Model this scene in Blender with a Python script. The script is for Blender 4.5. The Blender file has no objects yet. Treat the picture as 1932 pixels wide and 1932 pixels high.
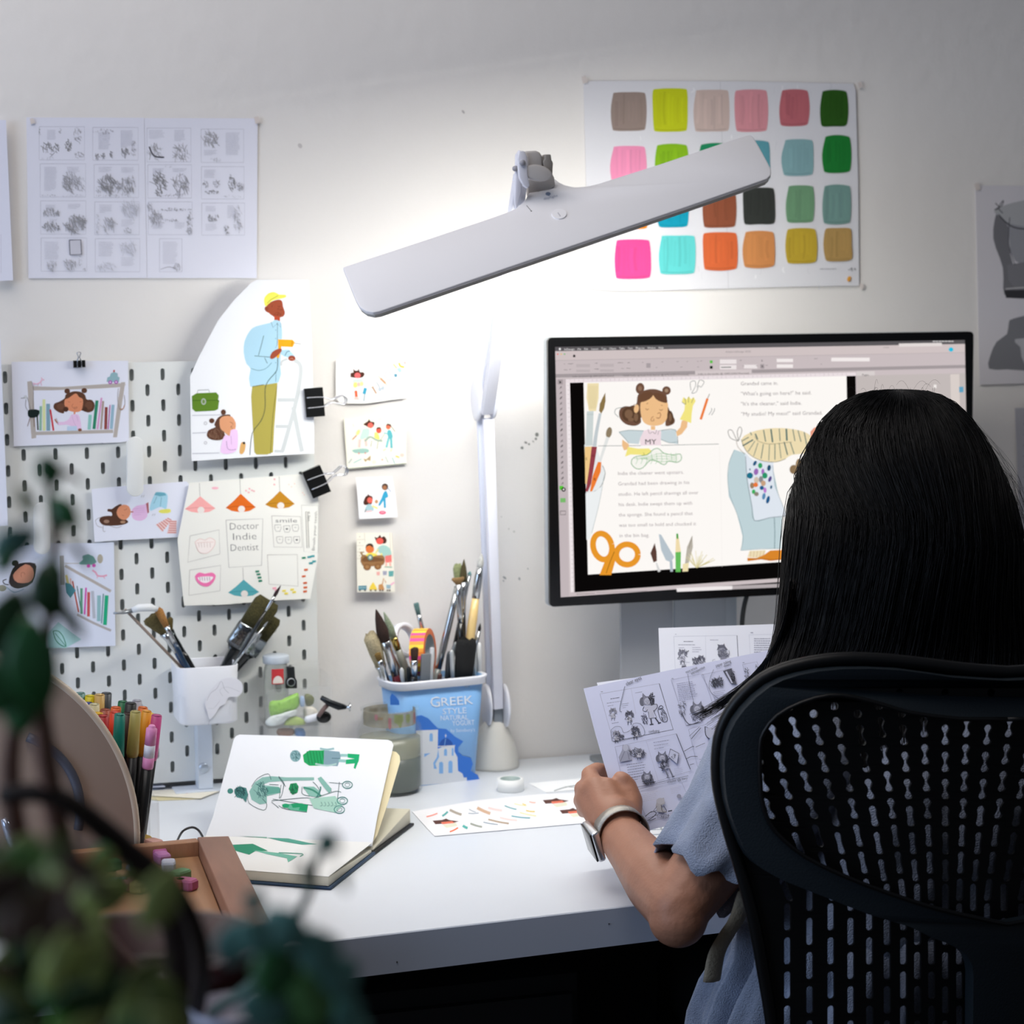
import bpy, bmesh, math, random
from math import sin, cos, pi, radians
from mathutils import Vector, Matrix, noise
from mathutils.geometry import tessellate_polygon
random.seed(7)
C = bpy.context.scene.collection
# ---------------------------------------------------------------- camera
CP = Vector((-0.32362874, -2.77949359, 1.38032259))
YAW, PIT, ROL = 0.29256195, 0.09892992, -0.00908296
FPX = 4000.0
_f = Vector((sin(YAW)*cos(PIT), cos(YAW)*cos(PIT), -sin(PIT)))
_r0 = Vector((cos(YAW), -sin(YAW), 0)); _u0 = _r0.cross(_f)
_r = cos(ROL)*_r0 + sin(ROL)*_u0; _u = -sin(ROL)*_r0 + cos(ROL)*_u0
cam = bpy.data.cameras.new('camera'); cam.sensor_width = 36; cam.sensor_fit = 'HORIZONTAL'
cam.lens = 36*FPX/1932; cam.clip_start = 0.05; cam.clip_end = 50
cam.dof.use_dof = True; cam.dof.focus_distance = 2.30; cam.dof.aperture_fstop = 7.2
camo = bpy.data.objects.new('camera', cam); C.objects.link(camo)
M = Matrix((( _r.x, _u.x, -_f.x, CP.x), (_r.y, _u.y, -_f.y, CP.y), (_r.z, _u.z, -_f.z, CP.z), (0, 0, 0, 1)))
camo.matrix_world = M
bpy.context.scene.camera = camo
# ---------------------------------------------------------------- world, light, exposure
vs = bpy.context.scene.view_settings
vs.view_transform = 'Standard'; vs.look = 'None'; vs.exposure = 0.0; vs.gamma = 1.0; vs.use_curve_mapping = False
W = bpy.data.worlds.new('world'); bpy.context.scene.world = W; W.use_nodes = True
W.node_tree.nodes['Background'].inputs[0].default_value = (0.80, 0.86, 1.0, 1)
W.node_tree.nodes['Background'].inputs[1].default_value = 0.08
def area(name, loc, look, sx, sy, power, col):
    l = bpy.data.lights.new(name, 'AREA'); l.shape = 'RECTANGLE'; l.size = sx; l.size_y = sy; l.energy = power; l.color = col
    o = bpy.data.objects.new(name, l); C.objects.link(o); o.location = loc
    o.rotation_euler = (Vector(look)-Vector(loc)).to_track_quat('-Z', 'Y').to_euler()
    return o
area('daylight_window_left', (-2.3, -1.55, 1.70), (0.1, -0.5, 1.1), 1.5, 1.4, 31, (0.58, 0.74, 1.0))
area('daylight_room_bounce', (-0.5, -0.95, 2.75), (0.1, -0.3, 1.3), 1.8, 1.1, 22, (1.0, 0.94, 0.91))
# ---------------------------------------------------------------- helpers
def ray(x, y): return _r*((x-966)/FPX) - _u*((y-966)/FPX) + _f
def at(x, y, Y=None, Z=None, D=None, pl=None):
    """the point of the photograph at (x, y), on a plane Y= or Z= or at a distance"""
    d = ray(x, y)
    if Y is not None: t = (Y-CP.y)/d.y
    elif Z is not None: t = (Z-CP.z)/d.z
    elif D is not None: t = D
    else: t = (pl[0]-CP).dot(pl[1])/d.dot(pl[1])
    return CP + d*t
def plane3(a, b, c):
    n = (b-a).cross(c-a).normalized()
    if n.dot(CP-a) < 0: n = -n
    return (a, n)
def planeY(Y): return (Vector((0, Y, 0)), Vector((0, -1, 0)))
def planeZ(Z): return (Vector((0, 0, Z)), Vector((0, 0, 1)))
def lin(c):
    c = c/255.0
    return c/12.92 if c <= 0.04045 else ((c+0.055)/1.055)**2.4
def rgb(h):
    h = h.lstrip('#'); h = h if len(h) == 6 else ''.join(q+q for q in h); return tuple(lin(int(h[i:i+2], 16)) for i in (0, 2, 4)) + (1,)
_mats = {}
def mat(h, rough=0.6, metal=0.0, bump=0.0, bs=60.0, var=0.0, vs_=8.0, trans=0.0, emit=0.0, coat=0.0, alpha=1.0, sheen=0.0, ior=1.45, spec=None, stretch=None):
    k = (h, rough, metal, bump, bs, var, vs_, trans, emit, coat, alpha, sheen, ior, spec, stretch)
    if k in _mats: return _mats[k]
    m = bpy.data.materials.new('mat_'+h.strip('#')+'_%d' % len(_mats)); m.use_nodes = True
    nt = m.node_tree; N = nt.nodes; L = nt.links
    b = N['Principled BSDF']; c = rgb(h)
    if emit > 0 and trans < 0:      # screen pixels
        N.remove(b); e = N.new('ShaderNodeEmission'); e.inputs[0].default_value = c; e.inputs[1].default_value = emit
        L.new(e.outputs[0], N['Material Output'].inputs[0]); _mats[k] = m; return m
    b.inputs['Base Color'].default_value = c; b.inputs['Roughness'].default_value = rough; b.inputs['Metallic'].default_value = metal
    b.inputs['Transmission Weight'].default_value = max(trans, 0); b.inputs['IOR'].default_value = ior
    b.inputs['Coat Weight'].default_value = coat; b.inputs['Alpha'].default_value = alpha
    if sheen: b.inputs['Sheen Weight'].default_value = sheen
    if spec is not None: b.inputs['Specular IOR Level'].default_value = spec
    if emit > 0:
        b.inputs['Emission Color'].default_value = c; b.inputs['Emission Strength'].default_value = emit
    if bump or var:
        tc = N.new('ShaderNodeTexCoord'); mp = N.new('ShaderNodeMapping'); L.new(tc.outputs['Object'], mp.inputs[0])
        if stretch: mp.inputs['Scale'].default_value = stretch
        if bump:
            n = N.new('ShaderNodeTexNoise'); n.inputs['Scale'].default_value = bs; n.inputs['Detail'].default_value = 4
            L.new(mp.outputs[0], n.inputs['Vector'])
            bp = N.new('ShaderNodeBump'); bp.inputs['Strength'].default_value = min(bump, 1); bp.inputs['Distance'].default_value = 0.004
            L.new(n.outputs['Fac'], bp.inputs['Height']); L.new(bp.outputs[0], b.inputs['Normal'])
        if var:
            n = N.new('ShaderNodeTexNoise'); n.inputs['Scale'].default_value = vs_; n.inputs['Detail'].default_value = 3
            L.new(mp.outputs[0], n.inputs['Vector'])
            r = N.new('ShaderNodeValToRGB')
            r.color_ramp.elements[0].position = 0.3; r.color_ramp.elements[1].position = 0.7
            r.color_ramp.elements[0].color = tuple(max(0, x*(1-var)) for x in c[:3])+(1,)
            r.color_ramp.elements[1].color = tuple(min(1, x*(1+var)) for x in c[:3])+(1,)
            L.new(n.outputs['Fac'], r.inputs[0]); L.new(r.outputs[0], b.inputs['Base Color'])
    _mats[k] = m; return m
def scr(h): return mat(h, emit=1.0, trans=-1)
def obj(name, verts, faces, mats, parent=None, smooth=False, fm=None):
    me = bpy.data.meshes.new(name); me.from_pydata([tuple(v) for v in verts], [], faces)
    if not isinstance(mats, (list, tuple)): mats = [mats]
    for m in mats: me.materials.append(m)
    if fm: me.polygons.foreach_set('material_index', fm)
    if smooth: me.polygons.foreach_set('use_smooth', [True]*len(me.polygons))
    me.update(); o = bpy.data.objects.new(name, me); C.objects.link(o)
    if parent is not None:
        o.parent = parent; o.matrix_parent_inverse = Matrix.Translation(-parent.location)
    return o
def tag(o, label, cat, group=None, kind=None):
    if label: o['label'] = label
    if cat: o['category'] = cat
    if group: o['group'] = group
    if kind: o['kind'] = kind
    return o
def thing(name, label, cat, loc, group=None):
    o = bpy.data.objects.new(name, None); o.empty_display_size = 0.02; C.objects.link(o); o.location = loc
    return tag(o, label, cat, group)
class MB:
    """collects shapes into one mesh"""
    def __init__(s): s.v = []; s.f = []; s.m = []; s.cur = 0
    def add(s, v, f, rev=False):
        b = len(s.v); s.v += [Vector(x) for x in v]
        for q in f: s.f.append([b+i for i in (reversed(q) if rev else q)]); s.m.append(s.cur)
        return s
    def box(s, x0, x1, y0, y1, z0, z1):
        v = [(x, y, z) for z in (z0, z1) for y in (y0, y1) for x in (x0, x1)]
        return s.add(v, [(0, 2, 3, 1), (4, 5, 7, 6), (0, 1, 5, 4), (2, 6, 7, 3), (0, 4, 6, 2), (1, 3, 7, 5)])
    def tube(s, pts, r, n=8, cap=True, ref=None, flat=1.0):
        pts = [Vector(p) for p in pts]
        if not isinstance(r, (list, tuple)): r = [r]*len(pts)
        rings = []; prev = None
        for i, p in enumerate(pts):
            t = (pts[min(i+1, len(pts)-1)]-pts[max(i-1, 0)])
            if t.length < 1e-9: t = Vector((0, 0, 1))
            t.normalize()
            if prev is None:
                a = ref.cross(t) if ref is not None else t.orthogonal()
                if a.length < 1e-6: a = t.orthogonal()
            else: a = prev - t*prev.dot(t)
            a.normalize(); prev = a; b = t.cross(a)
            rings.append([p + (a*cos(2*pi*k/n)*flat + b*sin(2*pi*k/n))*r[i] for k in range(n)])
        return s.loft(rings, cap)
    def loft(s, rings, cap=True, closed=True):
        n = len(rings[0]); v = [q for g in rings for q in g]; f = []
        for i in range(len(rings)-1):
            for k in range(n if closed else n-1):
                a = i*n+k; b = i*n+(k+1) % n; f.append((a, b, b+n, a+n))
        if cap: f.append(tuple(reversed(range(n)))); f.append(tuple(range((len(rings)-1)*n, len(rings)*n)))
        return s.add(v, f)
    def lathe(s, prof, c, n=40, ax=(0, 0, 1), cap=False, sx=1.0):
        c = Vector(c); ax = Vector(ax).normalized(); a = ax.orthogonal().normalized() if abs(ax.z) < .99 else Vector((1, 0, 0)); b = ax.cross(a)
        rings = [[c + ax*z + (a*cos(2*pi*k/n)*sx + b*sin(2*pi*k/n))*max(r, 1e-5) for k in range(n)] for r, z in prof]
        return s.loft(rings, cap)
    def sphere(s, c, rx, ry=None, rz=None, n=16, rot=None):
        ry = rx if ry is None else ry; rz = rx if rz is None else rz; c = Vector(c); R = rot or Matrix.Identity(3); rings = []
        for i in range(n//2+1):
            t = pi*i/(n//2); rr = max(sin(t), 1e-4)
            rings.append([c + R @ Vector((rx*rr*cos(2*pi*k/n), ry*rr*sin(2*pi*k/n), -rz*cos(t))) for k in range(n)])
        return s.loft(rings, True)
    def capsule(s, a, ra, b, rb, n=14):
        a = Vector(a); b = Vector(b); d = b-a; L = d.length; t = d.normalized() if L > 1e-6 else Vector((0, 0, 1)); P = []; R = []
        for i in range(1, 5): an = pi/2*(1-i/4); P.append(a - t*ra*sin(an)); R.append(ra*cos(an) if i < 4 else ra)
        P[0] = a - t*ra*0.98; R[0] = ra*0.2
        for i in range(0, 4): an = pi/2*i/4; P.append(b + t*rb*sin(an)); R.append(rb*cos(an))
        P.append(b+t*rb*0.98); R.append(rb*0.2)
        return s.tube(P, R, n)
    def prism(s, pts, nrm, th):
        """solid plate: outline points (front face), extruded by th against nrm"""
        pts = [Vector(p) for p in pts]; n = len(pts); back = [p - nrm*th for p in pts]
        tot = Vector((0, 0, 0))
        for i in range(n): tot += (pts[i]-pts[0]).cross(pts[(i+1) % n]-pts[0])
        if tot.dot(nrm) < 0: pts.reverse(); back.reverse()
        f = [tuple(range(n)), tuple(reversed(range(n, 2*n)))] + [(i, i+n, (i+1) % n+n, (i+1) % n) for i in range(n)]
        return s.add(pts+back, f)
    def build(s, name, mats, parent=None, smooth=False):
        return obj(name, s.v, s.f, mats, parent, smooth, s.m)
def bevel(o, w=0.001, seg=2, ang=35):
    m = o.modifiers.new('bevel', 'BEVEL'); m.width = w; m.segments = seg; m.limit_method = 'ANGLE'; m.angle_limit = radians(ang)
    for p in o.data.polygons: p.use_smooth = True
    return o
def smooth_pts(p, k=3, closed=False):
    """Catmull-Rom through 2-D or 3-D points"""
    n = len(p); out = []; P = [Vector(q) for q in p]
    rng = range(n if closed else n-1)
    for i in rng:
        a = P[(i-1) % n] if (closed or i > 0) else P[i]; b = P[i]; c = P[(i+1) % n]; d = P[(i+2) % n] if (closed or i+2 < n) else c
        for j in range(k):
            t = j/k
            out.append(0.5*((2*b)+(c-a)*t+(2*a-5*b+4*c-d)*t*t+(3*b-a-3*c+d)*t**3))
    if not closed: out.append(P[-1])
    return out
def rrect(x0, y0, x1, y1, r, k=5):
    o = []
    for cx, cy, a in ((x1-r, y0+r, -90), (x1-r, y1-r, 0), (x0+r, y1-r, 90), (x0+r, y0+r, 180)):
        for i in range(k+1): an = radians(a+90*i/k); o.append((cx+r*cos(an), cy+r*sin(an)))
    return o
_txt = {}
def text_geo(s, off=0.0):
    s, key = (s, s+str(off))
    if key not in _txt:
        cu = bpy.data.curves.new('t', 'FONT'); cu.body = s; cu.offset = off; cu.size = 1.0; cu.resolution_u = 2
        o = bpy.data.objects.new('t', cu); me = bpy.data.meshes.new_from_object(o)
        _txt[key] = ([(v.co.x, v.co.y) for v in me.vertices], [tuple(p.vertices) for p in me.polygons])
        bpy.data.objects.remove(o); bpy.data.curves.remove(cu); bpy.data.meshes.remove(me)
    return _txt[key]
class Art:
    """flat ink on a flat surface: shapes given in crop coordinates (ox, oy, scale) of the reference"""
    def __init__(s, pl, screen=False, warp=None): s.pl = pl; s.mb = MB(); s.cols = []; s.idx = {}; s.lv = 0; s.fr = (0, 0, 1.0); s.screen = screen; s.warp = warp; s.fade = 0
    def frame(s, ox, oy, sc): s.fr = (ox, oy, sc); return s
    def P(s, p, lift):
        x = s.fr[0]+p[0]/s.fr[2]; y = s.fr[1]+p[1]/s.fr[2]
        q = at(x, y, pl=s.pl)
        if s.warp: q = s.warp(q, x, y)
        return q + s.pl[1]*lift
    def _c(s, col):
        if col not in s.idx: s.idx[col] = len(s.cols); s.cols.append(scr(col) if s.screen else mat(col, 0.7, spec=0.2))
        s.mb.cur = s.idx[col]
    def poly(s, pts, col, sm=0, same=False):
        if sm: pts = [tuple(p) for p in smooth_pts(pts, sm, True)]
        s._c(col); s.lv += .12 if same else 1
        v = [s.P(p, s.lv*8e-6) for p in pts]
        tri = tessellate_polygon([[Vector((p[0], p[1], 0)) for p in pts]])
        if not tri: return s
        fs = []
        for t in tri:
            n = (v[t[1]]-v[t[0]]).cross(v[t[2]]-v[t[0]])
            fs.append(tuple(t) if n.dot(s.pl[1]) > 0 else tuple(reversed(t)))
        s.mb.add(v, fs); return s
    def ell(s, cx, cy, rx, ry, col, rot=0, n=18, same=False):
        a = radians(rot); return s.poly([(cx+rx*cos(t)*cos(a)-ry*sin(t)*sin(a), cy+rx*cos(t)*sin(a)+ry*sin(t)*cos(a)) for t in [2*pi*i/n for i in range(n)]], col, same=same)
    def line(s, pts, w, col, sm=3, same=False):
        P = smooth_pts(pts, sm) if (sm and len(pts) > 2) else [Vector(p) for p in pts]
        s._c(col); s.lv += .12 if same else 1; v = []; f = []
        for i, p in enumerate(P):
            t = P[min(i+1, len(P)-1)]-P[max(i-1, 0)]
            if t.length < 1e-9: t = Vector((1, 0))
            t = t.normalized(); n = Vector((-t.y, t.x)); ww = (w if not isinstance(w, (tuple, list)) else w[0]+(w[1]-w[0])*i/max(1, len(P)-1))/2
            v += [s.P(p+n*ww, s.lv*8e-6), s.P(p-n*ww, s.lv*8e-6)]
        for i in range(len(P)-1):
            q = (2*i, 2*i+1, 2*i+3, 2*i+2)
            nn = (v[q[1]]-v[q[0]]).cross(v[q[2]]-v[q[0]]); f.append(q if nn.dot(s.pl[1]) > 0 else tuple(reversed(q)))
        s.mb.add(v, f); return s
    def rect(s, x0, y0, x1, y1, col): return s.poly([(x0, y0), (x1, y0), (x1, y1), (x0, y1)], col)
    def box(s, pts, w, col): return s.line(list(pts)+[pts[0]], w, col, 0)
    def text(s, t, x, y, h, col, rot=0, wid=None, skew=0, off=0.0):
        """left baseline at (x, y), capital height ~0.7 h"""
        V, F = text_geo(t, off); s._c(col); s.lv += 1; a = radians(rot)
        if not V: return s
        mx = max(v[0] for v in V); k = h if wid is None else wid/mx
        pts = [((u*k+v*h*skew)*cos(a)+v*h*sin(a)+x, (u*k)*sin(a)-v*h*cos(a)+y) for u, v in V]
        v3 = [s.P(p, s.lv*8e-6) for p in pts]; fs = []
        for f in F:
            n = (v3[f[1]]-v3[f[0]]).cross(v3[f[2]]-v3[f[0]]); fs.append(f if n.dot(s.pl[1]) > 0 else tuple(reversed(f)))
        s.mb.add(v3, fs); return s
    def rows(s, x0, y0, x1, n, dy, col='#8c8c9a', w=1.6, rot=0, seed=0):
        """rows of unreadable small print: broken word dashes"""
        R = random.Random(seed+int(x0*7+y0)); s.lv += 1; a = radians(rot)
        for i in range(n):
            x = 0; end = (x1-x0)*(R.uniform(.82, 1) if i < n-1 else R.uniform(.4, .9))
            while x < end:
                l = min(R.uniform(.04, .13)*(x1-x0), end-x); q = lambda u: (x0+u*cos(a)-(i*dy)*sin(a), y0+u*sin(a)+(i*dy)*cos(a))
                s.line([q(x), q(x+l*.5), q(x+l)], w, col, 0, same=True); x += l+R.uniform(.015, .03)*(x1-x0)
        return s
    soft = None
    def scrib(s, cx, cy, rx, ry, col='#55555f', n=26, w=2.0, seed=1, rot=0):
        """loose pencil hatching inside an ellipse"""
        R = random.Random(seed+int(cx*3+cy)); s.lv += 1; a = radians(rot)
        if s.soft: w *= s.soft; col = '#'+''.join('%02x' % int(int((col*2)[1+j:3+j] if len(col) == 7 else '44', 16)*.5+116) for j in (0, 2, 4)); n = int(n*.85)
        for i in range(n):
            t = R.uniform(0, 2*pi); q = R.uniform(0, 1)**.5; x = cx+rx*q*cos(t); y = cy+ry*q*sin(t); L = R.uniform(.2, .6)*min(rx, ry); b = R.gauss(1.1, .5)+a
            s.line([(x-L*cos(b), y-L*sin(b)), (x+R.uniform(-.2, .2)*L, y+R.uniform(-.2, .2)*L), (x+L*cos(b), y+L*sin(b))], w*R.uniform(.6, 1.3), col, 3, same=True)
        return s
    def kid(s, cx, cy, r, col='#4a4a55', w=1.6, seed=1, shade='#9a9aa8'):
        """pencil doodle of a small standing child with two hair bunches; r = head radius"""
        s.ell(cx-r*1.1, cy+r*.3, r*.6, r*.8, shade); s.ell(cx+r*1.1, cy+r*.3, r*.6, r*.8, shade)
        s.poly([(cx-r, cy), (cx-r*1.0, cy-r*1.5), (cx-r*.4, cy-r*.9), (cx+r*.3, cy-r*.9), (cx+r*.9, cy-r*1.5), (cx+r, cy)], shade)
        s.poly([(cx-r*.8, cy+r), (cx+r*.8, cy+r), (cx+r*1.1, cy+r*3), (cx-r*1.1, cy+r*3)], '#c9c9d6')
        s.line([(cx-r*.8, cy+r), (cx-r*1.8, cy+r*2), (cx-r*.9, cy+r*2.2)], w, col); s.line([(cx+r*.8, cy+r), (cx+r*1.9, cy+r*1.4)], w, col)
        s.line([(cx-r*.5, cy+r*3), (cx-r*.6, cy+r*4.2)], w*1.6, col); s.line([(cx+r*.5, cy+r*3), (cx+r*.6, cy+r*4.2)], w*1.6, col)
        s.scrib(cx, cy-r*.3, r*1.5, r*.9, col, 16, w, seed); s.scrib(cx, cy+r*2, r, r*1.2, col, 12, w, seed+3)
        return s
    def build(s, name, parent=None): return s.mb.build(name, s.cols, parent)
def sheet(name, label, cat, outline, pl, col='#e9e9ee', th=0.0004, group=None, fr=(0, 0, 1.0), warp=None):
    """a sheet of paper with real thickness; returns its Art so that ink can be laid on the same mesh"""
    a = Art(pl, warp=warp); a.frame(*fr); a._c(col)
    pts = [a.P(p, 0) for p in outline]
    # th is given to the sheet behind its face
    n = len(pts); nrm = pl[1]; tot = Vector((0, 0, 0))
    for i in range(n): tot += (pts[i]-pts[0]).cross(pts[(i+1) % n]-pts[0])
    if tot.dot(nrm) < 0: pts.reverse()
    back = [p-nrm*th for p in pts]
    a.mb.add(pts+back, [tuple(range(n)), tuple(reversed(range(n, 2*n)))]+[(i, i+n, (i+1) % n+n, (i+1) % n) for i in range(n)])
    def fin(): return tag(a.build(name), label, cat, group)
    a.fin = fin
    return a
def holes_plate(outline, holes, fn, th):
    """2-D outline with holes -> a solid perforated plate; fn maps (u, v) to (point, normal)"""
    cu = bpy.data.curves.new('c', 'CURVE'); cu.dimensions = '2D'; cu.fill_mode = 'BOTH'
    for pts in [outline]+holes:
        sp = cu.splines.new('POLY'); sp.points.add(len(pts)-1); sp.use_cyclic_u = True
        for q, p in zip(sp.points, pts): q.co = (p[0], p[1], 0, 1)
    o = bpy.data.objects.new('c', cu); me = bpy.data.meshes.new_from_object(o)
    V = [(v.co.x, v.co.y) for v in me.vertices]; F = [tuple(p.vertices) for p in me.polygons]
    bpy.data.objects.remove(o); bpy.data.curves.remove(cu); bpy.data.meshes.remove(me)
    # weld
    key = {}; rem = []; V2 = []
    for v in V:
        k = (round(v[0], 4), round(v[1], 4))
        if k not in key: key[k] = len(V2); V2.append(v)
        rem.append(key[k])
    F = [tuple(rem[i] for i in f) for f in F]; F = [f for f in F if len(set(f)) == len(f)]
    edges = {}
    for f in F:
        for i in range(len(f)):
            e = (f[i], f[(i+1) % len(f)]); edges[e] = 1
    n = len(V2); PF = [fn(*v) for v in V2]
    v3 = [p for p, q in PF]+[p-q*th for p, q in PF]
    t0 = F[0]; nn = (v3[t0[1]]-v3[t0[0]]).cross(v3[t0[2]]-v3[t0[0]]); flip = nn.dot(PF[t0[0]][1]) < 0
    faces = list(F)+[tuple(i+n for i in reversed(f)) for f in F]
    for (a, b) in edges:
        if (b, a) not in edges: faces.append((a, a+n, b+n, b))
    if flip: faces = [tuple(reversed(f)) for f in faces]
    return v3, faces
def remesh(mb, name, vox, m, parent, smooth=8, fn=None):
    o = mb.build('tmp', m); r = o.modifiers.new('r', 'REMESH'); r.mode = 'VOXEL'; r.voxel_size = vox
    if smooth: q = o.modifiers.new('s', 'SMOOTH'); q.iterations = smooth; q.factor = .5
    dg = bpy.context.evaluated_depsgraph_get(); dg.update()
    me = bpy.data.meshes.new_from_object(o.evaluated_get(dg)); bpy.data.objects.remove(o)
    me.materials.clear(); me.materials.append(m)
    if fn:
        for v in me.vertices: v.co = v.co + fn(v.co, v.normal)
    me.polygons.foreach_set('use_smooth', [True]*len(me.polygons)); me.name = name
    o = bpy.data.objects.new(name, me); C.objects.link(o)
    if parent is not None: o.parent = parent; o.matrix_parent_inverse = Matrix.Translation(-parent.location)
    return o
c1 = (0, 200, 3.715); c2 = (0, 650, 4.83); c3 = (340, 520, 4.2); c4 = (0, 880, 4.83); c5 = (320, 860, 4.025); c6 = (600, 240, 3.864)
c7 = (1060, 120, 3.22); c8 = (1000, 600, 3.45); d1 = (1400, 580, 3.22); d2 = (130, 1080, 3.513); d3 = (640, 1030, 3.865); d4 = (0, 1250, 2.833)
d5 = (370, 1360, 4.493); d6 = (740, 1400, 3.864); d7 = (1060, 1150, 3.864); d8 = (1300, 1200, 2.64); e4 = (600, 640, 3.864); e8 = (1060, 1420, 5.084)
g2 = (400, 1220, 6.9); g3 = (1220, 1120, 6.44); g4 = (0, 840, 3.8625)
# ================================================================ the room
WY = 0.03; DZ = 0.74
def struct(name, mb, m): o = mb.build(name, m); o['kind'] = 'structure'; return o
wallm = mat('#e4e1de', 0.85, bump=0.25, bs=35, var=0.02, vs_=3)
struct('wall_back', MB().box(-2.4, 3.2, WY, WY+.1, 0, 2.9), wallm)
struct('floor', MB().box(-2.4, 3.2, -4.2, WY, -.05, 0), mat('#3a322c', 0.6, var=.2, vs_=4, stretch=(1, 12, 1)))
# old blu-tack marks and scuffs on the paint, a top-level smear each
def scuff(name, label, pts, col='#9a9a9a'):
    a = Art(planeY(WY-.0004)); rnd = random.Random(len(label))
    for (x, y, r) in pts: a.ell(x, y, r, r*rnd.uniform(.5, 1), col, rnd.uniform(0, 90))
    tag(a.build(name), label, 'mark', 'scuff marks on the wall')
scuff('wall_mark', 'dark pencil smudge with black specks on the wall left of the monitor', [(1013, 820, 4), (1011, 828, 2.5), (1006, 833, 2), (992, 835, 3), (985, 845, 3), (998, 838, 2)], '#83837f')
scuff('wall_mark', 'small cluster of grey scuffs low on the wall right of the lamp arm', [(952, 1090, 4), (950, 1096, 2), (980, 1092, 3), (996, 1073, 1.6)], '#a2a4a4')
scuff('wall_mark', 'tiny grey dots on the wall halfway down beside the lamp arm', [(960, 998, 2), (970, 1003, 2), (946, 975, 1.4), (935, 1016, 2)], '#c2c2bd')
scuff('wall_mark', 'faint grey dab on the bare wall high above the lamp pivot', [(874, 211, 4)], '#b7b3b2')
scuff('wall_mark', 'faint pale fleck on the bare wall right of the storyboard sheets', [(566, 275, 5)], '#c4c0bf')
# ---------------------------------------------------------------- desk
dk = thing('desk', 'white desk running along the wall with a bare front edge', 'desk', (0.4, -.33, 0))
FE = [(-1.05, -.796), (1.9, -.615)]      # front edge, seen running slightly off the wall
def fe(x): return FE[0][1]+(x-FE[0][0])*(FE[1][1]-FE[0][1])/(FE[1][0]-FE[0][0])
mb = MB(); v = [(-1.05, fe(-1.05), 0), (1.9, fe(1.9), 0), (1.9, WY-.004, 0), (-1.05, WY-.004, 0)]
mb.prism([Vector((x, y, DZ)) for x, y, z in v], Vector((0, 0, 1)), .042)
bevel(mb.build('tabletop', mat('#e2e7ee', 0.32, var=.015, vs_=5, spec=.35), dk), .0015)
MB().prism([Vector((x, y, DZ-.0012)) for x, y in ((-1.05, fe(-1.05)-.0012), (1.9, fe(1.9)-.0012), (1.9, fe(1.9)-.0001), (-1.05, fe(-1.05)-.0001))], Vector((0, 0, 1)), .0405).build('edge_shade', mat('#bcc4d2', .45), dk)  # added strip; its darker grey-blue puts shade on the desk front
for px_, py_ in ((1149, 1743), (749, 1815)): MB().sphere(at(px_, py_, Y=fe(at(px_, py_, Y=-.73).x)-.0014), .0008).build('edge_pin', mat('#2a2c30', .6), dk, True)
for x, y in ((-1.0, -.7), (1.82, -.55), (-1.0, -.03), (1.82, -.03)): MB().box(x, x+.05, y-.03, y+.01, 0, DZ-.042).build('leg', mat('#1c1c1e', .5), dk)
MB().box(-.95, 1.82, -.06, -.04, .1, DZ-.042).build('shade_panel', mat('#17181a', .7), dk)  # black panel added; its colour holds the darkness under the desk
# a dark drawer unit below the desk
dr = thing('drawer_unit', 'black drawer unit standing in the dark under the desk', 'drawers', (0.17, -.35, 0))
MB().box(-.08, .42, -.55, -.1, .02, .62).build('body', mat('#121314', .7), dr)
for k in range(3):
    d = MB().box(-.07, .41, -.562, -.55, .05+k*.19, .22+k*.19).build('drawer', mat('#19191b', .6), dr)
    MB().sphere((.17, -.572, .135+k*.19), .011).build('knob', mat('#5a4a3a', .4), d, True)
# ---------------------------------------------------------------- pegboard
def slot(cx, cz, w=.0056, h=.0158, k=5):
    o = []; r = w/2
    for i in range(k+1): a = pi*i/k; o.append((cx+r*cos(a), cz+(h/2-r)+r*sin(a)))
    for i in range(k+1): a = pi+pi*i/k; o.append((cx+r*cos(a), cz-(h/2-r)+r*sin(a)))
    return o
PX0, PX1, PZ0, PZ1 = -.318, .2385, 1.29-.5405, 1.29+.0165
def hole(a, b): return (a*.02, 1.29-b*.02)
hs = [slot(*hole(a, b)) for a in range(-15, 12) for b in range(0, 27) if (a+b) % 2 == 0]
peg = thing('pegboard', 'white metal pegboard with staggered slots fixed above the desk', 'pegboard', (-.04, .01, PZ0))
V, F = holes_plate(rrect(PX0, PZ0, PX1, PZ1, .008), hs, lambda u, v: (Vector((u, 0, v)), Vector((0, -1, 0))), .005)
obj('perforated_panel', V, F, mat('#dddfdd', .45), peg)
for x in (PX0+.03, PX1-.03):
    for z in (PZ0+.03, PZ1-.03): MB().lathe([(.008, 0), (.008, .0185)], (x, .0102, z), 12, (0, 1, 0), True).build('spacer', mat('#d0d2d0', .5), peg)
MB().box(PX0+.004, PX1-.004, .0085, .0100, PZ0+.004, PZ1-.004).build('slot_shade', mat('#aab2b2', .8), peg)  # added sheet; the shade inside the slots is put into its grey
# ---------------------------------------------------------------- paper on the wall
def paper(name, label, out, pl, fr=(0, 0, 1.0), col='#e6e6ec', group=None, cat='paper', th=.0005): return sheet(name, label, cat, out, pl, col, th, group, fr)
wp = planeY(WY-.002)
INK = '#5b5b66'; INK2 = '#8f90a0'
G1 = 'storyboard sheets taped to the wall'; Art.soft = .8
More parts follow.
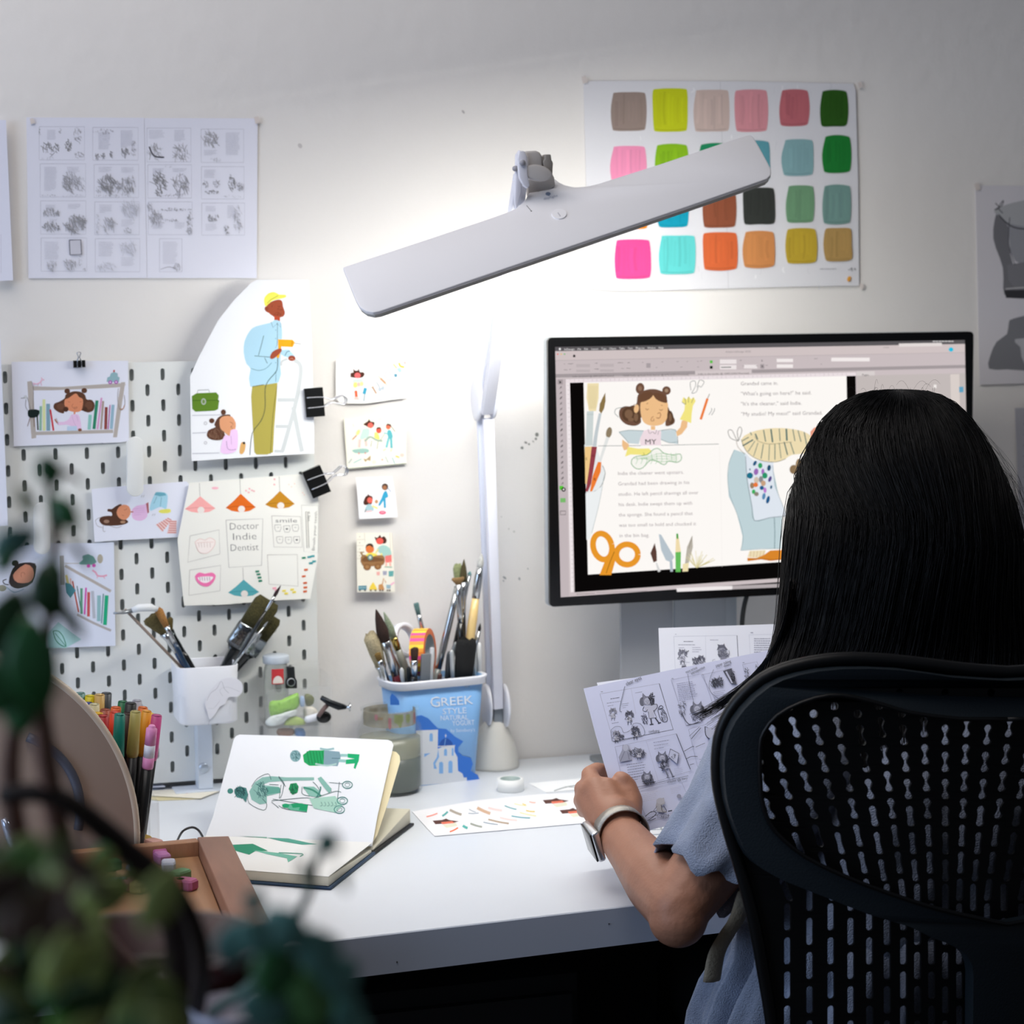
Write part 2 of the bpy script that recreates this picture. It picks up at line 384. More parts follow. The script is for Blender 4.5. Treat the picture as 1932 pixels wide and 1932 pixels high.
# storyboard, left page (frames 2 x 4)
def cell(a, x0, y0, x1, y1): a.box([(x0, y0), (x1, y0), (x1, y1), (x0, y1)], 2.2, '#a5a5b3')
a = paper('storyboard_sheet', 'left storyboard sheet of eight pencil panels, beside a matching sheet, top left of the wall', [(185, 80), (1010, 82), (1030, 1206), (200, 1208)], wp, c1, '#dfe0ec', G1)
for (x0, y0, x1, y1) in ((275, 145, 592, 378), (650, 150, 968, 380), (282, 405, 600, 638), (660, 410, 972, 642), (285, 665, 602, 898), (664, 672, 976, 902), (288, 925, 608, 1158), (668, 930, 980, 1162)): cell(a, x0, y0, x1, y1)
S = a.scrib
a.rows(330, 170, 395, 8, 9); S(350, 300, 70, 42, '#33333b', 46, 4); S(475, 275, 26, 40, '#25252b', 40, 4); S(545, 210, 28, 55, INK, 30, 3); S(420, 175, 9, 22, INK, 12, 3); S(555, 345, 32, 20, INK, 22, 3); S(330, 365, 60, 8, INK2, 16, 3); S(277, 195, 6, 40, '#444', 14, 4)
a.rows(690, 190, 775, 12, 10); S(725, 180, 70, 16, INK, 26, 3); S(680, 355, 16, 22, '#3a3a44', 20, 4); S(724, 352, 16, 24, '#3a3a44', 20, 4); S(778, 348, 16, 28, '#3a3a44', 22, 4); S(875, 330, 30, 34, '#3a3a44', 30, 4); S(935, 300, 18, 60, INK, 30, 3); a.rows(845, 175, 940, 12, 10)
a.rows(310, 430, 400, 17, 10); S(490, 535, 55, 70, '#44444e', 60, 3.4); S(565, 545, 26, 55, INK, 34, 3); S(340, 628, 50, 8, INK, 18, 3); S(500, 628, 90, 9, INK2, 26, 3); a.rows(470, 430, 560, 5, 9)
a.rows(690, 430, 790, 4, 10); S(755, 550, 60, 62, '#2f2f37', 66, 4); S(880, 565, 70, 45, '#3f3f49', 56, 4); S(700, 590, 30, 20, INK, 20, 3); S(920, 515, 26, 28, INK, 16, 3); S(800, 628, 140, 9, INK, 40, 3); a.rows(850, 432, 940, 4, 10)
S(360, 745, 66, 28, '#3c3c46', 44, 4); S(355, 850, 60, 32, '#2c2c34', 40, 4.4); a.rows(320, 695, 400, 3, 9); S(525, 830, 70, 60, '#33333b', 70, 4); S(585, 820, 14, 60, '#2c2c34', 24, 4); a.rows(475, 690, 570, 4, 9); a.rows(345, 795, 405, 3, 9)
a.rows(695, 695, 785, 6, 10); S(680, 825, 15, 68, INK2, 30, 3.4); S(765, 840, 46, 55, INK, 46, 3.4); S(910, 725, 60, 55, INK2, 54, 3.2); a.rows(850, 800, 940, 5, 10); S(895, 875, 26, 20, '#3a3a44', 18, 3)
a.rows(312, 955, 415, 12, 10.5); a.poly([(485, 940), (565, 938), (570, 1040), (490, 1044)], '#c9c9d4'); a.box([(485, 940), (565, 938), (570, 1040), (490, 1044)], 6, '#55555f'); S(365, 1120, 36, 32, INK, 26, 3.4); S(490, 1110, 40, 36, INK, 40, 3.4); S(560, 1085, 12, 40, INK, 16, 3); S(590, 1145, 14, 12, INK, 12, 3)
a.rows(690, 955, 795, 10, 10.5); S(900, 1000, 58, 46, INK2, 46, 3); S(745, 1125, 70, 30, INK2, 44, 3); a.rows(848, 1065, 940, 6, 10.5)
a.fin()
a = paper('storyboard_sheet', 'right storyboard sheet, blank at lower right, with a tall last panel, touching its neighbour', [(1012, 84), (1806, 86), (1800, 1206), (1032, 1207)], wp, c1, '#e0e1ed', G1)
S = a.scrib
for (x0, y0, x1, y1) in ((1030, 155, 1338, 392), (1410, 162, 1708, 396), (1036, 412, 1342, 645), (1412, 425, 1710, 652), (1040, 672, 1346, 902), (1414, 680, 1714, 905), (1118, 930, 1275, 1162)): cell(a, x0, y0, x1, y1)
a.rows(1045, 172, 1155, 7, 9); a.rows(1222, 172, 1300, 9, 9); S(1090, 330, 48, 50, INK, 44, 3.4); a.line([(1045, 285), (1080, 350), (1150, 360)], 9, '#3a3a44'); S(1265, 330, 60, 50, INK, 54, 3)
S(1475, 235, 62, 50, INK, 60, 3.4); a.rows(1430, 312, 1520, 4, 10); S(1510, 378, 46, 12, INK, 18, 3); a.rows(1582, 190, 1680, 16, 10)
S(1115, 545, 50, 78, '#2f2f37', 70, 4); S(1265, 555, 60, 70, INK, 66, 3.4); S(1180, 425, 22, 6, INK, 8, 3); a.rows(1070, 440, 1150, 4, 9); a.rows(1210, 440, 1310, 3, 9); S(1200, 628, 110, 9, INK, 26, 3)
S(1440, 545, 18, 26, INK, 22, 3); S(1515, 545, 24, 26, INK, 22, 3); S(1485, 605, 50, 15, '#33333b', 34, 4); S(1625, 540, 24, 60, '#2f2f37', 44, 4); S(1685, 565, 24, 34, INK, 30, 3.4); a.rows(1430, 450, 1510, 6, 10); S(1630, 635, 60, 10, INK2, 20, 3)
S(1090, 790, 46, 46, INK, 46, 3.4); S(1230, 725, 110, 10, '#444450', 50, 4); S(1200, 802, 70, 9, '#444450', 30, 4); S(1330, 800, 20, 60, '#44444f', 30, 4); S(1050, 710, 22, 30, INK, 20, 3); a.rows(1070, 820, 1150, 5, 9); a.rows(1225, 820, 1300, 5, 9); S(1325, 875, 20, 22, '#3a3a44', 16, 4)
S(1488, 785, 48, 22, '#3c3c46', 36, 4); a.rows(1440, 705, 1520, 4, 10); a.rows(1440, 830, 1520, 5, 10); S(1668, 800, 30, 95, INK, 56, 3); S(1588, 870, 18, 32, '#33333b', 24, 4); a.rows(1592, 700, 1640, 10, 9)
a.rows(1140, 955, 1245, 15, 10.5); S(1240, 1130, 26, 24, INK, 26, 3); a.line([(1125, 1145), (1180, 1128), (1230, 1140)], 2.4, INK)
a.fin()
a = paper('paper_sheet', 'blank bluish sheet hanging at the far left edge beside the storyboards', [(-60, 98), (42, 98), (92, 1222), (-60, 1228)], planeY(WY-.012), c1, '#dfe1f0'); a.line([(6, 900), (8, 1170)], 2, '#b8b8c8', 0); a.fin()
a = paper('paper_sheet', 'blank pale sheet at the far left edge overlapping the pegboard', [(-60, 640), (1, 640), (3, 700), (15, 992), (-60, 995)], planeY(-.02), (0, 0, 1.0), '#dfe3f2'); a.fin()
Art.soft = None
# swatch poster -----------------------------------------------------
a = paper('swatch_poster', 'crinkled white poster of twenty-four painted colour swatches behind the lamp head', [(132, 108), (180, 106), (560, 104), (1100, 108), (1770, 122), (1785, 160), (1800, 700), (1806, 1350), (1400, 1356), (1000, 1368), (360, 1384), (168, 1370), (150, 800)], planeY(WY-.003), c7, '#dcdce1', cat='poster')
R = random.Random(3)
for i in range(46):       # creases: their light and shade drawn as thin grey lines
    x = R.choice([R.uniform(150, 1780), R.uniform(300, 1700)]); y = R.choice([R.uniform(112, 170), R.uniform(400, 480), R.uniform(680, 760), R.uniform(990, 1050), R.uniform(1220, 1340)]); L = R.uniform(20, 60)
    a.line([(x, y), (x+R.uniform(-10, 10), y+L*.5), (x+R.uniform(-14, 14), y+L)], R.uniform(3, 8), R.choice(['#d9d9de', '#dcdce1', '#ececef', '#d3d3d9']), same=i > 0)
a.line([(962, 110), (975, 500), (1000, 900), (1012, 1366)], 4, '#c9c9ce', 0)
sw = [('#96857d', 298, 172, 515, 410), ('#c3cc1f', 550, 150, 768, 415), ('#c9b4ac', 800, 158, 1018, 415), ('#d6929b', 1050, 158, 1252, 415), ('#bd6a72', 1318, 158, 1502, 380), ('#2c5a1b', 1565, 162, 1738, 385),
      ('#ea90b4', 296, 500, 512, 740), ('#86b81e', 565, 490, 768, 720), ('#1e8a5c', 832, 486, 1030, 700), ('#5a98a5', 1090, 470, 1265, 715), ('#82a9ae', 1335, 460, 1530, 682), ('#1e7d34', 1580, 438, 1756, 664),
      ('#ee8818', 312, 800, 525, 1008), ('#0d96b0', 576, 780, 772, 996), ('#8c4f37', 852, 765, 1058, 998), ('#353835', 1096, 752, 1294, 980), ('#6d9774', 1356, 740, 1532, 968), ('#739791', 1578, 738, 1756, 975),
      ('#f0478c', 318, 1068, 538, 1308), ('#5fc8c6', 586, 1042, 812, 1280), ('#cf6438', 854, 1024, 1066, 1255), ('#c98650', 1096, 1018, 1292, 1240), ('#bba034', 1356, 1000, 1546, 1215), ('#b08f57', 1588, 996, 1762, 1202)]
def shade(h, k): return '#'+''.join('%02x' % max(0, min(255, int(int(h[1+i:3+i], 16)*k))) for i in (0, 2, 4))
for i, (c, x0, y0, x1, y1) in enumerate(sw):
    R = random.Random(i*5+2); j = lambda: R.uniform(-9, 9)
    b = [(x0+12+j(), y0+6), ((x0+x1)/2, y0-4+j()*.6), (x1-12, y0+8+j()*.5), (x1+j()*.5, (y0+y1)/2), (x1-8, y1-12+j()*.5), ((x0+x1)/2+j(), y1+j()*.6), (x0+16, y1-6), (x0+j()*.5, (y0+y1)/2)]
    # corners tightened
    b = [(x0+10+j(), y0+20), (x0+28, y0+4), ((x0+x1)/2, y0+j()*.5), (x1-26, y0+3), (x1-6, y0+22), (x1+j()*.4, (y0+y1)/2), (x1-4+j()*.4, y1-26), (x1-24, y1-5), ((x0+x1)/2, y1+j()*.5), (x0+26, y1-2), (x0+8, y1-22), (x0+j()*.4, (y0+y1)/2)]
    a.poly(b, c, 3)
    for k in range(7):
        x = x0+24+(x1-x0-48)*(k+R.random()*.6)/7; w = R.uniform(8, 20)
        a.line([(x, y0+R.uniform(10, 60)), (x+R.uniform(-6, 6), (y0+y1)/2), (x+R.uniform(-6, 6), y1-R.uniform(12, 70))], w, shade(c, R.choice([.96, .98, 1.03, 1.02, .94])))
    a.line([(x0+20, y1-16), ((x0+x1)/2, y1-10), (x1-20, y1-18)], 8, shade(c, .92))
a.rows(1565, 1248, 1700, 1, 10, '#7e7e84', 4, 0); a.scrib(1760, 1250, 24, 8, '#66666c', 14, 4); a.ell(1742, 1308, 11, 17, '#e0a040', 20); a.rows(410, 1345, 540, 1, 8, '#b8b8bc', 3, -2); a.rows(470, 1318, 510, 1, 8, '#c8c8cc', 3)
a.fin()
for (x, y, w, lab) in ((1102, 150, 5, 'top left corner of the swatch poster'), (1622, 160, 4, 'top right corner of the swatch poster'), (484, 226, 5, 'top right corner of the storyboard'), (60, 228, 4, 'top left corner of the storyboard'), (1843, 352, 5, 'top of the grey trouser sketch'), (1625, 540, 4, 'bottom right corner of the swatch poster')):
    t = Art(planeY(WY-.0042)); t.poly([(x-w, y-w), (x+w*.6, y-w*1.4), (x+w*1.6, y+w), (x-w*.4, y+w*1.6)], '#d8cfca'); tag(t.build('tape_piece'), 'scrap of clear tape on the '+lab, 'tape', 'tape scraps on the wall')
# two sketches at the right edge --------------------------------------
a = paper('pencil_sketch', 'grey wash sketch of an apron tied over baggy trousers, right edge above the monitor corner', [(1840, 350), (1900, 350), (1990, 352), (1990, 722), (1848, 726)], planeY(WY-.003), (0, 0, 1.0), '#d6d3d8', cat='drawing')
a.poly([(1880, 402), (1893, 398), (1903, 420), (1906, 480), (1925, 548), (1895, 556), (1892, 505), (1874, 450)], '#77777c', 3); a.poly([(1893, 400), (1990, 385), (1990, 505), (1915, 492), (1903, 430)], '#9a9ba1', 3); a.poly([(1900, 500), (1990, 500), (1990, 560), (1925, 558)], '#808085', 2)
a.poly([(1880, 392), (1990, 372), (1990, 428), (1920, 425), (1895, 415)], '#b0b1b4', 3); a.line([(1884, 405), (1905, 425), (1932, 432), (1990, 430)], 2.4, '#4a4a4e'); a.line([(1878, 383), (1885, 392), (1876, 396), (1890, 388), (1893, 378), (1884, 392), (1892, 402)], 1.6, '#55555a')
a.poly([(1895, 548), (1990, 545), (1990, 566), (1898, 562)], '#3a3a3e'); a.line([(1897, 545), (1990, 538)], 2, '#c8c6c6', 0); a.line([(1905, 410), (1903, 460), (1915, 500)], 1.6, '#5a5a60')
a.poly([(1866, 696), (1868, 672), (1880, 645), (1900, 630), (1903, 610), (1915, 600), (1990, 596), (1990, 700), (1930, 699), (1900, 697)], '#7d7e83', 2); a.poly([(1915, 640), (1925, 655), (1935, 690), (1990, 690), (1990, 640)], '#b9b9be', 2)
a.fin()
a = paper('pencil_sketch', 'pale sheet hanging below the trouser sketch at the right edge behind the hair', [(1915, 770), (1990, 768), (1990, 1060), (1926, 1050)], planeY(WY-.004), (0, 0, 1.0), '#b3b3ba', cat='drawing'); a.rows(1930, 800, 1980, 8, 20, '#8f8f96', 1.6); a.fin()
# four little cards --------------------------------------------------
G2 = 'little picture cards in a column on the wall'
SK = '#e2685c'; HR = '#4c2a1f'
a = paper('picture_card', 'top card of the column, a girl with a slanting row of kitchen tools', [(130, 150), (650, 100), (648, 430), (500, 448), (340, 470), (160, 466), (128, 430)], planeY(WY-.006), e4, '#f2f2f0', G2, 'card')
a.line([(158, 466), (340, 470), (500, 448), (612, 433)], 3.4, '#a6a6a2', 3); a.line([(127, 180), (129, 420)], 2, '#c2c2be', 0)
a.ell(262, 262, 28, 18, HR, 20); a.ell(316, 258, 24, 18, HR, -20); a.poly([(258, 240), (256, 214), (270, 228), (290, 228), (296, 210), (304, 236), (334, 262), (320, 280), (280, 282), (245, 278), (234, 270)], HR, 2); a.ell(288, 264, 22, 20, '#f0696a'); a.poly([(258, 292), (318, 290), (332, 320), (315, 345), (268, 345), (254, 318)], '#c9dcd2', 2); a.ell(272, 334, 16, 20, '#f0e07e', 10); a.ell(318, 326, 14, 16, '#eee29a'); a.ell(296, 330, 12, 14, '#f6b9b4')
a.line([(275, 375), (280, 420)], 20, '#f06a48', 0); a.poly([(260, 440), (268, 420), (292, 420), (302, 442)], '#f5c4bc'); a.line([(347, 355), (335, 400)], 24, '#3c9dbb', 0); a.line([(340, 400), (334, 452)], 12, '#a9b6bd', 0)
a.line([(368, 330), (395, 314), (408, 335), (385, 358), (366, 346), (370, 330)], 5, '#9fb8ae'); a.line([(395, 345), (425, 396)], 12, '#b08d72', 0); a.line([(425, 312), (450, 352)], 7, '#8a9aa2', 0); a.ell(450, 366, 10, 12, '#5a7f9a'); a.ell(450, 366, 5, 6, '#f2f2f0'); a.ell(472, 356, 10, 12, '#5a7f9a'); a.ell(472, 356, 5, 6, '#f2f2f0')
a.line([(438, 268), (504, 336)], 6, '#c9a585', 0); a.line([(455, 285), (492, 322)], 17, '#c7a080', 0); a.line([(482, 260), (500, 236), (530, 250), (536, 286), (512, 298), (482, 262)], 8, '#f0b3b6'); a.line([(495, 198), (520, 208), (560, 262)], 5, '#8fb0ba'); a.ell(566, 264, 12, 13, '#5c93a6'); a.line([(548, 180), (574, 212)], 12, '#f0e88c', 0); a.poly([(572, 214), (600, 206), (612, 236), (590, 244)], '#a9d0d6'); a.line([(590, 172), (600, 196), (628, 204)], 13, '#e0b93c'); a.ell(633, 172, 11, 12, '#f0b9b4')
a.fin()
a = paper('picture_card', 'second card down, cream, two children playing with a boy on a toy horse', [(188, 575), (420, 560), (644, 556), (644, 908), (430, 928), (214, 948)], planeY(WY-.006), e4, '#f4f3e2', G2, 'card')
a.line([(214, 946), (430, 926), (642, 908)], 8, '#8a9186', 0); a.line([(188, 590), (212, 930)], 3, '#c7c7ba', 0)
a.poly([(330, 620), (360, 600), (372, 582), (384, 600), (410, 604), (408, 630), (385, 650), (350, 632)], HR, 2); a.ell(382, 628, 20, 20, '#ee6a5c'); a.poly([(330, 655), (370, 650), (375, 680), (365, 712), (305, 735), (318, 680)], '#c3ddd3', 2); a.line([(330, 650), (300, 660)], 9, '#cbe2d6', 0); a.ell(292, 680, 12, 22, '#f0e78e', 30); a.line([(282, 700), (250, 732)], 10, '#c79272', 0); a.line([(305, 730), (300, 790)], 20, '#f6c9c0', 0); a.line([(345, 725), (352, 780)], 20, '#f6c9c0', 0); a.poly([(248, 808), (290, 800), (330, 796), (366, 802), (372, 820), (340, 832), (270, 830)], '#9fc6bb', 2); a.ell(298, 832, 6, 7, '#d98a8a'); a.ell(345, 830, 6, 7, '#d98a8a')
a.ell(443, 664, 20, 22, '#e25a46'); a.poly([(422, 660), (430, 642), (455, 640), (462, 664), (448, 650)], HR); a.poly([(412, 680), (440, 690), (448, 735), (415, 738)], '#f3e878', 2); a.line([(340, 745), (380, 712), (425, 735), (470, 742)], 15, '#a7b8a8'); a.line([(392, 740), (384, 785)], 5, '#9b9b8a', 0); a.line([(438, 745), (430, 800)], 5, '#9b9b8a', 0); a.line([(450, 740), (486, 690)], 5, '#9b9b8a', 0)
a.ell(512, 638, 18, 20, '#e07054'); a.poly([(494, 632), (505, 614), (530, 620), (534, 640), (515, 626)], '#3a302c'); a.line([(530, 630), (562, 674)], 5, '#54493f', 0); a.poly([(505, 668), (530, 664), (545, 705), (538, 725), (512, 722)], '#5fb4bc', 2); a.line([(508, 690), (480, 682)], 8, '#5fb4bc', 0); a.line([(515, 720), (498, 790)], 17, '#7cc3c6', 0); a.line([(532, 720), (536, 795)], 17, '#66b6bd', 0); a.line([(495, 800), (474, 812)], 7, '#e9dfa0', 0); a.line([(538, 800), (528, 820)], 7, '#e9dfa0', 0)
a.line([(222, 905), (246, 872)], 12, '#c3c9c2', 0); a.line([(258, 902), (318, 872)], 7, '#9dc3c4', 3); a.poly([(330, 870), (350, 876), (384, 846), (382, 888), (360, 880), (345, 896)], '#b39b76'); a.ell(408, 895, 16, 14, '#e5e0d0'); a.ell(468, 878, 8, 7, '#e7b8a8'); a.line([(490, 856), (512, 900)], 5, '#8fa5a5', 0); a.line([(540, 862), (560, 908)], 6, '#85b3bb', 0); a.line([(566, 852), (592, 862)], 10, '#e9c94a', 0); a.ell(612, 845, 16, 14, '#f2d0c2'); a.line([(255, 618), (260, 640)], 3, '#c8c8ba', 0); a.line([(436, 586), (462, 580)], 3, '#a8a89a', 0)
a.fin()
a = paper('picture_card', 'small square card third down, a kneeling girl and a child in blue', [(276, 1008), (540, 1000), (566, 1150), (580, 1296), (300, 1312)], planeY(WY-.014), e4, '#f4f4f6', G2, 'card')
a.poly([(330, 1190), (345, 1150), (360, 1140), (366, 1128), (376, 1140), (398, 1150), (392, 1200), (358, 1208), (338, 1208)], HR, 2); a.ell(378, 1174, 20, 22, '#ee6a5c'); a.poly([(350, 1220), (372, 1200), (400, 1222), (405, 1250), (355, 1262), (342, 1248)], '#a8cbd2', 2); a.line([(395, 1215), (435, 1234)], 13, '#f0e38a', 0); a.line([(340, 1262), (350, 1240)], 8, '#8a8a8a', 0); a.line([(350, 1258), (395, 1252)], 12, '#f3c6c6', 0); a.ell(426, 1184, 12, 14, '#c2946c')
a.ell(488, 1076, 24, 25, '#4c3a30'); a.ell(486, 1082, 15, 16, '#a7704e'); a.line([(505, 1080), (532, 1114)], 5, '#7d90a8', 0); a.poly([(478, 1118), (498, 1106), (512, 1148), (490, 1160), (475, 1180), (450, 1215), (440, 1205), (462, 1160)], '#38a2c8', 2); a.line([(484, 1160), (488, 1230)], 16, '#35a0c6', 0); a.box([(500, 1165), (534, 1160), (538, 1206), (505, 1208)], 3, '#c2cbd2'); a.rows(508, 1176, 532, 3, 10, '#a8b2ba', 2); a.ell(470, 1264, 26, 14, '#e0607e'); a.ell(470, 1262, 16, 5, '#f2a0b2')
a.fin()
a = paper('picture_card', 'lowest card of the column, cream, two children with a wooden cart', [(280, 1412), (540, 1412), (552, 1600), (562, 1842), (286, 1844)], planeY(WY-.014), e4, '#f1eddf', G2, 'card')
a.line([(338, 1414), (342, 1480)], 2.4, '#b8ada0', 0)
for k, yy in enumerate((1462, 1506, 1552, 1600)): a.line([(282, yy), (336, yy-2)], 2.4, '#c5baa8', 0); a.ell(304, yy-22, 3, 3, '#8a7a68')
a.line([(524, 1414), (528, 1560)], 3, '#c5b8aa', 0); a.line([(540, 1414), (546, 1600)], 3, '#d3c8ba', 0)
a.poly([(418, 1458), (412, 1440), (432, 1448), (452, 1426), (462, 1446), (480, 1436), (500, 1460), (495, 1486), (470, 1490), (430, 1486)], HR, 2); a.ell(450, 1472, 27, 24, '#e95c52'); a.poly([(430, 1530), (470, 1500), (520, 1520), (536, 1580), (490, 1600), (460, 1570)], '#a8cfc6', 2); a.line([(440, 1530), (420, 1560)], 10, '#e8dd8a', 0); a.line([(462, 1560), (464, 1600)], 12, '#f0e17c', 0); a.poly([(488, 1580), (536, 1572), (538, 1625), (490, 1630)], '#ec7f7a'); a.line([(498, 1625), (496, 1655)], 12, '#f0b9aa', 0); a.line([(524, 1622), (528, 1655)], 12, '#f0b9aa', 0); a.line([(485, 1660), (540, 1662)], 7, '#8fb39c', 0)
a.ell(378, 1530, 31, 30, '#e07a40'); a.poly([(346, 1526), (352, 1500), (378, 1488), (400, 1498), (402, 1520), (380, 1504), (356, 1510)], '#3b2a22', 2); a.poly([(350, 1570), (385, 1556), (430, 1568), (432, 1600), (355, 1600)], '#f0dc5a', 2); a.poly([(312, 1588), (340, 1570), (372, 1592), (420, 1578), (470, 1575), (486, 1600), (480, 1640), (440, 1652), (325, 1652)], '#9a7048', 2); a.poly([(325, 1600), (360, 1580), (420, 1590), (475, 1600), (470, 1618), (330, 1622)], '#7a5534', 2); a.ell(380, 1590, 20, 22, '#5d8a86'); a.ell(380, 1590, 10, 12, '#d0d8d0'); a.ell(358, 1660, 28, 25, '#8e633c'); a.ell(358, 1660, 14, 12, '#a87c50'); a.ell(436, 1656, 26, 24, '#8e633c'); a.ell(436, 1656, 12, 11, '#a87c50'); a.line([(310, 1550), (330, 1590)], 12, '#9a7a52', 0); a.line([(305, 1556), (335, 1552)], 8, '#a58760', 0)
a.poly([(426, 1696), (450, 1694), (450, 1720), (428, 1722)], '#f0b3aa'); a.poly([(472, 1690), (502, 1690), (500, 1718), (474, 1720)], '#a7a8ba'); a.poly([(514, 1690), (552, 1688), (548, 1728), (516, 1730)], '#68aaa8')
a.poly([(294, 1798), (354, 1796), (354, 1826), (294, 1828)], '#4a8a9c'); a.line([(294, 1812), (354, 1811)], 3, '#d8e4e0', 0); a.poly([(372, 1826), (380, 1800), (402, 1770), (420, 1800), (432, 1826)], '#f2d452'); a.poly([(440, 1826), (442, 1790), (470, 1782), (484, 1826)], '#c8925c'); a.line([(468, 1790), (478, 1742), (495, 1775)], 7, '#c8925c', 0); a.poly([(496, 1790), (530, 1790), (528, 1818), (500, 1818)], '#9bb8c4'); a.line([(528, 1792), (556, 1772)], 12, '#f0bcd0', 0)
for x in (305, 342, 384, 418, 452, 470, 506, 522): a.ell(x, 1831, 7, 6, '#5b5148')
a.fin()
# ================================================================ drawings on the pegboard
pp = planeY(-.004)
G3 = 'colour drawings pinned to the pegboard'
def book(a, x0, y0, x1, y1, w, c): a.line([(x0, y0), (x1, y1)], w, c, 0)
a = paper('drawing', 'drawing of a girl peering through a shelf of books, held by the small clip', [(105, 158), (640, 150), (1168, 148), (1176, 880), (1100, 892), (125, 928)], pp, c2, '#dfe1ee', G3, 'drawing')
WD = '#b3aba5'
a.poly([(300, 380), (560, 388), (1090, 352), (1094, 388), (700, 408), (312, 418)], WD, 2); a.poly([(248, 338), (288, 332), (302, 420), (330, 850), (288, 858), (262, 560)], WD, 1); a.poly([(1102, 345), (1142, 342), (1108, 560), (1066, 845), (1030, 846), (1068, 560)], WD, 1); a.poly([(318, 795), (1030, 776), (1032, 806), (322, 826)], WD)
P1 = '#5a3a2a'
a.ell(612, 425, 26, 24, P1); a.ell(768, 420, 26, 24, P1); a.poly([(588, 490), (600, 455), (650, 432), (690, 426), (740, 434), (775, 460), (790, 500), (835, 505), (862, 545), (850, 600), (800, 620), (740, 600), (600, 600), (580, 628), (530, 615), (490, 580), (495, 540), (540, 520)], P1, 3)
a.poly([(590, 505), (625, 488), (690, 446), (720, 478), (755, 500), (752, 570), (735, 605), (690, 616), (620, 600), (590, 570)], '#d98c68', 3); a.ell(555, 565, 38, 30, '#6b4736'); a.ell(600, 590, 24, 24, '#4b3023'); a.ell(810, 555, 34, 36, '#6b4736'); a.ell(775, 590, 22, 22, '#4b3023')
a.line([(620, 520), (630, 526), (640, 520)], 2.6, '#7a4433'); a.line([(728, 520), (738, 524), (744, 516)], 2.6, '#7a4433'); a.line([(668, 540), (656, 556), (664, 575), (680, 570)], 2.6, '#8a4d3a'); a.line([(672, 584), (690, 586), (704, 570), (690, 572), (674, 582)], 3, '#8a4d3a')
a.line([(680, 612), (678, 640)], 16, '#d98c68', 0); a.poly([(650, 640), (700, 636), (725, 660), (742, 770), (700, 775), (640, 740), (600, 730), (530, 735), (522, 708), (580, 705), (628, 680)], '#e3c3e2', 2); a.line([(520, 715), (500, 680)], 12, '#a9674b', 0); a.poly([(612, 745), (700, 742), (705, 784), (610, 786)], '#bccfe6', 0); a.ell(728, 778, 18, 14, '#7d4f3a'); a.line([(655, 640), (670, 700), (690, 740)], 2, '#b08cb6'); a.line([(695, 640), (712, 700)], 2, '#b08cb6'); a.line([(510, 670), (525, 700), (528, 730)], 3, '#5a4a40')
for (x0, y0, x1, y1, w, c) in ((336, 610, 346, 780, 14, '#4a544c'), (372, 562, 368, 785, 22, '#8cb4a2'), (400, 500, 402, 785, 26, '#d6dca4'), (438, 540, 440, 785, 34, '#7fa3b4'), (458, 592, 488, 785, 15, '#c9323e'),
   (822, 640, 812, 775, 30, '#8cc4bc'), (884, 510, 856, 770, 28, '#2e8466'), (925, 485, 888, 772, 16, '#d69cc8'), (940, 515, 920, 772, 18, '#a9988f'), (968, 570, 962, 772, 26, '#8a4440'), (1002, 550, 985, 772, 9, '#b04c9c'), (1030, 548, 1014, 770, 28, '#93b3c6')): book(a, x0, y0, x1, y1, w, c)
a.poly([(255, 602), (290, 590), (358, 600), (345, 655), (285, 668), (256, 650)], '#12211f', 2); a.line([(238, 500), (232, 560), (258, 610)], 4, '#6a6a6c'); a.line([(248, 480), (270, 560), (278, 600)], 4, '#6a6a6c'); a.ell(232, 478, 16, 16, '#c9cdd2'); a.line([(190, 490), (225, 486)], 5, '#77777a', 0); a.line([(275, 665), (250, 745)], 5, '#7a6058', 0); a.line([(308, 665), (312, 750)], 5, '#7a6058', 0); a.line([(290, 340), (305, 420), (300, 600)], 3, '#6a6260')
a.line([(300, 350), (330, 360), (365, 345), (385, 318), (402, 325)], 11, '#e6b9cc'); a.line([(315, 355), (305, 378)], 5, '#dba9c0', 0); a.line([(350, 350), (345, 378)], 5, '#dba9c0', 0); a.line([(372, 345), (380, 376)], 5, '#dba9c0', 0); a.line([(385, 322), (378, 300)], 8, '#e6b9cc', 0)
a.poly([(972, 340), (978, 300), (1000, 292), (1010, 262), (1040, 250), (1070, 262), (1072, 292), (1090, 300), (1082, 345)], '#8cb0b8', 1); a.line([(1038, 252), (1040, 232)], 14, '#b45050', 0); a.ell(1004, 344, 18, 18, '#a864b0'); a.ell(1058, 342, 18, 18, '#a864b0'); a.ell(1004, 344, 7, 7, '#e6c8ea'); a.ell(1058, 342, 7, 7, '#e6c8ea')
a.line([(1078, 400), (1072, 500), (1092, 590), (1118, 590), (1138, 540), (1130, 460)], 4, '#8a8078'); a.line([(1092, 590), (1120, 585), (1134, 555)], 8, '#b98a70')
a.fin()
